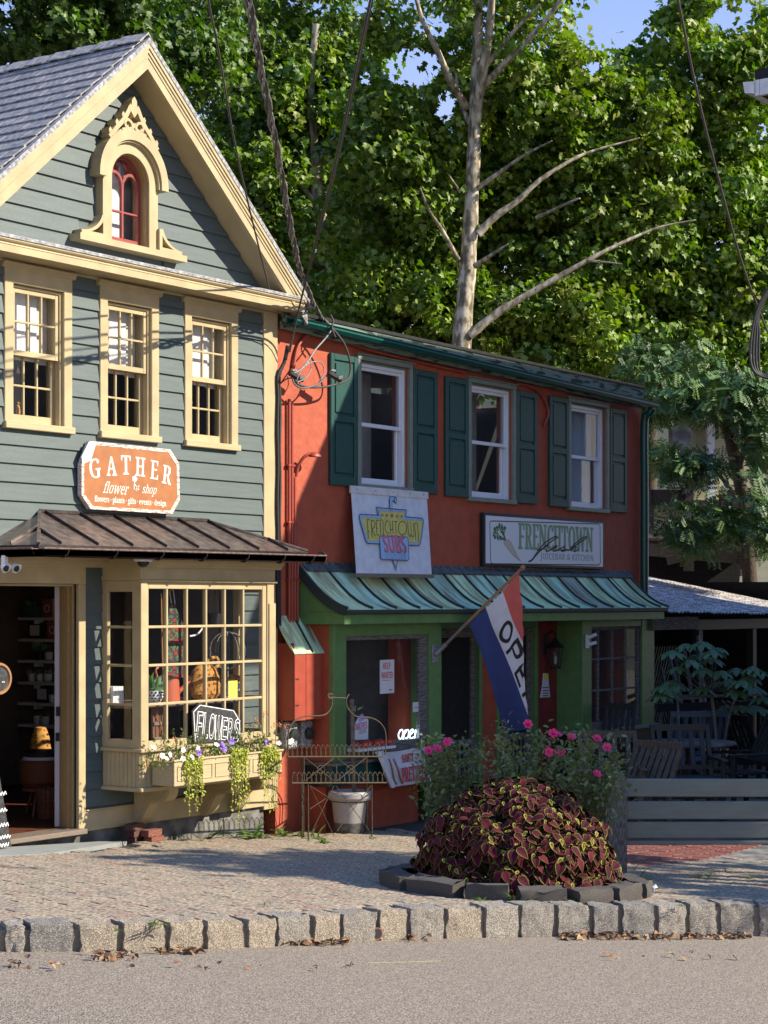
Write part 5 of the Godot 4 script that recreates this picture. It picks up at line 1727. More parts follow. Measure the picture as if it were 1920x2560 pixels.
func shutter(h: Node3D, q: Array) -> void:
	var s := group_node(h, "shutter", Vector3((q[0] + q[1]) * .5, q[2], .03))
	var g: Material = M.shutter_green
	var x0: float = q[0]
	var x1: float = q[1]
	var ym := lerpf(q[2], q[3], .51)
	bx(s, "back_panel", g, x0 + .01, x1 - .01, q[2] + .01, q[3] - .01, .004, .022, 0)
	bx(s, "stile", g, x0, x0 + .06, q[2], q[3], .003, .04, .006)
	bx(s, "stile", g, x1 - .06, x1, q[2], q[3], .003, .04, .006)
	bx(s, "rail", g, x0 + .06, x1 - .06, q[3] - .065, q[3], .003, .0395, .006)
	bx(s, "rail", g, x0 + .06, x1 - .06, q[2], q[2] + .10, .003, .0395, .006)
	bx(s, "rail", g, x0 + .06, x1 - .06, ym - .035, ym + .035, .003, .0395, .006)
	bx(s, "raised_panel", g, x0 + .085, x1 - .085, q[2] + .13, ym - .06, .022, .036, .012)
	bx(s, "raised_panel", g, x0 + .085, x1 - .085, ym + .06, q[3] - .09, .022, .036, .012)
func awning_profile() -> Array:
	return [Vector2(.0, 2.345), Vector2(.06, 2.295), Vector2(.14, 2.215), Vector2(.23, 2.13), Vector2(.33, 2.05), Vector2(.43, 1.988), Vector2(.52, 1.948), Vector2(.605, 1.922)]
func build_copper_awning(h: Node3D) -> void:
	var aw := group_node(h, "awning", Vector3(17.8, 1.9, .3))
	var prof := awning_profile()
	var x0 := 14.44
	var x1 := 21.17
	var seams := []
	for i in 16: seams.append(14.848 + i * .4075)
	var xs := [x0] + seams + [x1]
	var under := []
	for p in prof: under.append(p + Vector2(-.006, -.012))
	under.reverse()
	var kinds := ["verdigris", "verdigris", "verdigris_cool", "verdigris", "verdigris_warm", "verdigris_cool"]
	for i in xs.size() - 1:
		extrude_x(aw, "copper_panel", M[kinds[rng.randi() % 6]], prof + under, xs[i] + .001, xs[i + 1] - .001)
	for i in xs.size():
		var pts := []
		for p in prof: pts.append(p + Vector2(.006, .024))
		var lo := []
		for p in prof: lo.append(p + Vector2(0, -.001))
		lo.reverse()
		var x: float = xs[i]
		extrude_x(aw, "standing_seam", M.copper_seam, pts + lo, x - .007, x + .007)
	for x in [x0 - .018, x1 + .004]:
		var pts := []
		for p in prof: pts.append(p + Vector2(.008, .02))
		var lo := []
		for p in prof: lo.append(p + Vector2(-.03, -.06))
		lo.reverse()
		extrude_x(aw, "edge_trim", M.copper_seam, pts + lo, x, x + .014)
	bx(aw, "wall_flashing", M.copper_flash, 14.52, 21.34, 2.335, 2.388, .0, .012)
	extrude_x(aw, "wall_flashing", M.copper_flash, [Vector2(.012, 2.34), Vector2(.075, 2.29), Vector2(.085, 2.302), Vector2(.012, 2.36)], 14.5, 21.25)
	bx(aw, "drip_edge", M.copper_seam, x0, x1, 1.876, 1.917, .585, .606)
	bx(aw, "fascia", M.trim_green, x0 + .01, x1 - .02, 1.777, 1.874, .53, .56)
	bx(aw, "soffit", M.trim_green, x0 + .03, x1 - .03, 1.79, 1.81, .001, .529)
	bx(aw, "end_board", M.trim_green, x0 + .01, x0 + .03, 1.777, 1.874, .001, .529)
	bx(aw, "end_board", M.trim_green, x1 - .05, x1 - .03, 1.777, 1.874, .001, .529)
	for x in [x0 + .012, x1 - .045]:
		extrude_x(aw, "gable_end", M.trim_green, [Vector2(.002, 1.876), Vector2(.53, 1.876), Vector2(.43, 1.93), Vector2(.33, 1.99), Vector2(.23, 2.07), Vector2(.14, 2.15), Vector2(.06, 2.23), Vector2(.002, 2.28)], x, x + .015)
		bx(aw, "gable_rail", M.trim_green, x - .008, x, 1.86, 1.89, .001, .5)
func build_deli_front(h: Node3D) -> void:
	var g: Material = M.trim_green
	var fr: Material = M.grey_board
	# left shop window
	var b := group_node(h, "shop_window", Vector3(15.5, .2, .2))
	bx(b, "post", g, 14.548, 14.752, .44, 1.776, .30, .36)
	bx(b, "post", g, 16.209, 16.43, -.24, 1.776, .30, .36)
	bx(b, "head", g, 14.752, 16.209, 1.655, 1.776, .29, .352)
	bx(b, "return_wall", M.orange_stucco, 14.55, 14.6, .44, 1.776, .001, .299)
	bx(b, "return_wall", g, 16.38, 16.428, -.24, 1.776, .001, .299)
	bx(b, "frame", fr, 14.752, 14.78, .565, 1.655, .28, .33)
	bx(b, "frame", fr, 16.07, 16.209, .565, 1.655, .28, .33)
	bx(b, "frame", fr, 14.78, 16.07, 1.615, 1.655, .28, .329)
	bx(b, "frame", fr, 14.78, 16.07, .53, .585, .28, .345)
	bx(b, "pane", M.glass, 14.78, 16.07, .585, 1.615, .303, .307, 0)
	bx(b, "sill", M.grey_board, 14.5, 16.32, .405, .44, .001, .41)
	bx(b, "apron_board", fr, 14.752, 16.3, .44, .53, .25, .352)
	bx(b, "skirt", M.teal_skirt, 14.54, 16.4, .2, .404, .28, .345)
	bx(b, "skirt", M.deep_teal, 14.54, 14.56, .2, .404, .001, .279)
	bx(b, "base", M.orange_stucco, 14.6, 16.2, -.4, .2, .001, .22)
	# right shop window with twelve panes
	var c := group_node(h, "shop_window", Vector3(20.3, .2, .2))
	bx(c, "post", g, 19.43, 19.655, .44, 1.776, .30, .36)
	bx(c, "post", g, 20.94, 21.27, .44, 1.776, .30, .36)
	bx(c, "head", g, 19.655, 20.94, 1.69, 1.776, .29, .352)
	bx(c, "return_wall", g, 19.432, 19.48, .44, 1.776, .007, .299)
	bx(c, "return_wall", g, 21.22, 21.268, .44, 1.776, .001, .299)
	bx(c, "frame", fr, 19.655, 19.69, .5, 1.69, .28, .335)
	bx(c, "frame", fr, 20.89, 20.94, .5, 1.69, .28, .335)
	bx(c, "frame", fr, 19.69, 20.89, 1.655, 1.69, .28, .334)
	bx(c, "frame", fr, 19.69, 20.89, .47, .555, .28, .345)
	var vx := [19.69, 19.885, 20.24, 20.578, 20.89]
	var hy := [.555, .93, 1.306, 1.655]
	for i in [1, 2, 3]: bx(c, "muntin", fr, vx[i] - .014, vx[i] + .014, .555, 1.655, .29, .328)
	for j in [1, 2]: bx(c, "muntin", fr, 19.69, 20.89, hy[j] - .012, hy[j] + .012, .291, .327)
	for i in 4:
		for j in 3: mi(c, "pane", cbox(Vector3(vx[i + 1] - vx[i], hy[j + 1] - hy[j], .003), 0), M.glass, Transform3D(Basis.IDENTITY, Vector3((vx[i] + vx[i + 1]) * .5, (hy[j] + hy[j + 1]) * .5, .308)))
	bx(c, "sill", M.sage_trim, 19.36, 21.33, .425, .468, .001, .42)
	bx(c, "skirt", M.deep_teal, 19.45, 21.25, -.3, .424, .001, .32)
	# screen doors
	for q in [[16.9, 17.74], [18.11, 18.96]]:
		var d := group_node(h, "screen_door", Vector3((q[0] + q[1]) * .5, -.23, -.04))
		var x0: float = q[0]
		var x1: float = q[1]
		bx(d, "frame", g, x0 - .03, x0 + .03, -.25, 1.776, -.12, .02)
		bx(d, "frame", g, x1 - .03, x1 + .03, -.25, 1.776, -.12, .02)
		bx(d, "frame", g, x0 + .03, x1 - .03, 1.7, 1.776, -.12, .02)
		x0 += .032
		x1 -= .032
		bx(d, "stile", fr, x0, x0 + .085, -.22, 1.695, -.075, -.035)
		bx(d, "stile", fr, x1 - .085, x1, -.22, 1.695, -.075, -.035)
		bx(d, "rail", fr, x0 + .085, x1 - .085, 1.6, 1.695, -.074, -.036)
		bx(d, "rail", fr, x0 + .085, x1 - .085, .40, .475, -.074, -.036)
		bx(d, "rail", fr, x0 + .085, x1 - .085, -.22, -.06, -.074, -.036)
		bx(d, "screen", M.shed_dark, x0 + .085, x1 - .085, -.06, 1.6, -.066, -.062, 0)
		for i in 7:
			var x := lerpf(x0 + .085, x1 - .085, (i + .5) / 7.0)
			bx(d, "baluster", fr, x - .013, x + .013, -.06, .40, -.06, -.04)
		bx(d, "door_step", M.concrete, q[0] - .05, q[1] + .05, -.35, -.23, -.2, .1)


# ---------- what hangs on and stands before the delicatessen ----------
func build_deli_things() -> void:
	# lamp, letter box, pipes, meter cupboard
	var lp := w("7", 800, 600, .16)
	var l := thing("wall_lantern", "black carriage lantern on the dark red wall between the deli door and right window", "lantern", lp)
	lathe(l, "roof", M.black_iron, [Vector2(0, .18), Vector2(.012, .17), Vector2(.05, .12), Vector2(.105, .065), Vector2(.1, .055), Vector2(0, .06)], lp, 6)
	for i in 6:
		var a := TAU * i / 6
		bar(l, "glazing_bar", M.black_iron, lp + Vector3(cos(a) * .092, .055, sin(a) * .092), lp + Vector3(cos(a) * .06, -.17, sin(a) * .06), .012, .012)
	lathe(l, "glass", M.glass, [Vector2(.056, -.16), Vector2(.086, .05)], lp, 6)
	lathe(l, "bulb", M.lamp_glass, [Vector2(0, -.15), Vector2(.02, -.13), Vector2(.022, -.06), Vector2(0, -.02)], lp, 10)
	lathe(l, "base", M.black_iron, [Vector2(0, -.19), Vector2(.062, -.19), Vector2(.066, -.165), Vector2(0, -.165)], lp, 6)
	tube(l, "arm", M.black_iron, spline([lp + Vector3(0, .18, 0), lp + Vector3(0, .25, -.03), lp + Vector3(0, .2, -.12), lp + Vector3(0, .1, -.155)], 5), .012, 6)
	bx(l, "back_plate", M.black_iron, lp.x - .05, lp.x + .05, lp.y - .02, lp.y + .2, .001, .022)
	var mp := w("7", 924, 572, .06)
	var m := thing("letter_box", "dark blue black letter box on the red wall beside the lantern", "letter box", mp)
	bx(m, "body", M.ink_navy, mp.x - .13, mp.x + .13, mp.y - .22, mp.y + .14, .007, .1, .01)
	bx(m, "lid", M.ink_navy, mp.x - .14, mp.x + .14, mp.y + .14, mp.y + .23, .007, .12, .02)
	bx(m, "slot", M.ink_black, mp.x - .09, mp.x + .09, mp.y + .09, mp.y + .1, .1, .102, 0)
	var tp := w("7", 728, 830, .02)
	var tg := thing("wall_notice", "small white bottle shaped notice with print and a yellow top on the red wall", "notice", tp)
	prism(tg, "card", M.paper, [w("7", 695, 892), w("7", 760, 888), w("7", 752, 800), w("7", 748, 735), w("7", 716, 733), w("7", 708, 820)], .008, .012)
	prism(tg, "yellow_patch", M.note_yellow, [w("7", 716, 775), w("7", 746, 772), w("7", 746, 738), w("7", 718, 736)], .0115, .0128)
	for y in [825, 845, 862, 878]: prism(tg, "print", M.ink_black, [w("7", 710, y + 5), w("7", 750, y + 3), w("7", 750, y - 3), w("7", 712, y - 1)], .0118, .0126)
	var bp := w("7", 1025, 528, .4)
	var b := thing("flag_socket", "empty white flag pole socket on the right green post", "bracket", bp)
	bx(b, "plate", M.vinyl_white, bp.x - .05, bp.x + .03, bp.y - .08, bp.y + .08, .361, .375)
	for s in [-.04, .04]: tube(b, "socket", M.vinyl_white, [Vector3(bp.x - .01, bp.y + s, .37), Vector3(bp.x + .06, bp.y + s * 1.2 + .035, .45)], .022, 8)
	for i in 4:
		var x: float = w("4", 163 + i * 18, 1000, .03).x
		var y1: float = [3.95, 3.9, 3.2, 2.55][i]
		var c := thing("wall_conduit", ["leftmost orange painted conduit pipe beside the black cables", "second orange painted conduit pipe from the shop corner", "third orange painted pipe, ending at the gooseneck lamp", "short rightmost orange painted conduit pipe above the meter cupboard"][i], "pipe", Vector3(x, 1.8, .03), "conduit pipes down the orange wall")
		tube(c, "pipe", M.orange_wood, [Vector3(x, 1.78, .03), Vector3(x, y1, .03)], .017, 8)
		for y in [2.2, 2.75, 3.3]:
			if y < y1: bx(c, "strap", M.orange_wood, x - .03, x + .03, y, y + .02, .001, .05, .002)
	var gx: float = w("4", 200, 1000, .03).x
	var gl := thing("gooseneck_lamp", "orange painted gooseneck lamp arching off the orange wall", "lamp", Vector3(gx, 3.2, .04))
	tube(gl, "neck", M.orange_wood, spline([w("4", 208, 1120, .03), w("4", 222, 1050, .05), w("4", 262, 990, .1), w("4", 310, 968, .14)], 5), .016, 7)
	lathe(gl, "shade", M.orange_wood, [Vector2(.055, -.03), Vector2(.05, -.01), Vector2(.02, .015), Vector2(0, .018), Vector2(.018, .01), Vector2(.048, -.015)], w("4", 330, 970, .16), 14, Basis.from_scale(Vector3(1.3, 1, 1)))
	var rc := thing("roof_cable_cover", "orange painted cable curving over the wall below the gutter", "cable", w("4", 190, 400, .03))
	tube(rc, "cable", M.orange_wood, spline([w("4", 190, 420, .03), w("4", 215, 290, .03), w("4", 270, 210, .04), w("4", 340, 195, .04), w("4", 470, 225, .04), w("4", 690, 300, .04), w("4", 1000, 375, .03), w("4", 1290, 440, .03)], 6), .017, 7)
	var rc2 := thing("hanging_cable_end", "orange painted loose cable end curving down between the second and third windows", "cable", w("5", 600, 215, .03))
	tube(rc2, "cable", M.orange_wood, spline([w("5", 560, 210, .03), w("5", 640, 225, .03), w("5", 715, 270, .035), w("5", 765, 350, .04), w("5", 778, 420, .04), w("5", 745, 495, .04)], 6), .016, 7)
	var mc := thing("meter_cupboard", "orange wooden meter cupboard with a small copper roof by the shop corner", "cupboard", Vector3(14.36, .86, .1))
	bx(mc, "side_board", M.orange_wood, 14.098, 14.118, .86, 1.6, .001, .214)
	bx(mc, "side_board", M.orange_wood, 14.605, 14.625, .86, 1.52, .001, .214)
	for i in 3: bx(mc, "front_board", M.orange_wood, 14.098 + i * .176, 14.098 + i * .176 + .172, .858 + .004 * (i % 2), 1.495, .215, .232)
	bx(mc, "top", M.orange_wood, 14.12, 14.6, 1.47, 1.49, .001, .213)
	bx(mc, "bottom", M.orange_wood, 14.12, 14.6, .862, .88, .001, .213)
	bx(mc, "hinge", M.bronze_dark, 14.11, 14.16, 1.25, 1.265, .232, .236, .001)
	bx(mc, "hinge", M.bronze_dark, 14.11, 14.16, 1.0, 1.015, .232, .236, .001)
	var pr := [Vector2(.0, 1.86), Vector2(.08, 1.74), Vector2(.16, 1.62), Vector2(.245, 1.505), Vector2(.24, 1.495), Vector2(.15, 1.6), Vector2(.07, 1.72), Vector2(0, 1.84)]
	extrude_x(mc, "copper_roof", M.verdigris, pr, 14.08, 14.36)
	extrude_x(mc, "copper_roof", M.verdigris_cool, pr, 14.362, 14.65)
	bar(mc, "roof_seam", M.copper_seam, Vector3(14.36, 1.86, .01), Vector3(14.36, 1.51, .25), .012, .02)
	for q in [[14.2, "round grey meter box under the left of the orange cupboard"], [14.44, "squarish grey meter box under the right of the orange cupboard"]]:
		var mb := thing("meter_box", q[1], "meter", Vector3(q[0], .7, .08))
		bx(mb, "case", M.galvanised, q[0] - .085, q[0] + .085, .58, .85, .001, .13, .02)
		lathe(mb, "dial", M.steel_dark, [Vector2(0, 0), Vector2(.06, 0), Vector2(.06, .03), Vector2(0, .04)], Vector3(q[0], .72, .13), 14, Basis(Vector3.RIGHT, PI / 2))
	# inside the left window
	var bl := thing("blue_banner", "dark blue banner with pale swirls hanging inside the left deli window", "banner", Vector3(15.3, .6, -.5))
	prism(bl, "cloth", M.fabric_blue, [Vector2(15.0, .4), Vector2(15.62, .4), Vector2(15.72, 1.7), Vector2(15.0, 1.7)], -.51, -.5)
	prism(bl, "swirl", M.ink_steel, ribbon2(spline([Vector2(15.0, 1.72), Vector2(15.2, 1.5), Vector2(15.28, 1.35), Vector2(15.45, 1.55), Vector2(15.5, 1.72)], 6), .05), -.5, -.498)
	prism(bl, "swirl", M.ink_black, ribbon2(spline([Vector2(15.05, 1.45), Vector2(15.2, 1.25), Vector2(15.35, 1.4), Vector2(15.42, 1.6)], 6), .06), -.5, -.4985)
	var fg := thing("drinks_fridge", "black glass doored drinks fridge inside the left deli window", "fridge", Vector3(16.0, -.2, -1.1))
	var fa := w("6", 612, 480, -1.0)
	var fb := w("6", 995, 900, -1.0)
	bx(fg, "case", M.ink_black, fa.x, fb.x + .4, -.2, fa.y, -1.7, -1.02)
	for i in 2:
		var u0 := lerpf(fa.x, fb.x, i * .62)
		var u1 := lerpf(fa.x, fb.x, .6 if i == 0 else 1.0)
		bx(fg, "door_frame", M.steel_dark, u0, u0 + .04, .3, fa.y - .18, -1.02, -.99)
		bx(fg, "door_frame", M.steel_dark, u1 - .04, u1, .3, fa.y - .18, -1.02, -.99)
		bx(fg, "door_frame", M.steel_dark, u0 + .04, u1 - .04, fa.y - .24, fa.y - .18, -1.02, -.991)
		bx(fg, "handle", M.galvanised, u0 + .1, u0 + .12, .6, 1.1, -.98, -.96)
		for j in 3: bx(fg, "shelf", M.galvanised, u0 + .14, u1 - .06, .55 + j * .2, .56 + j * .2, -1.02, -1.0, 0)
	bx(fg, "top_rail", M.steel_dark, fa.x, fb.x, fa.y - .06, fa.y - .03, -1.02, -.99)
	var sp := w("6", 833, 445, -.6)
	var sn := thing("soup_sign", "red SOUP sign with pale letters inside the left deli window", "sign", sp)
	bx(sn, "board", M.ink_brown, sp.x - .24, sp.x + .24, sp.y - .06, sp.y + .06, -.612, -.6)
	lettering(sn, "letters", M.paper, "S O U P", serif_b, Transform3D(Basis.IDENTITY, Vector3(sp.x, sp.y, -.6)), .4, .08)
	var hw := w("6", 800, 545, .315)
	var hp := thing("help_wanted_notice", "white paper reading HELP WANTED in red on the left deli window", "notice", hw)
	bx(hp, "sheet", M.paper, hw.x - .125, hw.x + .125, hw.y - .175, hw.y + .165, .309, .311, 0)
	lettering(hp, "print", M.ink_red, "HELP", sans_b, Transform3D(Basis(Vector3(0, 0, 1), .03), Vector3(hw.x - .01, hw.y + .105, .3112)), .13, .065, .001)
	lettering(hp, "print", M.ink_red, "WANTED", sans_b, Transform3D(Basis.IDENTITY, Vector3(hw.x, hw.y + .01, .3112)), .2, .065, .001)
	bx(hp, "small_print", M.ink_red, hw.x - .09, hw.x + .06, hw.y - .045, hw.y - .04, .311, .3118, 0)
	bx(hp, "small_print", M.ink_black, hw.x + .03, hw.x + .09, hw.y - .145, hw.y - .135, .311, .3118, 0)
	var tw := w("6", 630, 890, .315)
	var tn := thing("tomatoes_notice", "white paper reading TOMATOES in red above the tray of tomatoes", "notice", tw)
	prism(tn, "sheet", M.paper, [w("6", 565, 900, .31), w("6", 575, 960, .31), w("6", 675, 955, .31), w("6", 676, 822, .31), w("6", 610, 815, .31)], .308, .31)
	lettering(tn, "print", M.ink_red, "TOMATOES", sans_b, Transform3D(Basis(Vector3(0, 0, 1), .06), w("6", 622, 870, .3102)), .24, .07, .001)
	lettering(tn, "print", M.ink_black, "LOCAL", sans, Transform3D(Basis(Vector3(0, 0, 1), .06), w("6", 640, 903, .3102)), .13, .04, .001)
	var wp := w("6", 993, 745, .313)
	var wn := thing("small_card", "small white printed card at the right edge of the left deli window", "notice", wp)
	bx(wn, "card", M.paper, wp.x - .075, wp.x + .075, wp.y - .05, wp.y + .05, .309, .311, 0)
	bx(wn, "print", M.ink_grey, wp.x - .05, wp.x + .05, wp.y - .01, wp.y + .005, .311, .3117, 0)
	var ne := thing("neon_open_sign", "lit white neon sign spelling open in the left deli window", "neon sign", w("6", 958, 930, .27))
	var ns := [[[905, 895], [893, 925], [900, 950], [915, 945], [922, 915], [918, 893], [905, 895]], [[938, 893], [928, 935], [920, 972]], [[936, 915], [950, 893], [960, 905], [955, 940], [938, 948]], [[968, 925], [988, 905], [985, 890], [972, 900], [966, 930], [974, 950], [992, 940]], [[998, 950], [1004, 892]], [[1001, 915], [1015, 893], [1022, 900], [1018, 948]]]
	for s in ns:
		var pts := []
		for p in s: pts.append(w("6", p[0] - 22, p[1], .285))
		tube(ne, "neon_tube", M.neon, spline(pts, 5), .007, 6)
	var ol := OmniLight3D.new()
	ol.name = "neon_glow"
	ol.light_energy = .03
	ol.light_color = Color(.85, .92, 1)
	ol.omni_range = 4.0
	ol.omni_attenuation = 2.0
	ol.light_size = .1
	ol.shadow_enabled = true
	add_child(ol)
	ol.position = w("6", 958, 930, .25) + Vector3(0, 0, -.03)
	var tr := w("6", 670, 985, .43)
	var ty := thing("tomato_tray", "shallow white tray on the window ledge holding tomatoes", "tray", Vector3(tr.x, .532, .42))
	bx(ty, "tray", M.paper, 14.76, 15.4, .532, .56, .355, .5)
	for i in 6:
		var p := Vector3(14.82 + i * .105, .597, .42 + .03 * (i % 2))
		var t := thing("tomato", "red tomato on the white tray, %s from the left" % ["first", "second", "third", "fourth", "fifth", "last"][i], "tomato", p, "tomatoes on the window ledge")
		lathe(t, "fruit", M.tomato, [Vector2(0, -.032), Vector2(.03, -.03), Vector2(.047, -.008), Vector2(.044, .015), Vector2(.02, .032), Vector2(0, .026)], p, 14)
		lathe(t, "stalk", M.stem, [Vector2(.016, .03), Vector2(.004, .034), Vector2(0, .045)], p, 5)
	# right window contents
	var pl := thing("lemon_lamp", "small yellow pendant lamp inside the right deli window", "lamp", w("7", 1165, 510, -.3))
	lathe(pl, "shade", M.lemon, [Vector2(0, -.08), Vector2(.035, -.06), Vector2(.04, 0), Vector2(.012, .1), Vector2(0, .12)], pl.position, 12)
	tube(pl, "cord", M.ink_black, [pl.position + Vector3(0, .1, 0), pl.position + Vector3(0, .6, 0)], .004, 5)
	var pf := thing("framed_picture", "pale framed picture leaning inside the right deli window", "picture", w("7", 1235, 725, -.2))
	var q := pf.position
	bx(pf, "frame", M.ink_steel, q.x - .2, q.x + .2, q.y - .2, q.y + .18, -.22, -.2)
	bx(pf, "print", M.ink_black, q.x - .14, q.x + .14, q.y - .13, q.y + .12, -.2, -.198)
	var tl := thing("trestle_planter", "shelf of trailing greenery inside the right deli window", "plant", Vector3(20.0, .7, -.35))
	bx(tl, "shelf", M.dark_wood, 19.7, 20.9, .62, .65, -.5, -.2)
	tuft(tl, Vector3(19.95, .68, -.3), 40, .16, .2, Color(.025, .06, .025))
	tuft(tl, Vector3(20.55, .68, -.3), 40, .14, .2, Color(.025, .06, .025))
	# pretzel banner tied on the window
	var pb := thing("pretzel_banner", "creased white banner with red SOFT PRETZELS lettering below the left deli window", "banner", w("6", 900, 1130, .46))
	var a := w("6", 712, 1035, .47)
	var bb := w("6", 1035, 985, .40)
	var cc := w("6", 1082, 1225, .42)
	var dd := w("6", 815, 1270, .47)
	var sheet_at := func(u: float, v: float) -> Vector3:
		var p := a.lerp(bb, u).lerp(dd.lerp(cc, u), v)
		return p + Vector3(0, -.035 * sin(PI * u) * (1.0 - v), .014 * sin(u * 9.0 + v * 3.0) + .012 * sin(v * 7.0 - u * 5.0))
	cloth(pb, "sheet", M.banner_cloth, sheet_at, 24, 16)
	for s in [["SOFT", .62, .24, .16, .075], ["PRETZELS", .60, .68, .37, .135]]:
		var o: Vector3 = sheet_at.call(s[1], s[2])
		var ex: Vector3 = (sheet_at.call(s[1] + .12, s[2]) - sheet_at.call(s[1] - .12, s[2])).normalized()
		var ey: Vector3 = (sheet_at.call(s[1], s[2] - .15) - sheet_at.call(s[1], s[2] + .15)).normalized()
		var ez := ex.cross(ey).normalized()
		lettering(pb, "lettering", M.ink_red, s[0], serif_b, Transform3D(Basis(ex, ez.cross(ex), ez), o + ez * .016), s[3] * 1.25, s[4] * 1.1, .004)
	for u in [.2, .33]:
		var st := []
		for i in 8: st.append(sheet_at.call(u + .008 * i / 7.0, .2 + .75 * i / 7.0) + Vector3(0, 0, .006))
		tube(pb, "brown_stripe", M.ink_brown, st, .011, 5)
	var fold := func(u: float, v: float) -> Vector3:
		return a.lerp(dd, v) + Vector3(.13 * u * (1.0 - .6 * v), .01 * u, .02 + .02 * sin(u * 3.0))
	cloth(pb, "folded_edge", M.banner_cloth, fold, 6, 10)
	var wh := thing("iron_hoop", "curved black iron hoop leaning at the right edge of the pretzel banner", "hoop", w("6", 1092, 1395, .40))
	var rp := []
	for e in [[1026, 945, .41], [1062, 1005, .42], [1095, 1090, .43], [1113, 1190, .43], [1112, 1290, .42], [1098, 1370, .40], [1086, 1402, .39]]: rp.append(w("6", e[0], e[1], e[2]))
	tube(wh, "hoop", M.black_rubber, spline(rp, 5), .024, 8)
	tube(wh, "arm", M.black_iron, [w("6", 1110, 1275, .42), w("6", 1165, 1285, .36)], .018, 8)
	build_flag()
	build_pot_stand()
func cloth(parent: Node, called: String, mt: Material, f: Callable, nu: int, nv: int) -> MeshInstance3D:   # a smooth sheet, f(u, v) with v downwards
	var a := Acc.new()
	var o: Vector3 = f.call(0.0, 0.0)
	var g := []
	var nn := []
	for j in nv + 1:
		var r := []
		var s := []
		for i in nu + 1:
			var u := float(i) / nu
			var v := float(j) / nv
			var e := .004
			r.append(f.call(u, v) - o)
			s.append((f.call(minf(u + e, 1), v) - f.call(maxf(u - e, 0), v)).cross(f.call(u, maxf(v - e, 0)) - f.call(u, minf(v + e, 1))).normalized())
		g.append(r)
		nn.append(s)
	for j in nv:
		for i in nu:
			a.smooth(g[j + 1][i], g[j + 1][i + 1], g[j][i + 1], nn[j + 1][i], nn[j + 1][i + 1], nn[j][i + 1])
			a.smooth(g[j + 1][i], g[j][i + 1], g[j][i], nn[j + 1][i], nn[j][i + 1], nn[j][i])
	return mi(parent, called, a.mesh(), mt, Transform3D(Basis.IDENTITY, o))
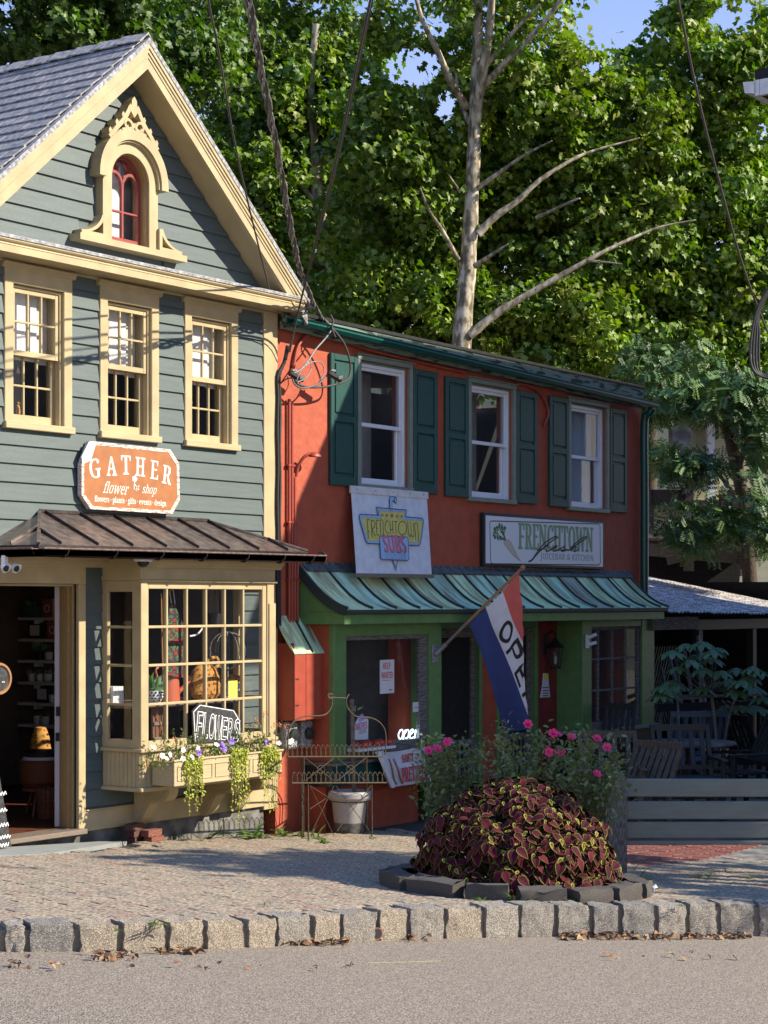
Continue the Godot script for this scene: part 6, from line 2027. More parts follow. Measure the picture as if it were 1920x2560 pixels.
func build_flag() -> void:
	var base := w("7", 44, 590, .42)
	var tip := w("7", 588, 48, 1.25)
	var br := thing("flag_bracket", "grey metal flag bracket screwed to the left green post", "bracket", base)
	bx(br, "plate", M.galvanised, base.x - .05, base.x + .05, base.y - .12, base.y + .07, .361, .376)
	tube(br, "socket", M.galvanised, [base - (tip - base).normalized() * .05, base + (tip - base).normalized() * .1], .026, 10)
	var po := thing("flag_pole", "slanting wooden flag pole with a knob end reaching out over the awning", "pole", base)
	tube(po, "pole", M.pole_wood, [base, base.lerp(tip, .35)], .0155, 10)
	tube(po, "pole", M.pole_wood, [base.lerp(tip, .35), tip], .0155, 10)
	tube(po, "sleeve", M.threshold_wood, [base.lerp(tip, .02), base.lerp(tip, .34)], .0185, 10)
	lathe(po, "knob", M.pole_wood, [Vector2(0, -.03), Vector2(.02, -.03), Vector2(.03, -.005), Vector2(.022, .02), Vector2(0, .03)], tip, 12)
	var fl := thing("open_flag", "red white and blue OPEN flag hanging from the slanting pole", "flag", tip)
	var A := base.lerp(tip, .36)
	var B := base.lerp(tip, .955)
	var C := w("7", 612, 1085, 1.02)
	var D := w("7", 490, 1120, .80)
	var f := func(t: float, v: float) -> Vector3:   # t along the hoist from the blue edge, v down the fly
		var tf := 1.0 - .70 * v
		var l := A.lerp(D, v)
		var r := B.lerp(C, v)
		l += Vector3(0, -.06 * sin(PI * v) * 0.0, 0)
		var wv := .022 * sin(t * 15.0 + v * 5.0) * smoothstep(0, .3, v)
		if t <= tf:
			var q := t / tf
			return l.lerp(r, q) + Vector3(0, -.05 * sin(PI * q) * (1.0 - v), wv + .05 * q * v)
		var k := t - tf
		return r + Vector3(k * .05, 0, wv + .05 * v - .012 - k * .55)
	for s in [["blue_stripe", 0.0, .345, "fabric_blue"], ["white_stripe", .345, .675, "fabric_white"], ["red_stripe", .675, 1.0, "fabric_red"]]:
		cloth(fl, s[0], M[s[3]], func(u, v): return f.call(lerpf(s[1], s[2], u), v), 14, 36)
	tube(fl, "hem", M.fabric_white, [A - (tip - base).normalized() * .012, A.lerp(B, .5), B], .014, 6)
	# the letters run down the white stripe
	var strokes := {"O": [], "P": [[Vector2(.1, 0), Vector2(.1, 1)], [Vector2(.1, .94), Vector2(.55, .94), Vector2(.75, .85), Vector2(.78, .7), Vector2(.7, .55), Vector2(.5, .5), Vector2(.1, .5)]],
		"E": [[Vector2(.12, 0), Vector2(.12, 1)], [Vector2(.1, .93), Vector2(.8, .93)], [Vector2(.1, .5), Vector2(.7, .5)], [Vector2(.1, .07), Vector2(.8, .07)]], "N": [[Vector2(.1, 0), Vector2(.1, 1)], [Vector2(.1, .95), Vector2(.8, .05)], [Vector2(.8, 0), Vector2(.8, 1)]]}
	var o := []
	for i in 21: o.append(Vector2(.45 + cos(TAU * i / 20) * .37, .5 + sin(TAU * i / 20) * .45))
	strokes["O"] = [o]
	for i in 4:
		var acc := Acc.new()
		for s in strokes["OPEN"[i]]:
			var dense := []
			for k in s.size() - 1:
				for j in 4: dense.append(s[k].lerp(s[k + 1], j / 4.0))
			dense.append(s[-1])
			for k in dense.size() - 1:
				var d: Vector2 = (dense[k + 1] - dense[k]).normalized()
				var n := Vector2(-d.y, d.x) * .085
				var q := []
				for e in [dense[k] - n - d * .02, dense[k + 1] - n + d * .02, dense[k + 1] + n + d * .02, dense[k] + n - d * .02]:
					var v: float = .20 + i * .185 + e.x * .165
					var t: float = .375 + e.y * .27
					var p: Vector3 = f.call(t, v)
					var nn: Vector3 = (f.call(t + .01, v) - p).cross(f.call(t, v - .01) - p)
					q.append(p + (nn.normalized() if nn.length() > 0 else Vector3.BACK) * .0035 * (1.0 if nn.z > 0 else -1.0))
				acc.quad(q[0], q[1], q[2], q[3])
		mi(fl, "letter", acc.mesh(), M.ink_black)
func build_pot_stand() -> void:
	var p := zg("6", 545, 1530)
	p.z = .5
	p.x = 14.62
	p.y = gh(p.x) - .015
	var t := thing("plastic_pot", "large pale grey plastic flower pot with a rolled rim before the deli", "plant pot", p)
	lathe(t, "pot", M.pot_plastic, [Vector2(.155, .12), Vector2(.175, .29), Vector2(.18, .33), Vector2(.2, .335), Vector2(.215, .36), Vector2(.215, .40), Vector2(.2, .42), Vector2(.18, .42), Vector2(.17, .38), Vector2(.16, .36)], p, 30)
	lathe(t, "foot", M.pot_dirty, [Vector2(0, 0), Vector2(.135, 0), Vector2(.145, .04), Vector2(.156, .121)], p, 30)
	lathe(t, "soil", M.soil, [Vector2(.17, .37), Vector2(0, .385)], p, 20)
	tube(t, "band", M.pot_dirty, ring_pts(p + Vector3(0, .325, 0), .183, 30), .005, 5)
	var sk := thing("wooden_stake", "weathered wooden stake standing in the grey flower pot", "stake", p + Vector3(.03, .38, 0))
	var s0 := p + Vector3(.04, .375, .02)
	bar(sk, "stake", M.weathered_wood, s0, s0 + Vector3(-.035, .93, 0), .03, .03, Vector3.BACK)
	tuft(sk, s0 + Vector3(-.02, .8, .01), 20, .05, .16, L(.05, .10, .04))
	for i in 5: mi(sk, "flower", flower_mesh(5, .3, Color(.2, .15, .4), Color(.3, .28, .6)), M.petal, Transform3D(leaf_basis(Vector3(-.3, .3, 1) + rnd_dir() * .4, rnd_dir(), .022) * Basis(Vector3.RIGHT, PI / 2), s0 + Vector3(.03 + rng.randf() * .08, .6 + rng.randf() * .25, .03)))
	# wire plant stand: front and back frames, two basket tiers, arched top
	var st := thing("wire_plant_stand", "rusty wire plant stand with scrolled tiers in front of the grey pot", "plant stand", Vector3(14.3, gh(14.3), .85))
	var c := func(x: float, y: float, z := .92) -> Vector3: return on_front(700 + x * .2411, 1680 + y * .2411, z)
	var wire := func(called: String, pts: Array, r := .0045) -> void: tube(st, called, M.rusty_wire, pts, r, 5)
	for q in [[295, 1165, 1745, .92], [955, 1170, 1750, .92], [245, 890, 1640, .66], [890, 890, 1690, .66], [905, 1160, 1660, .7], [230, 1160, 1600, .7]]:
		wire.call("leg", [c.call(q[0] - 4, q[1], q[3]), c.call(q[0], q[2], q[3]) * Vector3(1, 0, 1) + Vector3(0, gh(14.3) - .01, 0)], .0075)
	for q in [[75, 880, 1060, .92], [120, 1152, 1100, .92]]:
		for z in [.92, .62]: wire.call("rail", [c.call(q[0], q[1], z), c.call(q[2], q[1] - 3, z)], .008)
		wire.call("rail", [c.call(q[0], q[1], .92), c.call(q[0], q[1], .62)], .008)
		wire.call("rail", [c.call(q[2], q[1] - 3, .92), c.call(q[2], q[1] - 3, .62)], .008)
	for q in [[250, 885, 1130], [900, 885, 1130], [585, 960, 1130]]: wire.call("post", [c.call(q[0], q[1]), c.call(q[0], q[2])], .006)
	for tier in 2:
		var y0: float = [880, 1152][tier]
		var hgt: float = [125, 115][tier]
		var x0: float = [75, 125][tier]
		var n := 20
		for i in n:
			var x: float = x0 + i * 49.0
			wire.call("scroll", spline([c.call(x, y0), c.call(x + 4, y0 - hgt * .6), c.call(x + 26, y0 - hgt), c.call(x + 52, y0 - hgt * .6), c.call(x + 62, y0)], 4), .0035)
	for q in [[260, 890, 560, 1130], [560, 890, 260, 1130], [590, 890, 890, 1130], [890, 890, 590, 1130], [310, 1180, 560, 1700], [310, 1700, 560, 1180], [580, 1180, 930, 1650], [940, 1180, 590, 1650], [310, 1180, 500, 1300], [310, 1420, 480, 1310]]:
		wire.call("brace", [c.call(q[0], q[1]), c.call(q[2], q[3])], .0035)
	for q in [[425, 1010], [730, 1010]]:
		var r := []
		for i in 17: r.append(c.call(q[0] + cos(TAU * i / 16) * 40, q[1] + sin(TAU * i / 16) * 40))
		wire.call("ring", r, .0035)
	for z in [.92, .9]:
		wire.call("arch", spline([c.call(80, 870, z), c.call(90, 620, z), c.call(150, 510, z), c.call(260, 460, z), c.call(450, 448, z), c.call(525, 380, z), c.call(540, 290, z), c.call(500, 255, z), c.call(495, 240, z)], 5), .007)
		wire.call("arch", spline([c.call(1090, 860, z), c.call(1095, 640, z), c.call(1040, 530, z), c.call(940, 475, z), c.call(790, 460, z), c.call(705, 380, z), c.call(685, 290, z), c.call(715, 230, z)], 5), .007)
	wire.call("top_rail", [c.call(500, 265), c.call(680, 270)], .007)
	for i in 3:
		var r := []
		for j in 17: r.append(c.call(515 + i * 12 + cos(TAU * j / 16) * 22, 250 + sin(TAU * j / 16) * 26))
		wire.call("scroll", r, .004)


# ---------- hanging signs ----------
func build_signs() -> void:
	gather_sign()
	subs_banner()
	fresh_sign()
func gather_sign() -> void:
	var o := [w("2", 465, 960, .075), w("2", 880, 1003, .075), w("2", 925, 1075, .075), w("2", 929, 1265, .075), w("2", 890, 1337, .075), w("2", 467, 1312, .075), w("2", 420, 1240, .075), w("2", 420, 1075, .075)]
	var s := thing("flower_shop_sign", "orange eight sided sign reading GATHER flower shop on the blue clapboards", "sign", w("2", 670, 1330, .04))
	prism(s, "board", M.sign_rim, o, .035, .075)
	var c := Vector2.ZERO
	for p in o: c += Vector2(p.x, p.y) / 8.0
	var inset := func(k: float) -> Array:
		var q := []
		for p in o: q.append(c + (Vector2(p.x, p.y) - c) * Vector2(1.0 - k, 1.0 - k * 1.9))
		return q
	var rim := func(k0: float, k1: float, z: float, mt: Material) -> void:
		var a: Array = inset.call(k0)
		var b: Array = inset.call(k1)
		for i in 8:
			var j := (i + 1) % 8
			prism(s, "rim", mt, [a[i], a[j], b[j], b[i]], .0745, z)
	rim.call(.0, .028, .083, M.sign_rim)
	rim.call(.031, .05, .081, M.sign_rim)
	prism(s, "face", M.sign_orange, inset.call(.05), .074, .0785)
	prism(s, "peeled_corner", M.vinyl_white, [w("2", 458, 962, .08), w("2", 496, 968, .08), w("2", 468, 1060, .08), w("2", 425, 1080, .08), w("2", 420, 1040, .08)], .079, .088)
	var q := func(x: float, y: float) -> Vector3: return on_front(200 + x * .16275, 1080 + y * .16275, .0787)
	var lt := [["G", 228, 558, .215], ["A", 482, 525, .205], ["T", 703, 508, .195], ["H", 925, 535, .20], ["E", 1140, 582, .185], ["R", 1335, 660, .19]]
	var rot := [.22, .12, .04, -.05, -.13, -.24]
	for i in 6:
		var l: Array = lt[i]
		lettering(s, "letter", M.sign_letter, l[0], serif_b, Transform3D(Basis(Vector3(0, 0, 1), rot[i] * .55), q.call(l[1], l[2])), l[3] * .62 if l[0] != "E" else .1, .165, .004)
	lettering(s, "lettering", M.sign_letter, "flower", serif, Transform3D(Basis(Vector3(0, 0, 1), -.02), q.call(560, 862)), .30, .10, .003, .35)
	lettering(s, "lettering", M.sign_letter, "shop", serif, Transform3D(Basis(Vector3(0, 0, 1), -.02), q.call(1068, 900)), .175, .10, .003, .35)
	lettering(s, "lettering", M.sign_letter, "flowers · plants · gifts · events · design", serif_b, Transform3D(Basis(Vector3(0, 0, 1), -.004), q.call(785, 1072)), .90, .068, .003)
	var acc := Acc.new()
	for st in [[[838, 760], [826, 830], [838, 880], [880, 890]], [[838, 800], [880, 860], [905, 820]], [[850, 900], [880, 850], [900, 890]], [[820, 870], [860, 905]]]:
		var pts := []
		for p in st:
			var v: Vector3 = q.call(p[0], p[1])
			pts.append(Vector2(v.x, v.y))
		stroke_into(acc, Transform3D(Basis.IDENTITY, Vector3(0, 0, .0787)), spline(pts, 4), .009, .003)
	mi(s, "flower_emblem", acc.mesh(), M.sign_letter)
	for g in 5:
		var v: Vector3 = q.call(838 + cos(g * 1.26) * 22, 722 + sin(g * 1.26) * 22)
		ball(s, "emblem_petal", M.sign_letter, v, Vector3(.017, .017, .004), 8)
func subs_banner() -> void:
	# a board of cloth that leans out at the foot over the awning
	var T0 := w("4", 563, 1204, .07)
	var T1 := w("4", 1055, 1245, .07)
	var z1 := .26
	var B0 := w("4", 598, 1748, z1)
	var B1 := w("4", 1086, 1755, z1)
	var s := thing("subs_banner", "white cloth banner with a yellow and blue FRENCHTOWN SUBS DELICATESSEN badge on the orange wall", "banner", T0.lerp(T1, .5))
	var u := (T1 - T0)
	u.y = 0
	u = u.normalized()
	var dn := (B0 - T0)
	var f := func(a: float, b: float) -> Vector3: return T0.lerp(T1, a).lerp(B0.lerp(B1, a), b) + Vector3(0, 0, .002 * sin(a * 7.0) * b)
	cloth(s, "cloth", M.banner_cloth, f, 20, 20)
	bar(s, "top_batten", M.white_paint, T0 + Vector3(-.01, .005, .0), T1 + Vector3(.01, .005, .0), .03, .075)
	bar(s, "bottom_batten", M.threshold_wood, B0 + Vector3(-.03, -.015, 0), B1 + Vector3(.03, -.015, 0), .035, .04)
	for t in [.06, .3, .53, .75, .94]: ball(s, "screw", M.black_iron, T0.lerp(T1, t) + Vector3(0, .01, .016), Vector3(.007, .007, .004), 6)
	# flat print: everything in a 0..1659 picture square of the banner
	var nrm := ((T1 - T0).cross(dn)).normalized() * -1.0
	if nrm.z < 0: nrm = -nrm
	var P := func(x: float, y: float, e: float) -> Vector3:
		var g := on_front(860 + x * .14467, 1210 + y * .14467, 0)
		var z := .16
		for i in 4:   # meet the leaning cloth
			g = on_front(860 + x * .14467, 1210 + y * .14467, z)
			var b := clampf((T0.y - g.y) / (T0.y - B0.y), 0, 1)
			var a := clampf((g.x - lerpf(T0.x, B0.x, b)) / (T1.x - T0.x), 0, 1)
			z = f.call(a, b).z
		return g + nrm * e
	var fill := func(called: String, mt: Material, pts: Array, e: float) -> void:
		var a := Acc.new()
		var o: Vector3 = P.call(pts[0][0], pts[0][1], e)
		var poly := PackedVector2Array()
		for p in pts: poly.append(Vector2(p[0], -p[1]))
		var t := Geometry2D.triangulate_polygon(poly)
		for i in range(0, t.size(), 3):
			var A: Vector3 = P.call(pts[t[i]][0], pts[t[i]][1], e) - o
			var B: Vector3 = P.call(pts[t[i + 1]][0], pts[t[i + 1]][1], e) - o
			var C: Vector3 = P.call(pts[t[i + 2]][0], pts[t[i + 2]][1], e) - o
			if (B - A).cross(C - A).z < 0: a.tri(A, C, B)
			else: a.tri(A, B, C)
		mi(s, called, a.mesh(), mt, Transform3D(Basis.IDENTITY, o))
	var line := func(called: String, mt: Material, pts: Array, wd: float, e: float, closed := false) -> void:
		var q := []
		for p in pts: q.append(P.call(p[0], p[1], e))
		if closed: q.append(q[0])
		var a := Acc.new()
		for i in q.size() - 1:
			var d: Vector3 = (q[i + 1] - q[i]).normalized()
			var n := nrm.cross(d) * wd * .5
			var x := d * wd * .35
			a.quad(q[i] - n - x - q[0], q[i + 1] - n + x - q[0], q[i + 1] + n + x - q[0], q[i] + n - x - q[0])
		mi(s, called, a.mesh(), mt, Transform3D(Basis.IDENTITY, q[0]))
	var badge := [[255, 530], [580, 545], [540, 412], [1060, 455], [1045, 575], [1330, 598], [1357, 640], [1305, 1030], [1270, 1068], [400, 1032], [365, 1000], [245, 590]]
	fill.call("badge", M.ink_blue, badge, .012)
	line.call("outline", M.ink_navy, badge, .011, .0145, true)
	fill.call("badge_face", M.ink_yellow, [[275, 585], [625, 598], [582, 465], [1025, 492], [1000, 622], [1342, 640], [1288, 1020], [400, 985]], .015)
	line.call("outline", M.ink_steel, [[275, 580], [622, 596], [580, 462], [1025, 490], [1002, 618], [1342, 640]], .008, .0165)
	for q in [[640, 545, 19], [718, 550, 22], [806, 555, 27], [893, 562, 20], [973, 566, 18]]:
		var o := []
		for i in 12: o.append([q[0] + cos(TAU * i / 12) * q[2], q[1] + sin(TAU * i / 12) * q[2] * 1.35])
		fill.call("dot", M.ink_brown, o, .017)
	line.call("letter", M.ink_black, [[415, 625], [378, 625], [392, 850], [402, 955]], .007, .018)
	line.call("letter", M.ink_black, [[388, 835], [415, 832]], .007, .018)
	var A := [[[450, 625], [462, 925]], [[450, 630], [490, 640], [515, 690], [505, 750], [458, 790], [495, 850], [520, 905]], [[575, 635], [535, 632], [545, 888], [582, 885]], [[540, 775], [560, 775]], [[612, 885], [600, 640], [625, 622], [648, 645], [660, 875]], [[738, 640], [700, 660], [682, 730], [690, 800], [715, 845], [757, 858]], [[768, 640], [782, 862]], [[775, 795], [825, 797]], [[812, 640], [826, 865]], [[840, 655], [895, 655]], [[868, 655], [878, 868]],
		[[1078, 660], [1090, 870], [1120, 915], [1140, 880], [1128, 665]], [[1140, 880], [1165, 930], [1188, 890], [1176, 672]], [[1217, 975], [1198, 700], [1222, 672], [1248, 700], [1266, 1000]]]
	for p in A: line.call("letter", M.ink_black, p, .0075, .018)
	var ring := []
	for i in 24: ring.append([988 + cos(TAU * i / 24) * 72, 770 + sin(TAU * i / 24) * 118])
	line.call("letter", M.ink_black, ring, .0075, .018, true)
	fill.call("plate", M.ink_blue, [[610, 905], [1055, 925], [1080, 950], [1098, 1300], [1075, 1328], [640, 1312], [612, 1285], [590, 930]], .019)
	line.call("outline", M.ink_navy, [[610, 905], [1055, 925], [1080, 950], [1098, 1300], [1075, 1328], [640, 1312], [612, 1285], [590, 930]], .009, .0205, true)
	var ez := nrm
	var ex := (T1 - T0).normalized()
	var ey := ez.cross(ex)
	lettering(s, "lettering", M.ink_navy, "SUBS", sans_b, Transform3D(Basis(ex, ey, ez), P.call(846, 1045, .0207)), .395, .19, .0015)
	lettering(s, "lettering", M.ink_pink, "SUBS", sans_b, Transform3D(Basis(ex, ey, ez), P.call(838, 1040, .0225)), .37, .175, .0015)
	lettering(s, "lettering", M.ink_steel, "DELICATESSEN", sans, Transform3D(Basis(ex, ey, ez), P.call(855, 1225, .021)), .375, .1, .0015)
	fill.call("point", M.ink_steel, [[822, 1322], [905, 1325], [882, 1500]], .014)
	line.call("outline", M.ink_navy, [[822, 1322], [882, 1500], [905, 1325]], .007, .0155)
	fill.call("point_heart", M.banner_cloth, [[848, 1326], [880, 1328], [876, 1420]], .0158)
	line.call("spout", M.ink_navy, [[797, 440], [792, 290], [800, 262], [850, 262]], .05, .013)
	line.call("spout", M.ink_blue, [[797, 440], [792, 290], [800, 262], [850, 262]], .036, .0145)
	fill.call("spout_end", M.ink_navy, [[845, 232], [885, 228], [897, 285], [885, 345], [845, 320]], .0155)
	fill.call("spout_end", M.ink_blue, [[858, 250], [875, 245], [885, 290], [875, 330], [858, 310]], .017)
func fresh_sign() -> void:
	var z := .07
	var a := w("5", 350, 1103, z)
	var b := w("5", 1153, 1448, z)
	var y1 := w("5", 1153, 1124, z).y
	var s := thing("juice_bar_sign", "white framed board with a carrot and green FRENCHTOWN fresh juicebar lettering", "sign", Vector3((a.x + b.x) * .5, b.y, z))
	bx(s, "frame", M.ink_black, a.x, b.x, b.y - .01, y1 - .012, .01, .065)
	bx(s, "face", M.sign_white, a.x + .035, b.x - .035, b.y + .02, y1 - .045, .06, .07, .002)
	var q := func(x: float, y: float) -> Vector2:
		var v := on_front(1200 + x * .19892, 1280 + y * .19892, .0702)
		return Vector2(v.x, v.y)
	var xf := Transform3D(Basis.IDENTITY, Vector3(0, 0, .0702))
	var acc := Acc.new()
	var bp := []
	for p in [[150, 113], [1480, 150], [1500, 160], [1508, 185], [1512, 640], [1500, 662], [1480, 666], [160, 650], [140, 640], [133, 620], [123, 140], [130, 120], [150, 113]]: bp.append(q.call(p[0], p[1]))
	stroke_into(acc, xf, bp, .012, .001)
	mi(s, "border", acc.mesh(), M.ink_black)
	var put := func(mt: Material, t: String, fnt: Font, x: float, y: float, wd: float, ht: float, e: float) -> void:
		var c: Vector2 = q.call(x, y)
		lettering(s, "lettering", mt, t, fnt, Transform3D(Basis.IDENTITY, Vector3(c.x, c.y, .0702 + e)), wd, ht, .0012)
	put.call(M.ink_grey, "FRENCHTOWN", serif_b, 972, 330, 1.75, .30, .0)
	put.call(M.ink_green, "FRENCHTOWN", serif_b, 962, 326, 1.75, .30, .0014)
	put.call(M.ink_grey, "JUICEBAR & KITCHEN", sans_b, 1097, 578, 1.28, .095, .0)
	# script: fresh
	acc = Acc.new()
	var sc := Acc.new()
	for st in [[[605, 625], [650, 600], [720, 500], [800, 400], [900, 330], [958, 305], [950, 330], [880, 380], [790, 455], [715, 530], [650, 605], [608, 622]], [[715, 480], [770, 475], [815, 440]], [[820, 435], [850, 425], [850, 445], [828, 490], [850, 492], [905, 465]], [[905, 465], [960, 440], [962, 425], [930, 435], [912, 470], [925, 492], [980, 478], [1020, 455]], [[1020, 455], [1060, 428], [1055, 450], [1065, 475], [1040, 495], [1015, 482], [1065, 480], [1100, 470]], [[1100, 490], [1190, 400], [1280, 330], [1335, 312], [1320, 340], [1230, 395], [1150, 460], [1130, 490]], [[1135, 480], [1190, 440], [1210, 445], [1180, 490], [1195, 495], [1240, 465]]]:
		var pts := []
		for p in st: pts.append(q.call(p[0], p[1]))
		stroke_into(sc, Transform3D(Basis.IDENTITY, Vector3(0, 0, .0731)), spline(pts, 6), .016, .0014)
	mi(s, "script", sc.mesh(), M.ink_black)
	var cr := []
	for p in [[300, 370], [330, 350], [365, 358], [395, 395], [430, 470], [470, 555], [490, 590], [512, 622], [478, 590], [440, 565], [390, 510], [335, 440], [302, 400]]: cr.append(q.call(p[0], p[1]))
	prism(s, "carrot_root", M.ink_root, cr, .0703, .0716)
	acc = Acc.new()
	stroke_into(acc, Transform3D(Basis.IDENTITY, Vector3(0, 0, .0716)), cr + [cr[0]], .006, .0008)
	for l in [[330, 390, 350, 385], [350, 420, 375, 410], [375, 450, 392, 447], [395, 490, 415, 480], [420, 515, 435, 515], [440, 550, 455, 542]]: stroke_into(acc, Transform3D(Basis.IDENTITY, Vector3(0, 0, .0716)), [q.call(l[0], l[1]), q.call(l[2], l[3])], .005, .0008)
	mi(s, "carrot_lines", acc.mesh(), M.ink_brown)
	acc = Acc.new()
	for l in [[325, 355, 235, 190], [322, 350, 185, 260], [320, 352, 290, 210], [315, 350, 240, 330]]: stroke_into(acc, Transform3D(Basis.IDENTITY, Vector3(0, 0, .0704)), [q.call(l[0], l[1]), q.call(l[2], l[3])], .014, .001)
	mi(s, "carrot_stalks", acc.mesh(), M.ink_green_dark)
	for i in 34:
		var p: Vector2 = q.call([230, 190, 260, 210, 300, 240, 175, 285][i % 8] + rng.randf_range(-26, 26), [190, 230, 180, 290, 225, 310, 270, 250][i % 8] + rng.randf_range(-26, 26))
		var o := []
		for k in 7: o.append(p + Vector2(cos(TAU * k / 7), sin(TAU * k / 7)) * rng.randf_range(.012, .034))
		prism(s, "carrot_leaf", M.ink_green_dark if i % 3 else M.ink_green, o, .0706 + i * .00002, .0718 + i * .00004)


# ---------- cables ----------
func build_wires() -> void:
	# each cable runs from the house corner up towards poles across the street
	var bun := [zp("13", 330, 1000, 18.6), zp("13", 290, 960, 18.2), zp("13", 245, 860, 17.4), zp("13", 225, 800, 16.8), zp("13", 195, 650, 15.6), zp("13", 160, 450, 14.2), zp("13", 110, 200, 12.6), zp("13", 75, 0, 11.4), zp("13", 45, -260, 10.2)]
	for k in 3:
		var c := thing("twisted_cable", ["thick grey service cable twisted in the bundle over the gable's right slope", "thin bare wire twisted round the cable bundle over the gable's right slope", "black strand of the twisted cable bundle over the gable's right slope"][k], "cable", bun[0])
		var pts := []
		var sm := spline(bun, 14)
		for i in sm.size():
			var g := i * .8 + TAU * k / 3
			pts.append(sm[i] + Vector3(cos(g), sin(g), cos(g + 1.0)) * .016)
		tube(c, "strand", [M.cable_grey, M.galvanised, M.old_cable][k], pts, [.015, .008, .012][k], 6)
	var ends := [["thin left overhead wire reaching the cornice's right end", [[683, 764, 17.9], [600, 420, 15.0], [544, 116, 12.5], [521, 0, 11.6], [490, -240, 10.5]], .008],
		["straight overhead wire slanting right to left down to the orange wall's corner", [[724, 880, 18.0], [752, 752, 17.6], [840, 400, 15.6], [926, 0, 13.2], [985, -260, 12.0]], .01],
		["second slanting overhead wire beside the straight one", [[716, 900, 18.0], [756, 740, 17.5], [846, 396, 15.4], [933, -6, 13.0], [990, -260, 11.9]], .006],
		["long overhead wire crossing the tree tops at the right", [[1920, 833, 13.0], [1852, 648, 12.4], [1759, 301, 11.2], [1695, 0, 10.4], [1640, -260, 9.7]], .008]]
	for e in ends:
		var c := thing("overhead_wire", e[0], "wire", Vector3.ZERO)
		var pts := []
		for p in e[1]: pts.append(at_depth(p[0], p[1], p[2]))
		c.position = pts[0]
		tube(c, "wire", M.old_cable, spline(pts, 8), e[2], 6)
	var rl := thing("cable_coil", "coiled black cable loops hanging at the right edge before the trees", "cable", at_depth(1905, 850, 12.6))
	for k in 4:
		var pts := []
		for q in [[1935, 700], [1898, 760 + k * 8], [1880 + k * 6, 830], [1876 + k * 7, 900], [1892 + k * 4, 935], [1930, 948 - k * 6]]: pts.append(at_depth(q[0], q[1], 12.6 + k * .03))
		tube(rl, "loop", M.black_rubber, spline(pts, 6), .009, 6)
	# black cables down the corner, splice boxes, loose loops
	var cc := w("4", 95, 700, .05)
	for k in 3:
		var c := thing("corner_cable", ["front black cable running down the joint of the two buildings", "middle black cable down the joint of the two buildings", "rear thin cable down the joint of the two buildings"][k], "cable", Vector3(cc.x, 1.8, .05))
		var pts := []
		for i in 14: pts.append(Vector3(cc.x + .012 + (k - 1) * .022 + .006 * sin(i * 1.7 + k), 1.75 + i * .185, .045 + .01 * (k % 2)))
		pts.append(w("4", 130, 380, .07))
		pts.append(w("4", 152, 270, .1))
		tube(c, "cable", [M.black_rubber, M.black_rubber, M.old_cable][k], spline(pts, 3), [.018, .014, .009][k], 6)
	var loops := [["left wide loop of black cable round the splice boxes on the orange wall", [[430, 150, .24], [470, 190, .25], [520, 260, .26], [552, 350, .26], [560, 430, .25], [540, 490, .25], [470, 520, .24], [380, 538, .22], [290, 540, .2], [220, 520, .16], [190, 480, .14]], "old_cable", .011],
		["pale cable loop arching from the gutter to the splice boxes", [[440, 165, .24], [400, 220, .22], [330, 300, .2], [285, 370, .2], [230, 430, .18], [165, 460, .15]], "galvanised", .009],
		["thin pale cable ring hanging below the gutter", [[300, 365, .2], [305, 420, .2], [270, 480, .19], [215, 500, .17], [240, 430, .19], [300, 380, .2], [370, 380, .21], [390, 440, .21], [350, 520, .2]], "galvanised", .006],
		["grey cable loop hanging right of the splice boxes across the shutter", [[440, 440, .24], [400, 470, .23], [340, 525, .22], [250, 545, .2], [200, 520, .16], [180, 470, .14]], "cable_grey", .009],
		["short black cable from the splice clamp up to the gutter corner", [[430, 70, .26], [448, 110, .27], [440, 160, .27], [462, 215, .26]], "old_cable", .01]]
	for l in loops:
		var c := thing("cable_loop", l[0], "cable", Vector3.ZERO)
		var pts := []
		for p in l[1]: pts.append(w("4", p[0], p[1], p[2]))
		c.position = pts[0]
		tube(c, "cable", M[l[2]], spline(pts, 6), l[3], 6)
	for q in [[205, 468, .15, "left black splice box with grey clamps on the orange wall"], [455, 468, .25, "right black splice box on the cable loop before the first shutter"]]:
		var p := w("4", q[0], q[1], q[2])
		var b := thing("splice_box", q[3], "box", p)
		bar(b, "body", M.black_rubber, p + Vector3(-.1, .025, 0), p + Vector3(.1, -.03, .01), .05, .05, Vector3.UP, .012)
		bar(b, "clamp", M.galvanised, p + Vector3(-.08, .05, .02), p + Vector3(-.01, .05, .02), .02, .02)
		bar(b, "clamp", M.cable_grey, p + Vector3(.02, -.02, .03), p + Vector3(.09, .0, .03), .022, .03)

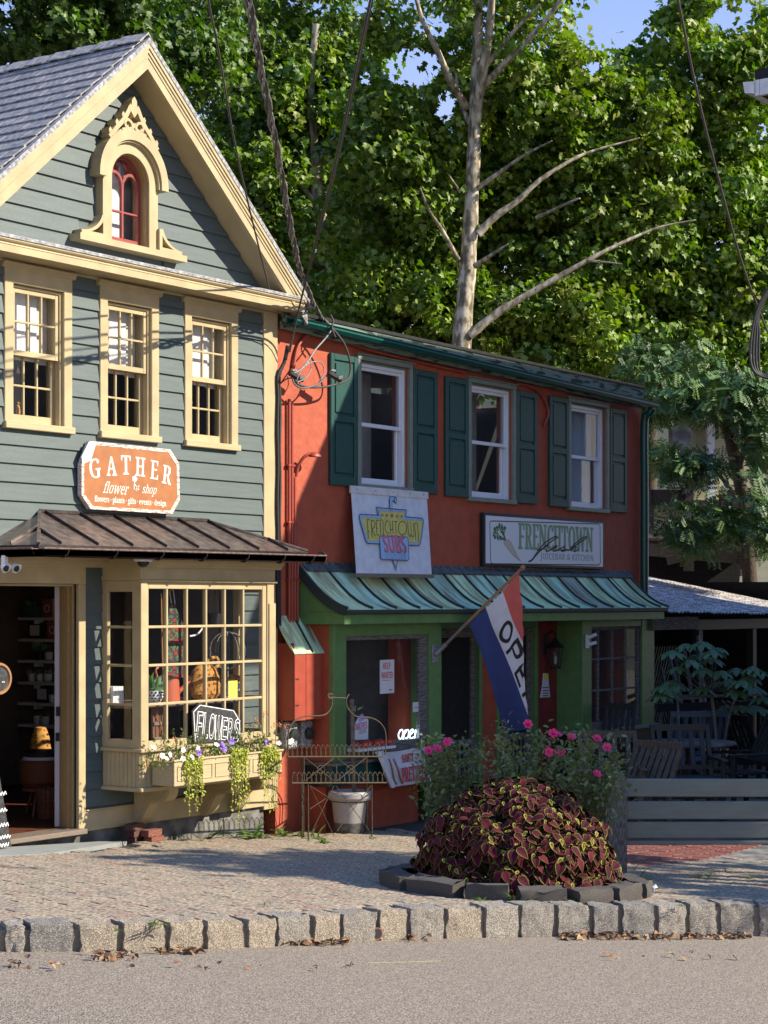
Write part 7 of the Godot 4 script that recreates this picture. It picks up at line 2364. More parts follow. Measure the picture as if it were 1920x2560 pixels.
# ---------- yard on the right ----------
func slat_chair(called: String, label: String, p: Vector3, turn: float, mt: Material, wd := .56, hb := .9, slats := 5, lean := .16, arms := true) -> void:   # faces +z before turning
	var c := thing(called, label, "chair", p, "", turn)
	var g := c.global_transform
	var b := func(nm: String, a: Vector3, e: Vector3, w0: float, d0: float) -> void: bar(c, nm, mt, g * a, g * e, w0, d0)
	var h := wd * .5
	for s in [-1.0, 1.0]:
		b.call("leg", Vector3(s * h, 0, .24), Vector3(s * h, .62 if arms else .43, .24), .045, .045)
		b.call("leg", Vector3(s * h, 0, -.24), Vector3(s * h, .43, -.22), .045, .045)
		b.call("back_post", Vector3(s * h, .43, -.22), Vector3(s * h, hb, -.22 - lean), .045, .04)
		if arms: b.call("arm", Vector3(s * h, .63, .3), Vector3(s * h, .63, -.28), .07, .025)
	b.call("top_rail", Vector3(-h - .02, hb, -.22 - lean), Vector3(h + .02, hb, -.22 - lean), .035, .07)
	b.call("back_rail", Vector3(-h, .52, -.24), Vector3(h, .52, -.24), .03, .05)
	for i in slats:
		var x := lerpf(-h + .07, h - .07, float(i) / (slats - 1))
		b.call("back_slat", Vector3(x, .53, -.24), Vector3(x, hb - .03, -.215 - lean), .05, .016)
	for i in 5: b.call("seat_slat", Vector3(-h, .43, -.2 + i * .105), Vector3(h, .43, -.2 + i * .105), .085, .022)
	b.call("stretcher", Vector3(-h, .2, .24), Vector3(h, .2, .24), .03, .03)
	b.call("stretcher", Vector3(-h, .2, -.23), Vector3(h, .2, -.23), .03, .03)
func yard_point(k: String, x: float, d: float) -> Vector3:
	var p := zp(k, x, 1000, d)
	return Vector3(p.x, gh(p.x) - .012, p.z)
func build_yard() -> void:
	# post and plank rail; it runs along the kerb side, away from the shop fronts
	var p0 := at_depth(1541, 2180, 14.75)
	var gy := gh(p0.x) - .015
	var dr := Vector3(UX, 0, UZ)
	var po := thing("rail_fence", "weathered round topped post with four sage green planks running off to the right", "fence", Vector3(p0.x, gy, p0.z))
	var out := dr.cross(Vector3.UP)
	var b := Basis(dr, Vector3.UP, out)
	var hgt := .655 - gy
	var post := [Vector2(-.075, 0), Vector2(.075, 0), Vector2(.078, hgt - .06), Vector2(.06, hgt - .02), Vector2(.03, hgt), Vector2(-.045, hgt), Vector2(-.072, hgt - .03)]
	for k in 2:
		var o := PackedVector2Array()
		for q in post: o.append(q * Vector2(1.0, 1.0 if k == 0 else .99))
		mi(po, "post", prism_mesh(o, .13), M.weathered_wood, Transform3D(b, Vector3(p0.x, gy, p0.z) + dr * (2.35 * k) - out * .065))
	var ys := [[.468, .608], [.292, .432], [.142, .27], [.09, .122]]
	for i in 4:
		var a := Vector3(p0.x, 0, p0.z) + dr * .076 + out * .01
		var yy: float = (ys[i][0] + ys[i][1]) * .5
		bar(po, "plank", M.sage_plank, a + Vector3(0, yy, 0), a + dr * 2.2 + Vector3(0, yy + .004 * (i - 1), 0), .048, ys[i][1] - ys[i][0], Vector3.UP, .007)
	# red brick and pale paving beyond the rail
	var rp := thing("red_brick_path", "strip of red brick paving seen under the rail fence", "paving", Vector3(15.2, -.26, 3.4))
	var n := 0
	for i in 22:
		for j in 9:
			var p := Vector3(13.9 + i * .115 + (j % 2) * .055, 0, 2.6 + j * .17)
			if p.z > 4.05 + (p.x - 14.7) * .12 or Vector2(p.x - 12.6, p.z - 4.4).length() < 1.0: continue
			p.y = gh(p.x) - .012
			mi(rp, "brick", cbox(Vector3(.107, .03, .162), .005), M.red_paver, Transform3D(Basis(Vector3.UP, .1), p + Vector3(0, rng.randf_range(-.003, .003), 0)))
	structure("paved_path", sheet(13.3, 24, 3.9, 9, .5, -.006), M.concrete)
	# chairs round a table
	var tp := yard_point("10", 955, 20.6)
	var tb := thing("garden_table", "round dark garden table with a pale rim among the chairs behind the rail", "table", tp)
	lathe(tb, "top", M.grey_board, [Vector2(0, .70), Vector2(.5, .70), Vector2(.51, .715), Vector2(.5, .735), Vector2(0, .735)], tp, 26)
	lathe(tb, "pedestal", M.dark_wood, [Vector2(0, 0), Vector2(.25, 0), Vector2(.22, .04), Vector2(.05, .08), Vector2(.04, .69), Vector2(0, .69)], tp, 14)
	var face := atan2(UZ, -UX)
	slat_chair("slat_chair", "black slatted armchair seen from behind, before the garden table", yard_point("10", 950, 19.6), face + PI + .1, M.dark_wood, .60, .93, 5)
	slat_chair("slat_chair", "blue grey slatted chair on the far side of the garden table", yard_point("10", 965, 21.9), face + .1, M.bluegrey_wood, .64, .98, 6)
	slat_chair("slat_chair", "black rocking style armchair turned sideways right of the garden table", yard_point("10", 1330, 20.3), face + 1.95, M.dark_wood, .5, .95, 6, .26)
	slat_chair("slat_chair", "brown teak chair with a curved pale top rail just behind the fence post", yard_point("10", 545, 18.2), face + 2.4, M.teak, .5, .86, 6, .22, false)
	slat_chair("slat_chair", "brown open frame armchair half hidden by the roses", yard_point("10", 380, 18.6), face + PI, M.teak, .56, .93, 4)
	slat_chair("slat_chair", "dark narrow chair under the right deli window", yard_point("10", 365, 22.0), face + 2.7, M.dark_wood, .36, 1.02, 4, .2)
	slat_chair("slat_chair", "dark chair at the far right edge beside the picket fence", yard_point("10", 1500, 22.0), face - 1.2, M.dark_wood, .52, .92, 5)
	# big-leaved shrub
	var sb := yard_point("10", 1150, 21.4)
	var sh := thing("glossy_shrub", "leggy shrub with big glossy oval leaves before the dark porch", "shrub", sb)
	var ly := leaf_mesh([Vector2(0, 0), Vector2(.17, .25), Vector2(.23, .55), Vector2(.15, .85), Vector2(0, 1)], .18, .3, Color(.07, .135, .05))
	var tips := [[1050, 285], [930, 300], [830, 350], [1160, 330], [1110, 400], [960, 420], [870, 470], [1060, 480], [1190, 500], [1300, 480], [1420, 470], [1480, 500], [1250, 560], [1350, 570], [1420, 610], [1500, 690], [1290, 640], [1220, 760], [1340, 760], [1450, 760], [830, 570], [760, 610], [790, 650], [870, 600], [740, 670], [1180, 580], [1040, 620], [1130, 350], [1000, 380], [1400, 540]]
	var crown := zp("10", 1120, 720, 21.4)
	tube(sh, "stem", M.grey_board, spline([sb, zp("10", 1150, 1000, 21.4), crown], 4), [.035, .022], 7)
	tube(sh, "stem", M.grey_board, spline([sb + Vector3(.1, 0, 0), zp("10", 1230, 950, 21.2), zp("10", 1310, 680, 21.2)], 4), [.03, .015], 7)
	tube(sh, "stem", M.grey_board, spline([yard_point("10", 900, 21.0), zp("10", 870, 780, 21.0), zp("10", 810, 640, 21.0)], 4), [.025, .012], 7)
	for i in tips.size():
		var t := zp("10", tips[i][0], tips[i][1] + 20, 21.2 + .5 * sin(i * 2.3))
		tube(sh, "branch", M.grey_board, spline([crown.lerp(t, .1 if tips[i][0] < 1200 else .35), crown.lerp(t, .6) + Vector3(0, -.05, 0), t], 3), [.012, .006], 5)
		for k in 9:
			var a := TAU * k / 9 + i
			var d := Vector3(cos(a), .12 + .25 * (k % 2), sin(a))
			mi(sh, "leaf", ly, M.leaf_gloss, Transform3D(leaf_basis(Vector3(0, 1, 0) + d * .3, d + Vector3(0, -.1, 0), rng.randf_range(.15, .22)), t))
	# picket fence, porch, upper shed
	var fa := zp("10", 715, 1000, 23.4)
	var fd := Vector3(.93, 0, .37)
	var pf := thing("picket_fence", "dark slatted fence with a pale top rail in front of the porch", "fence", Vector3(fa.x, gh(fa.x), fa.z))
	var top := zp("10", 715, 725, 23.4).y
	bar(pf, "rail", M.grey_board, Vector3(fa.x, top, fa.z), Vector3(fa.x, top, fa.z) + fd * 4.5, .05, .035)
	bar(pf, "rail", M.dark_wood, Vector3(fa.x, top - .12, fa.z), Vector3(fa.x, top - .12, fa.z) + fd * 4.5, .03, .1)
	bar(pf, "rail", M.dark_wood, Vector3(fa.x, top - .85, fa.z), Vector3(fa.x, top - .85, fa.z) + fd * 4.5, .03, .08)
	for i in 34:
		var q := Vector3(fa.x, 0, fa.z) + fd * (.06 + i * .13)
		bar(pf, "picket", M.dark_wood if i % 5 else M.bluegrey_wood, q + Vector3(0, gh(q.x), 0), q + Vector3(rng.randf_range(-.03, .03), top - .16, 0), .045, .02, Vector3.BACK)
	var px := 21.75
	var pr := thing("tin_roof_porch", "dark open porch under a rusty corrugated tin roof beside the delicatessen", "porch", Vector3(24, -.26, -1.5))
	var e0 := Vector3(21.3, 1.86, .55)
	var ridge := Vector3(21.3, 2.62, -3.4)
	for s in 9:   # corrugated sheets
		var a := Acc.new()
		var k := 18
		var pt := func(i: int, v: float) -> Vector3:
			var x := .62 * i / k
			return Vector3(x, lerpf(0, ridge.y - e0.y, v) + .014 * sin(TAU * i / 3.0 + .4), lerpf(0, ridge.z - e0.z, v) + .02 * sin(s * 4.0) * (1.0 - v))
		for i in k: a.quad(pt.call(i, 0), pt.call(i + 1, 0), pt.call(i + 1, 1), pt.call(i, 1))
		mi(pr, "tin_sheet", a.mesh(), M.tin, Transform3D(Basis(Vector3(0, 0, 1), rng.randf_range(-.004, .004)), e0 + Vector3(s * .6, -.008 * s + .006 * (s % 2), 0)))
	bx(pr, "eave_beam", M.grey_board, 21.15, 22.45, 1.635, 1.80, .30, .40)
	bx(pr, "eave_beam", M.dark_wood, 22.45, 26.6, 1.62, 1.76, .28, .36)
	for x in [22.6, 24.3, 26.2]: bx(pr, "post", M.dark_wood, x - .06, x + .06, -.3, 1.62, .26, .36)
	for i in 40: bx(pr, "wall_board", M.shed_dark, 21.62 + i * .14, 21.62 + i * .14 + .132, -.3, 2.3, -2.6 - .012 * (i % 2), -2.57, 0)
	bx(pr, "end_wall", M.shed_dark, 27.2, 27.3, -.3, 2.3, -2.6, .3, 0)
	bx(pr, "floor", M.dark_wood, 21.62, 27.2, -.32, -.255, -2.6, .25, 0)
	var lt := thing("lattice_panel", "dark wooden lattice panel under the porch beside the deli's right window", "lattice", Vector3(22.2, -.2, -.2))
	for i in 12:
		for s in [-1.0, 1.0]:
			var c := Vector3(21.85 + i * .075, .75, -.2 + .008 * s)
			bar(lt, "lath", M.bluegrey_wood if i % 3 == 0 else M.dark_wood, c + Vector3(-.28 * s, -.45, 0), c + Vector3(.28 * s, .65, 0), .025, .008, Vector3.BACK, 0)
	for i in 5:
		var q := zp("10", 900 + i * 55, 900, 24.2)
		var lp := thing("leaning_pole", "weathered pole leaning in the dark porch, %s from the left" % ["first", "second", "third", "fourth", "fifth"][i], "pole", Vector3(q.x, -.2, q.z), "poles leaning in the porch")
		bar(lp, "pole", M.weathered_wood if i % 2 else M.bluegrey_wood, Vector3(q.x, -.2, q.z), Vector3(q.x + .25 * sin(i * 2.1), 1.15 + .1 * i, q.z - .3), .045, .035, Vector3.BACK)
	var us := thing("upper_shed", "open grey timber shed frame with a corrugated roof above the tin porch", "shed", Vector3(27, 2.3, -2.6))
	var u0 := at_depth(1600, 1376, 30.0)
	var ud := (at_depth(1866, 1406, 30.0) - u0) * Vector3(1, 0, 1)
	ud = ud.normalized()
	var ub := func(nm: String, mt: Material, x: float, y: float, x2: float, y2: float, th: float, dp: float, off := 0.0) -> void:
		bar(us, nm, mt, at_depth(x, y, 30.0 + off), at_depth(x2, y2, 30.0 + off), th, dp)
	ub.call("beam", M.grey_board, 1600, 1372, 1868, 1396, .1, .2)
	ub.call("post", M.grey_board, 1722, 1380, 1722, 1428, .14, .1)
	ub.call("post", M.grey_board, 1856, 1392, 1858, 1440, .16, .12)
	ub.call("brace", M.grey_board, 1668, 1402, 1725, 1388, .08, .14)
	ub.call("back_board", M.shed_dark, 1600, 1410, 1850, 1430, .05, .55, 1.6)
	for i in 6: ub.call("rafter", M.weathered_wood, 1615 + i * 48, 1362 + i * 5, 1655 + i * 48, 1350 + i * 5, .1, .08, .8)
	ub.call("roof_sheet", M.tin, 1590, 1345, 1905, 1373, 2.6, .03, .7)
	# timbered cream house behind
	var hb := thing("timbered_house", "cream house with dark brown timbers half hidden by the trees behind the sheds", "building", at_depth(1690, 1400, 36.0) * Vector3(1, 0, 1))
	var hw := func(nm: String, mt: Material, x: float, y: float, x2: float, y2: float, d: float, th := .2) -> void:
		var p := at_depth(x, y2, d)
		var q := at_depth(x2, y, d)
		var l := Vector2(q.x - p.x, q.z - p.z).length()
		mi(hb, nm, cbox(Vector3(l, q.y - p.y, th), 0), mt, Transform3D(Basis(dr, Vector3.UP, out), (p + q) * .5))
	hw.call("wall", M.house_cream, 1632, 1250, 1990, 1560, 36.2)
	hw.call("wall", M.house_cream, 1712, 1040, 1990, 1250, 36.3)
	hw.call("chimney", M.concrete, 1676, 1040, 1722, 1220, 35.6, .5)
	hw.call("corner_board", M.vinyl_white, 1766, 1060, 1784, 1420, 36.0, .24)
	hw.call("timber", M.timber_brown, 1626, 1225, 1730, 1262, 35.8, .3)
	hw.call("timber", M.timber_brown, 1622, 1225, 1632, 1345, 35.8, .3)
	hw.call("timber", M.timber_brown, 1710, 1200, 1728, 1262, 35.7, .3)
	hw.call("shutter", M.timber_brown, 1800, 1225, 1860, 1360, 36.0, .25)
	hw.call("roof", M.shed_dark, 1600, 1000, 2000, 1045, 36.6, 3.0)
	# neighbour beyond the right edge of the view; its eave corner shows at the top right
	var nb := thing("neighbour_building", "building at the far right edge showing only its white eave corner at the top right", "building", Vector3(19.5, -.3, 5.2))
	bx(nb, "wall", M.plaster_grey, 17.85, 27.4, -.3, 6.85, 3.95, 7.2, 0)
	bx(nb, "eave", M.shed_dark, 17.35, 27.5, 7.0, 7.06, 3.55, 7.5, 0)
	bx(nb, "roof", M.shed_dark, 17.3, 27.5, 7.16, 7.26, 3.5, 7.55, 0)
	bx(nb, "fascia", M.white_paint, 17.3, 27.5, 7.0, 7.158, 3.5, 3.548)
	bx(nb, "fascia", M.white_paint, 17.3, 17.348, 7.0, 7.158, 3.55, 7.55)
	extrude_x(nb, "gutter", M.white_paint, [Vector2(3.38, 7.15), Vector2(3.40, 7.04), Vector2(3.5, 7.02), Vector2(3.5, 7.14)], 17.28, 27.4)
	for i in 2: bx(nb, "window", M.steel_dark, 17.84, 17.86, 4.2, 5.7, 4.6 + i * 1.3, 5.4 + i * 1.3, 0)


# ---------- the planted bed ----------
func build_planter() -> void:
	var c := Vector3(11.35, gh(11.35) - .01, 4.35)
	var bed := thing("planting_bed", "round bed edged with rough stones between the pavers and the kerb", "planting bed", c)
	lathe(bed, "soil", M.soil, [Vector2(.86, 0), Vector2(.75, .06), Vector2(0, .10)], c, 28)
	var a := .15
	while a < TAU:
		var ln := rng.randf_range(.30, .44)
		var g := a + ln * .5 / .87
		var p := c + Vector3(cos(g) * .87, .045, sin(g) * .87)
		p.y = gh(p.x) + .04
		var tall := .105 if rng.randf() < .7 else .13
		mi(bed, "edging_stone", rough_block(Vector3(ln - .02, tall, rng.randf_range(.12, .17)), .012, 4, 3, 3), M.edge_stone, Transform3D(Basis(Vector3.UP, -g - PI / 2 + PI + rng.randf_range(-.06, .06)) * Basis(Vector3.RIGHT, rng.randf_range(-.08, .08)), p))
		a += ln / .87 + .03
	# coleus: shoots all over a dome, six leaves and a yellow heart to each
	var lm := [leaf_mesh([Vector2(0, 0), Vector2(.27, .12), Vector2(.37, .34), Vector2(.30, .6), Vector2(.14, .86), Vector2(0, 1)], .22, .28, Color(.048, .007, .012), Color(.17, .19, .035), .89), leaf_mesh([Vector2(0, 0), Vector2(.25, .15), Vector2(.34, .36), Vector2(.27, .62), Vector2(.1, .88), Vector2(0, 1)], .1, .45, Color(.075, .010, .018), Color(.16, .15, .03), .92), leaf_mesh([Vector2(0, 0), Vector2(.24, .2), Vector2(.28, .45), Vector2(.16, .75), Vector2(0, 1)], .3, .2, Color(.12, .05, .02), Color(.24, .26, .04), .55)]
	var co := thing("coleus_mound", "broad mound of maroon coleus with yellow green leaf edges in the round bed", "plant", c)
	var all := []
	for i in 460:
		var u := rng.randf() * TAU
		var h := pow(rng.randf(), .8)
		var rr := .72 * sqrt(maxf(0, 1.0 - pow(h, 2.6))) * rng.randf_range(.86, 1.04)
		var p := c + Vector3(cos(u) * rr, .06 + h * .70 * rng.randf_range(.92, 1.05), sin(u) * rr)
		var out := Vector3(cos(u), .25 + h * .9, sin(u)).normalized()
		var yaw := rng.randf() * TAU
		var t1 := out.cross(Vector3.UP).normalized()
		var t2 := out.cross(t1)
		for k in 7:
			var g := yaw + TAU * k / 4.0 + (.78 if k >= 4 else 0.0)
			var d := t1 * cos(g) + t2 * sin(g)
			var s := rng.randf_range(.068, .108) if k < 6 else rng.randf_range(.035, .06)
			var tip := d + Vector3(0, -.55, 0) + out * (.25 if k < 4 else .5)
			var n := out + Vector3(0, .45, 0) + d * .25
			all.append([Transform3D(leaf_basis(n, tip, s), p + d * .015 - out * (.035 if k < 4 else .0)), 2 if k >= 6 else (0 if rng.randf() < .7 else 1)])
		if i % 3 == 0: tube(co, "stem", M.stem, [c + Vector3(cos(u) * rr * .4, .05, sin(u) * rr * .4), p], [.008, .005], 4)
	all.sort_custom(func(q, r): return q[0].origin.distance_squared_to(EYE) < r[0].origin.distance_squared_to(EYE))
	var rest := [[], [], []]
	var cols := [[], [], []]
	for i in all.size():
		if i < 300: mi(co, "leaf", lm[all[i][1]], M.leaf_coleus, all[i][0])
		else:
			rest[all[i][1]].append(all[i][0])
			cols[all[i][1]].append(Color(1, 1, 1) * rng.randf_range(.8, 1.2))
	for k in 3: leaves(co, "foliage", lm[k], M.leaf_coleus, rest[k], cols[k])
	# three rose bushes standing behind it
	var lo := leaf_oval()
	var rose := flower_mesh(6, .5, Color(.5, .01, .08), Color(.72, .035, .17))
	var bush := [["left rose bush with two pink blooms, behind the coleus", 320, 14.2, .36, [[300, 250], [240, 300], [188, 312]]], ["tall middle rose bush with pink blooms before the flag", 800, 13.9, .50, [[832, 135], [985, 195], [1015, 205], [965, 315]]], ["right rose bush with pink blooms reaching the fence post", 1190, 14.1, .46, [[1275, 232], [1335, 287], [1270, 455], [1045, 330], [1105, 222]]]]
	for bi in 3:
		var b: Array = bush[bi]
		var foot := zp("8", b[1], 700, b[2])
		foot.y = c.y + .08
		var t := thing("rose_bush", b[0], "rose bush", foot, "rose bushes in the round bed")
		var xf := []
		var cs := []
		for s in (30 if bi else 22):
			var e := zp("8", b[1] + rng.randf_range(-1, 1) * b[3] * 620, lerpf(600, [235, 150, 215][bi], pow(rng.randf(), .7)), b[2] + rng.randf_range(-.25, .3))
			if absf(e.x - foot.x) > .3 and e.y > .95: e.y -= .12
			var m := foot.lerp(e, .5) + Vector3(rng.randf_range(-.04, .04), .08, rng.randf_range(-.04, .04))
			var st := spline([foot, m, e], 4)
			tube(t, "stem", M.stem, st, [.006, .0025], 4)
			for k in 76:
				var q: Vector3 = st[clampi(int(pow(rng.randf(), .6) * st.size()), 2, st.size() - 1)] + rnd_dir() * rng.randf() * .13
				var d := rnd_dir() + Vector3(0, .2, 0)
				xf.append(Transform3D(leaf_basis(rnd_dir() + Vector3(.2, .8, .2), d, rng.randf_range(.028, .055)), q))
				cs.append((Color(.17, .21, .10) if rng.randf() < .8 else Color(.19, .18, .07)) * rng.randf_range(.7, 1.3))
		leaves(t, "foliage", lo, M.leaf, xf, cs)
		for q in b[4]:
			var p := zp("8", q[0], q[1], b[2] - .28)
			for k in 3: mi(t, "rose", rose, M.petal, Transform3D(leaf_basis((Vector3(-.5, .6, .6) + rnd_dir() * .5).normalized(), rnd_dir(), .038 - .008 * k) * Basis(Vector3.RIGHT, PI / 2), p + rnd_dir() * .008))

# ---------- trees ----------
const GAPS := [[1030, 170, 80, 52], [1085, 62, 48, 32], [1116, 262, 28, 42], [1515, 72, 82, 56], [1840, 40, 62, 34], [912, 195, 22, 22], [1130, 330, 14, 22], [1480, 165, 30, 20], [15, 15, 30, 20], [1795, 615, 16, 22], [1905, 330, 20, 30]]
var guard := []   # limbs to keep in view: [px, px, half width, depth]
func pix(p: Vector3) -> Vector3:
	var d := p - EYE
	var z := d.x * UZ - d.z * UX
	return Vector3(960.0 + FOC * (d.x * UX + d.z * UZ) / z, 1503.0 - FOC * d.y / z, z)
func limb(t: Node3D, called: String, mt: Material, pts: Array, r0: float, r1: float, keep := true, seen := .05) -> Array:   # points [px x, px y, depth]
	var q := []
	for p in pts: q.append(at_depth(p[0], p[1], p[2]))
	q = spline(q, 5)
	var rad := []
	for i in q.size(): rad.append(lerpf(r0, r1, float(i) / (q.size() - 1)) * (1.0 + .05 * sin(i * 1.3)))
	tube(t, called, mt, q, rad, 10)
	if keep:
		for i in pts.size() - 1: guard.append([Vector2(pts[i][0], pts[i][1]), Vector2(pts[i + 1][0], pts[i + 1][1]), lerpf(r0, r1, (i + .5) / (pts.size() - 1)) / pts[i][2] * FOC + 5.0, pts[i][2], seen + (0.0 if called == "trunk" else .75 * i / (pts.size() - 1))])
	return q
func foliage(t: Node3D, mesh: Mesh, mt: String, blobs: Array, size: float, cs: Array, per: int, clump := .6, called := "crown", seen := .06) -> void:   # blobs: [px x, px y, depth, half width px, half height px, half depth m, clumps]
	var xf := []
	var co := []
	for b in blobs:
		var k: float = b[2] / FOC
		var c := at_depth(b[0], b[1], b[2])
		for n in b[6]:
			var d := rnd_dir() * pow(rng.randf(), .36)
			var p = c + Vector3(UX, 0, UZ) * (d.x * b[3] * k) + Vector3.UP * (d.y * b[4] * k) + Vector3(UZ, 0, -UX) * (d.z * b[5])
			var tint: Color = cs[rng.randi() % cs.size()] * rng.randf_range(.75, 1.25)
			var r := clump * rng.randf_range(.6, 1.25)
			for i in per:
				var e := rnd_dir()
				var q = p + e * Vector3(r, r * .62, r) * pow(rng.randf(), .4)
				var s := pix(q)
				var skip := false
				for g in GAPS:
					var ex: float = (s.x - g[0]) / g[2]
					var ey: float = (s.y - g[1]) / g[3]
					if ex * ex + ey * ey < 1.0 and rng.randf() < .95:
						skip = true
						break
				if not skip and s.z < 41.0:
					var sp := Vector2(s.x, s.y)
					for g in guard:
						if s.z < g[3] + .3 and rng.randf() > maxf(seen, g[4]) and Geometry2D.get_closest_point_to_segment(sp, g[0], g[1]).distance_to(sp) < g[2]:
							skip = true
							break
				if skip: continue
				var nn := (e * .5 + rnd_dir() * .75 + Vector3(.25, .55, .35)).normalized()
				xf.append(Transform3D(leaf_basis(nn, rnd_dir() + Vector3(0, -.5, 0), size * rng.randf_range(.6, 1.2)), q))
				co.append(tint * rng.randf_range(.8, 1.2))
	leaves(t, called, mesh, M[mt], xf, co)
func build_trees() -> void:
	var syc := leaf_mesh([Vector2(0, 0), Vector2(.20, -.03), Vector2(.50, .16), Vector2(.34, .30), Vector2(.52, .58), Vector2(.24, .56), Vector2(.14, .80), Vector2(0, 1)], .16, .2)
	var ov := leaf_oval()
	var a := Acc.new()
	a.colored = true
	for i in 6:   # a compound leaf of pointed leaflets
		for s in [-1.0, 1.0]:
			var p := Vector3(0, .12 + i * .15, 0)
			var q := p + Vector3(.34 * s, .16, -.06)
			var m := (p + q) * .5
			var n := Vector3(-.07 * s, .13, 0)
			a.quad(p, m - n * .42, q, m + n * .42)
	var comp := a.mesh()
	var B: Material = M.sycamore_bark
	# the big sycamore behind the delicatessen
	var t := thing("sycamore_tree", "tall sycamore with mottled pale trunk rising behind the orange building's roof", "tree", at_depth(1154, 1750, 33.5))
	limb(t, "trunk", B, [[1150, 1700, 33.5], [1152, 1100, 33.5], [1154, 869, 33.5], [1167, 697, 33.5], [1175, 574, 33.5], [1183, 410, 33.4], [1190, 205, 33.3], [1195, 49, 33.2], [1199, -140, 33]], .205, .07)
	limb(t, "limb", B, [[1185, 330, 33.4], [1205, 190, 33.0], [1222, 90, 32.7], [1232, -40, 32.4]], .10, .06)
	limb(t, "limb", B, [[1168, 270, 33.4], [1128, 205, 33.1], [1095, 130, 32.8], [1060, 60, 32.6], [1035, -20, 32.4]], .075, .03)
	limb(t, "limb", B, [[1176, 310, 33.4], [1150, 250, 33.6], [1140, 180, 33.8]], .06, .03)
	limb(t, "limb", B, [[1195, 585, 33.4], [1240, 540, 33.4], [1290, 505, 33.4], [1350, 450, 33.4], [1430, 400, 33.5], [1490, 375, 33.6], [1600, 345, 33.7]], .075, .012)
	limb(t, "limb", B, [[1172, 840, 33.4], [1240, 785, 33.4], [1300, 748, 33.4], [1400, 690, 33.4], [1480, 645, 33.4], [1560, 605, 33.5], [1650, 568, 33.6], [1740, 550, 33.7]], .085, .012)
	limb(t, "limb", B, [[1465, 652, 33.4], [1510, 655, 33.2], [1555, 660, 33.1]], .025, .008)
	limb(t, "limb", B, [[1188, 665, 33.3], [1225, 640, 33.0], [1270, 610, 32.8]], .055, .012)
	limb(t, "limb", B, [[1200, 225, 33.2], [1260, 160, 32.9], [1320, 100, 32.6], [1380, 30, 32.4], [1420, -30, 32.2]], .07, .03)
	limb(t, "limb", B, [[1205, 180, 33.2], [1270, 95, 33.0], [1350, 10, 32.8]], .05, .025)
	limb(t, "limb", B, [[1146, 650, 33.4], [1105, 575, 33.2], [1075, 530, 33.0], [1050, 470, 32.9]], .045, .018)
	limb(t, "limb", B, [[1195, 470, 33.4], [1300, 395, 33.1], [1380, 352, 32.8]], .045, .01)
	limb(t, "limb", B, [[1150, 480, 33.4], [1118, 432, 33.2]], .03, .01)
	limb(t, "limb", B, [[1340, 545, 32.6], [1430, 503, 32.3], [1450, 496, 32.2]], .03, .012)
	var lime := [Color(.19, .275, .032), Color(.15, .235, .03), Color(.23, .29, .035), Color(.12, .20, .03)]
	var deep := [Color(.09, .155, .03), Color(.115, .185, .032), Color(.075, .135, .03)]
	foliage(t, syc, "leaf", [[1200, 130, 34.3, 330, 260, 1.9, 192], [1420, 330, 35.6, 330, 240, 1.4, 192], [1500, 600, 35.8, 330, 210, 1.4, 210], [1010, 420, 34.4, 200, 260, 1.6, 131], [960, 760, 35.0, 240, 190, 1.6, 131], [1350, 840, 34.8, 300, 160, 1.3, 175], [1120, 560, 35.5, 280, 330, 1.0, 140]], .135, lime, 64, .44)
	# the slimmer sycamore to its left
	var t2 := thing("sycamore_tree", "slimmer sycamore with a forked brown trunk left of the tall pale one", "tree", at_depth(830, 1700, 39))
	limb(t2, "trunk", B, [[838, 1600, 39], [836, 800, 39], [818, 690, 39], [806, 574, 39], [794, 490, 38.9], [788, 400, 38.8], [783, 330, 38.7], [776, 240, 38.6], [790, 60, 38.4]], .19, .07)
	limb(t2, "limb", B, [[818, 690, 39], [785, 645, 38.7], [760, 620, 38.5]], .08, .04)
	limb(t2, "limb", B, [[808, 540, 39], [760, 470, 38.6], [715, 410, 38.3]], .07, .03)
	limb(t2, "limb", B, [[832, 690, 38.9], [860, 655, 38.6], [885, 620, 38.4]], .06, .025)
	limb(t2, "limb", B, [[796, 420, 38.8], [815, 360, 38.6], [825, 320, 38.5]], .05, .025)
	foliage(t2, syc, "leaf", [[760, 160, 39.5, 260, 230, 2.0, 192], [640, 330, 38.5, 170, 260, 1.6, 131], [900, 640, 38.0, 190, 190, 1.3, 113], [700, 620, 39.8, 170, 230, 1.4, 113], [880, 330, 39.6, 150, 230, 1.4, 105], [850, 850, 37.5, 160, 90, 1.2, 61]], .145, lime + [deep[0]], 64, .46)
	# a leafy tree at the right and a broad one beyond the left roof
	var t3 := thing("sycamore_tree", "bright leafy sycamore filling the right edge of the view, its trunk hidden", "tree", at_depth(1960, 1600, 37))
	limb(t3, "trunk", B, [[1985, 1600, 37], [1975, 900, 37], [1960, 500, 37], [1950, 100, 37]], .2, .06, false)
	foliage(t3, syc, "leaf", [[1760, 240, 37, 230, 300, 1.7, 210], [1840, 640, 36.5, 190, 270, 1.5, 175], [1650, 800, 36.2, 170, 150, 1.3, 105], [1780, 900, 36, 190, 120, 1.2, 96]], .15, lime, 64, .46)
	var t4 := thing("dark_leafy_tree", "shaded broad leaved tree rising behind the flower shop's slate roof", "tree", at_depth(150, 1600, 30))
	limb(t4, "trunk", M.brown_bark, [[160, 1600, 31], [170, 500, 31], [185, 40, 31], [215, -150, 31]], .18, .08, false)
	foliage(t4, syc, "leaf", [[120, 30, 30.5, 300, 190, 1.9, 192], [430, 130, 33, 170, 230, 1.7, 122]], .14, deep, 60, .45)
	# ash-like tree before the timbered house
	var t5 := thing("ash_tree", "dark tree with drooping feathery leaves before the timbered house", "tree", at_depth(1850, 1500, 29.5))
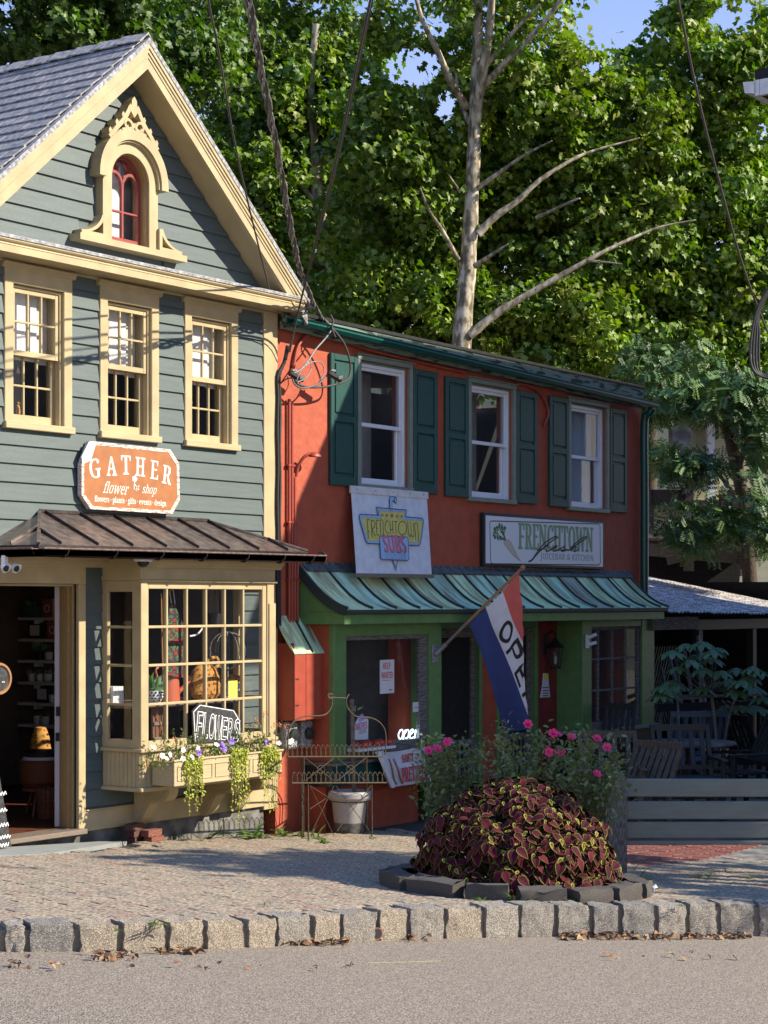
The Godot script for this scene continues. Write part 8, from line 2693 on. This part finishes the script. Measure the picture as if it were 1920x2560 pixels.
	limb(t5, "trunk", M.brown_bark, [[1880, 1600, 29.5], [1868, 1330, 29.5], [1845, 1180, 29.5], [1822, 1080, 29.5], [1815, 980, 29.5]], .13, .08)
	limb(t5, "limb", M.brown_bark, [[1846, 1190, 29.5], [1862, 1120, 29.3], [1900, 1050, 29.1]], .05, .03)
	limb(t5, "limb", M.brown_bark, [[1850, 1260, 29.5], [1800, 1190, 29.2], [1760, 1165, 29]], .04, .02)
	foliage(t5, comp, "leaf_gloss", [[1790, 990, 29.2, 130, 60, .9, 34], [1880, 1080, 28.8, 70, 120, .8, 34], [1730, 1165, 28.6, 70, 26, .4, 11], [1760, 1310, 28.2, 110, 55, .6, 30], [1880, 1280, 28.0, 60, 110, .7, 30], [1630, 990, 30.2, 45, 80, .5, 14], [1640, 1130, 30.2, 22, 60, .4, 6], [1650, 920, 31, 110, 55, .8, 22]], .24, [Color(.075, .15, .03), Color(.10, .18, .035), Color(.055, .115, .03)], 30, .34)
	# woods on the slope behind
	var acc := Acc.new()
	for i in 14:
		for j in 5:
			var pt := func(u: int, v: int) -> Vector3:
				var q := at_depth(-900 + u * 300, 1503, 50.0 + v * 9.0)
				return Vector3(q.x, -1.0 + v * 3.1 + .5 * sin(u * 2.1 + v), q.z)
			acc.quad(pt.call(i, j), pt.call(i + 1, j), pt.call(i + 1, j + 1), pt.call(i, j + 1))
	structure("wooded_hill", acc.mesh(), M.ground_green)
	var bg := [[480, 420, 46], [720, 520, 48], [960, 500, 50], [1180, 420, 50], [1400, 470, 49], [1620, 430, 48], [1840, 470, 46], [600, 820, 44], [1120, 850, 46], [1500, 860, 45], [1780, 820, 43], [240, 260, 42]]
	var nm := ["beyond the gable's right slope", "behind the forked sycamore", "between the two sycamore trunks", "straight behind the tall pale trunk", "right of the tall pale trunk", "beyond the sycamore's long limb", "far right, behind the bright sycamore", "low, beside the gable's foot", "low, behind the orange building's roof", "low, right of the orange roof's middle", "low, behind the timbered house", "behind the slate roof, mostly hidden"]
	for i in bg.size():
		var b: Array = bg[i]
		var o := thing("woodland_tree", "dark woodland tree %s" % nm[i], "tree", at_depth(b[0], 1600, b[2]), "woodland trees on the slope")
		limb(o, "trunk", M.brown_bark, [[b[0], 1600, b[2]], [b[0] + 10, b[1] + 100, b[2]], [b[0] - 8, b[1] - 120, b[2]]], .2, .08, false)
		var tall: int = 250 if b[1] < 600 else 160
		foliage(o, syc, "leaf", [[b[0], b[1], b[2], 190, tall, 2.0, 62]], .22, deep, 60, .85, "crown", 1.0)
	# street trees beyond the right edge; their shade falls on the pavement and the bed
	for q in [[Vector3(16.2, 6.3, 11.1), 1.3, "near"], [Vector3(17.6, 6.7, 13.3), 1.9, "far"]]:
		var o := thing("street_tree", "street tree outside the right edge, the %s one of two" % q[2], "tree", Vector3(q[0].x, -.3, q[0].z))
		tube(o, "trunk", B, spline([Vector3(q[0].x + .2, -.3, q[0].z), Vector3(q[0].x, 3, q[0].z + .1), q[0]], 4), [.15, .1], 9)
		var xf := []
		var cs := []
		for n in 62:
			var p: Vector3 = q[0] + rnd_dir() * Vector3(1, .75, 1) * q[1] * pow(rng.randf(), .45)
			for i in 34:
				xf.append(Transform3D(leaf_basis(rnd_dir() + Vector3(.2, .7, .3), rnd_dir(), rng.randf_range(.12, .2)), p + rnd_dir() * rng.randf() * .42))
				cs.append(Color(.11, .18, .03))
		leaves(o, "crown", syc, M.leaf, xf, cs)

# ---------- weeds, litter ----------
func build_small_plants() -> void:
	var blade := leaf_blade()
	var tooth := leaf_mesh([Vector2(0, 0), Vector2(.06, .15), Vector2(.17, .25), Vector2(.07, .35), Vector2(.2, .5), Vector2(.08, .58), Vector2(.16, .75), Vector2(0, 1)], .2, .5)
	var list := [["3", 1175, 1612, 12, .17, 0, "tall thin weed against the foundation"], ["3", 1095, 1640, 10, .09, 0, "small weed before the middle hank of creeping jenny"], ["3", 970, 1618, 9, .08, 0, "tiny weed near the loose bricks"], ["3", 1290, 1615, 12, .13, 0, "weed under the window box's middle"], ["3", 1400, 1628, 16, .2, 1, "sunlit dandelion with toothed leaves at the shop corner"], ["3", 1340, 1615, 9, .11, 1, "low dandelion left of the shop corner"], ["3", 1550, 1615, 16, .14, 1, "shaded broad weed at the joint of the two buildings"],
		["6", 345, 1600, 20, .17, 0, "green grassy tuft by the wire stand's left leg"], ["6", 400, 1625, 14, .1, 1, "low weed between the wire stand's legs"], ["6", 690, 1600, 10, .1, 0, "small weed at the wire stand's right leg"], ["6", 240, 1580, 12, .12, 1, "grey green weed under the meter boxes"], ["6", 915, 1565, 8, .06, 0, "little tuft on the pavement before the deli"],
		["11", 720, 575, 22, .17, 0, "long grass growing from the kerb joint"], ["11", 650, 520, 18, .08, 0, "grass tuft behind the kerb, left part"], ["11", 1265, 575, 14, .12, 1, "bright green weed at the foot of the kerb"], ["11", 970, 600, 14, .09, 0, "weeds at the kerb foot left of the bright one"], ["11", 475, 545, 12, .06, 0, "low grass behind the kerb at the left"], ["11", 475, 655, 10, .05, 0, "tiny weed in the gutter leaves"], ["11", 1090, 440, 8, .05, 0, "small tuft between the pavers"], ["11", 770, 490, 10, .05, 0, "moss like tuft behind the kerb joint"],
		["12", 250, 330, 26, .16, 1, "leafy weed at the left of the stone edging"], ["12", 310, 380, 22, .12, 1, "second leafy weed at the left of the stone edging"], ["12", 470, 420, 18, .08, 0, "grass before the left edging stone"], ["12", 620, 420, 22, .14, 0, "grass tuft before the middle edging stones"], ["12", 740, 435, 18, .08, 0, "low grass before the kerb stones at the bed"], ["12", 830, 425, 16, .12, 1, "pale leafed weed before the bed"], ["12", 920, 425, 18, .07, 0, "grass before the right edging stone"], ["12", 1110, 330, 24, .16, 0, "tall weeds right of the fence post"], ["12", 1170, 370, 18, .1, 0, "grass right of the last edging stone"], ["12", 1390, 320, 20, .12, 0, "weeds on the path edge under the fence"], ["12", 1480, 300, 10, .12, 0, "dark sprig on the path edge"], ["12", 1580, 325, 14, .08, 0, "weeds at the right end of the path edge"], ["12", 1300, 440, 14, .05, 0, "grass on top of the right kerb stones"], ["12", 905, 520, 6, .06, 0, "little weed in a kerb joint"], ["12", 1040, 180, 14, .1, 1, "weed at the foot of the fence post"]]
	for q in list:
		var low: bool = q[2] > 550 and q[0] in ["11", "12"]
		var p := zg(q[0], q[1], q[2], -.2 if low else 0.0)
		var t := thing("weed", q[6], "weed", p, "weeds along the pavement")
		var xf := []
		var cs := []
		for i in q[3]:
			var d := (rnd_dir() * Vector3(1, .3, 1) + Vector3(0, .55, 0)).normalized()
			var n := d.cross(Vector3(-d.z, .1, d.x)).normalized()
			xf.append(Transform3D(leaf_basis(n if n.y > 0 else -n, d, q[4] * rng.randf_range(.5, 1.1)), p + Vector3(rng.randf_range(-1, 1), 0, rng.randf_range(-1, 1)) * q[4] * .35))
			cs.append((Color(.13, .21, .05) if q[5] else Color(.12, .19, .04)) * rng.randf_range(.7, 1.3))
		leaves(t, "leaves", tooth if q[5] else blade, M.leaf, xf, cs)
	var st := leaf_mesh([Vector2(0, 0), Vector2(.3, .2), Vector2(.38, .5), Vector2(.2, .8), Vector2(0, 1)], .4, .5)
	var xf := []
	var cs := []
	for s in [[390, 560, 660, 45, "11"], [640, 830, 632, 50, "11"], [1165, 1450, 595, 130, "11"], [0, 120, 690, 12, "11"], [160, 250, 580, 25, "12"], [790, 1580, 572, 330, "12"], [880, 1620, 660, 10, "12"], [200, 1500, 700, 14, "11"]]:
		for i in s[3]:
			var x := rng.randf_range(s[0], s[1])
			var p := zg(s[4], x, s[2] + rng.randf_range(-12, 10), -.2)
			xf.append(Transform3D(leaf_basis(Vector3(0, 1, 0) + rnd_dir() * .7, rnd_dir(), rng.randf_range(.025, .06)), p + Vector3(0, .008 + rng.randf() * .02, 0)))
			cs.append([Color(.22, .11, .05), Color(.14, .07, .04), Color(.30, .19, .09), Color(.08, .045, .03)][rng.randi() % 4] * rng.randf_range(.7, 1.3))
	tag(leaves(self, "dry_leaves", st, M.dry_leaf, xf, cs), "brown dry leaves lying along the foot of the kerb", "leaves")
	var yl := thing("road_paint_trace", "faint yellow trace of paint on the asphalt before the bed", "road marking", zg("12", 230, 670, -.2))
	for q in [[0, 160, 676], [165, 300, 672]]:
		var a := zg("12", q[0], q[2], -.196)
		var b := zg("12", q[1], q[2] - 4, -.196)
		bar(yl, "paint", M.old_paint, a, b, .011, .003, Vector3.UP, 0)
	var wr := thing("paper_scrap", "crumpled white scrap of paper beside the last edging stone", "litter", zg("12", 1180, 378))
	mi(wr, "scrap", rough_block(Vector3(.08, .03, .05), .02, 3, 2, 2), M.paper, Transform3D(Basis.IDENTITY, wr.position + Vector3(0, .02, 0)))
	var dk := zg("11", 1490, 575, -.2)
	var dn := Vector3(-.36, 0, .93)
	dk = Vector3(dk.x, gh(dk.x) - .13, kerb_at(dk.x))
	var dp := thing("drain_pipe", "round drain outlet in the kerb face among the dry leaves", "pipe", dk)
	tube(dp, "pipe", M.terracotta, [dk - dn * .08, dk + dn * .006], .038, 14)
	tube(dp, "bore", M.ink_black, [dk + dn * .005, dk + dn * .0075], .031, 14)
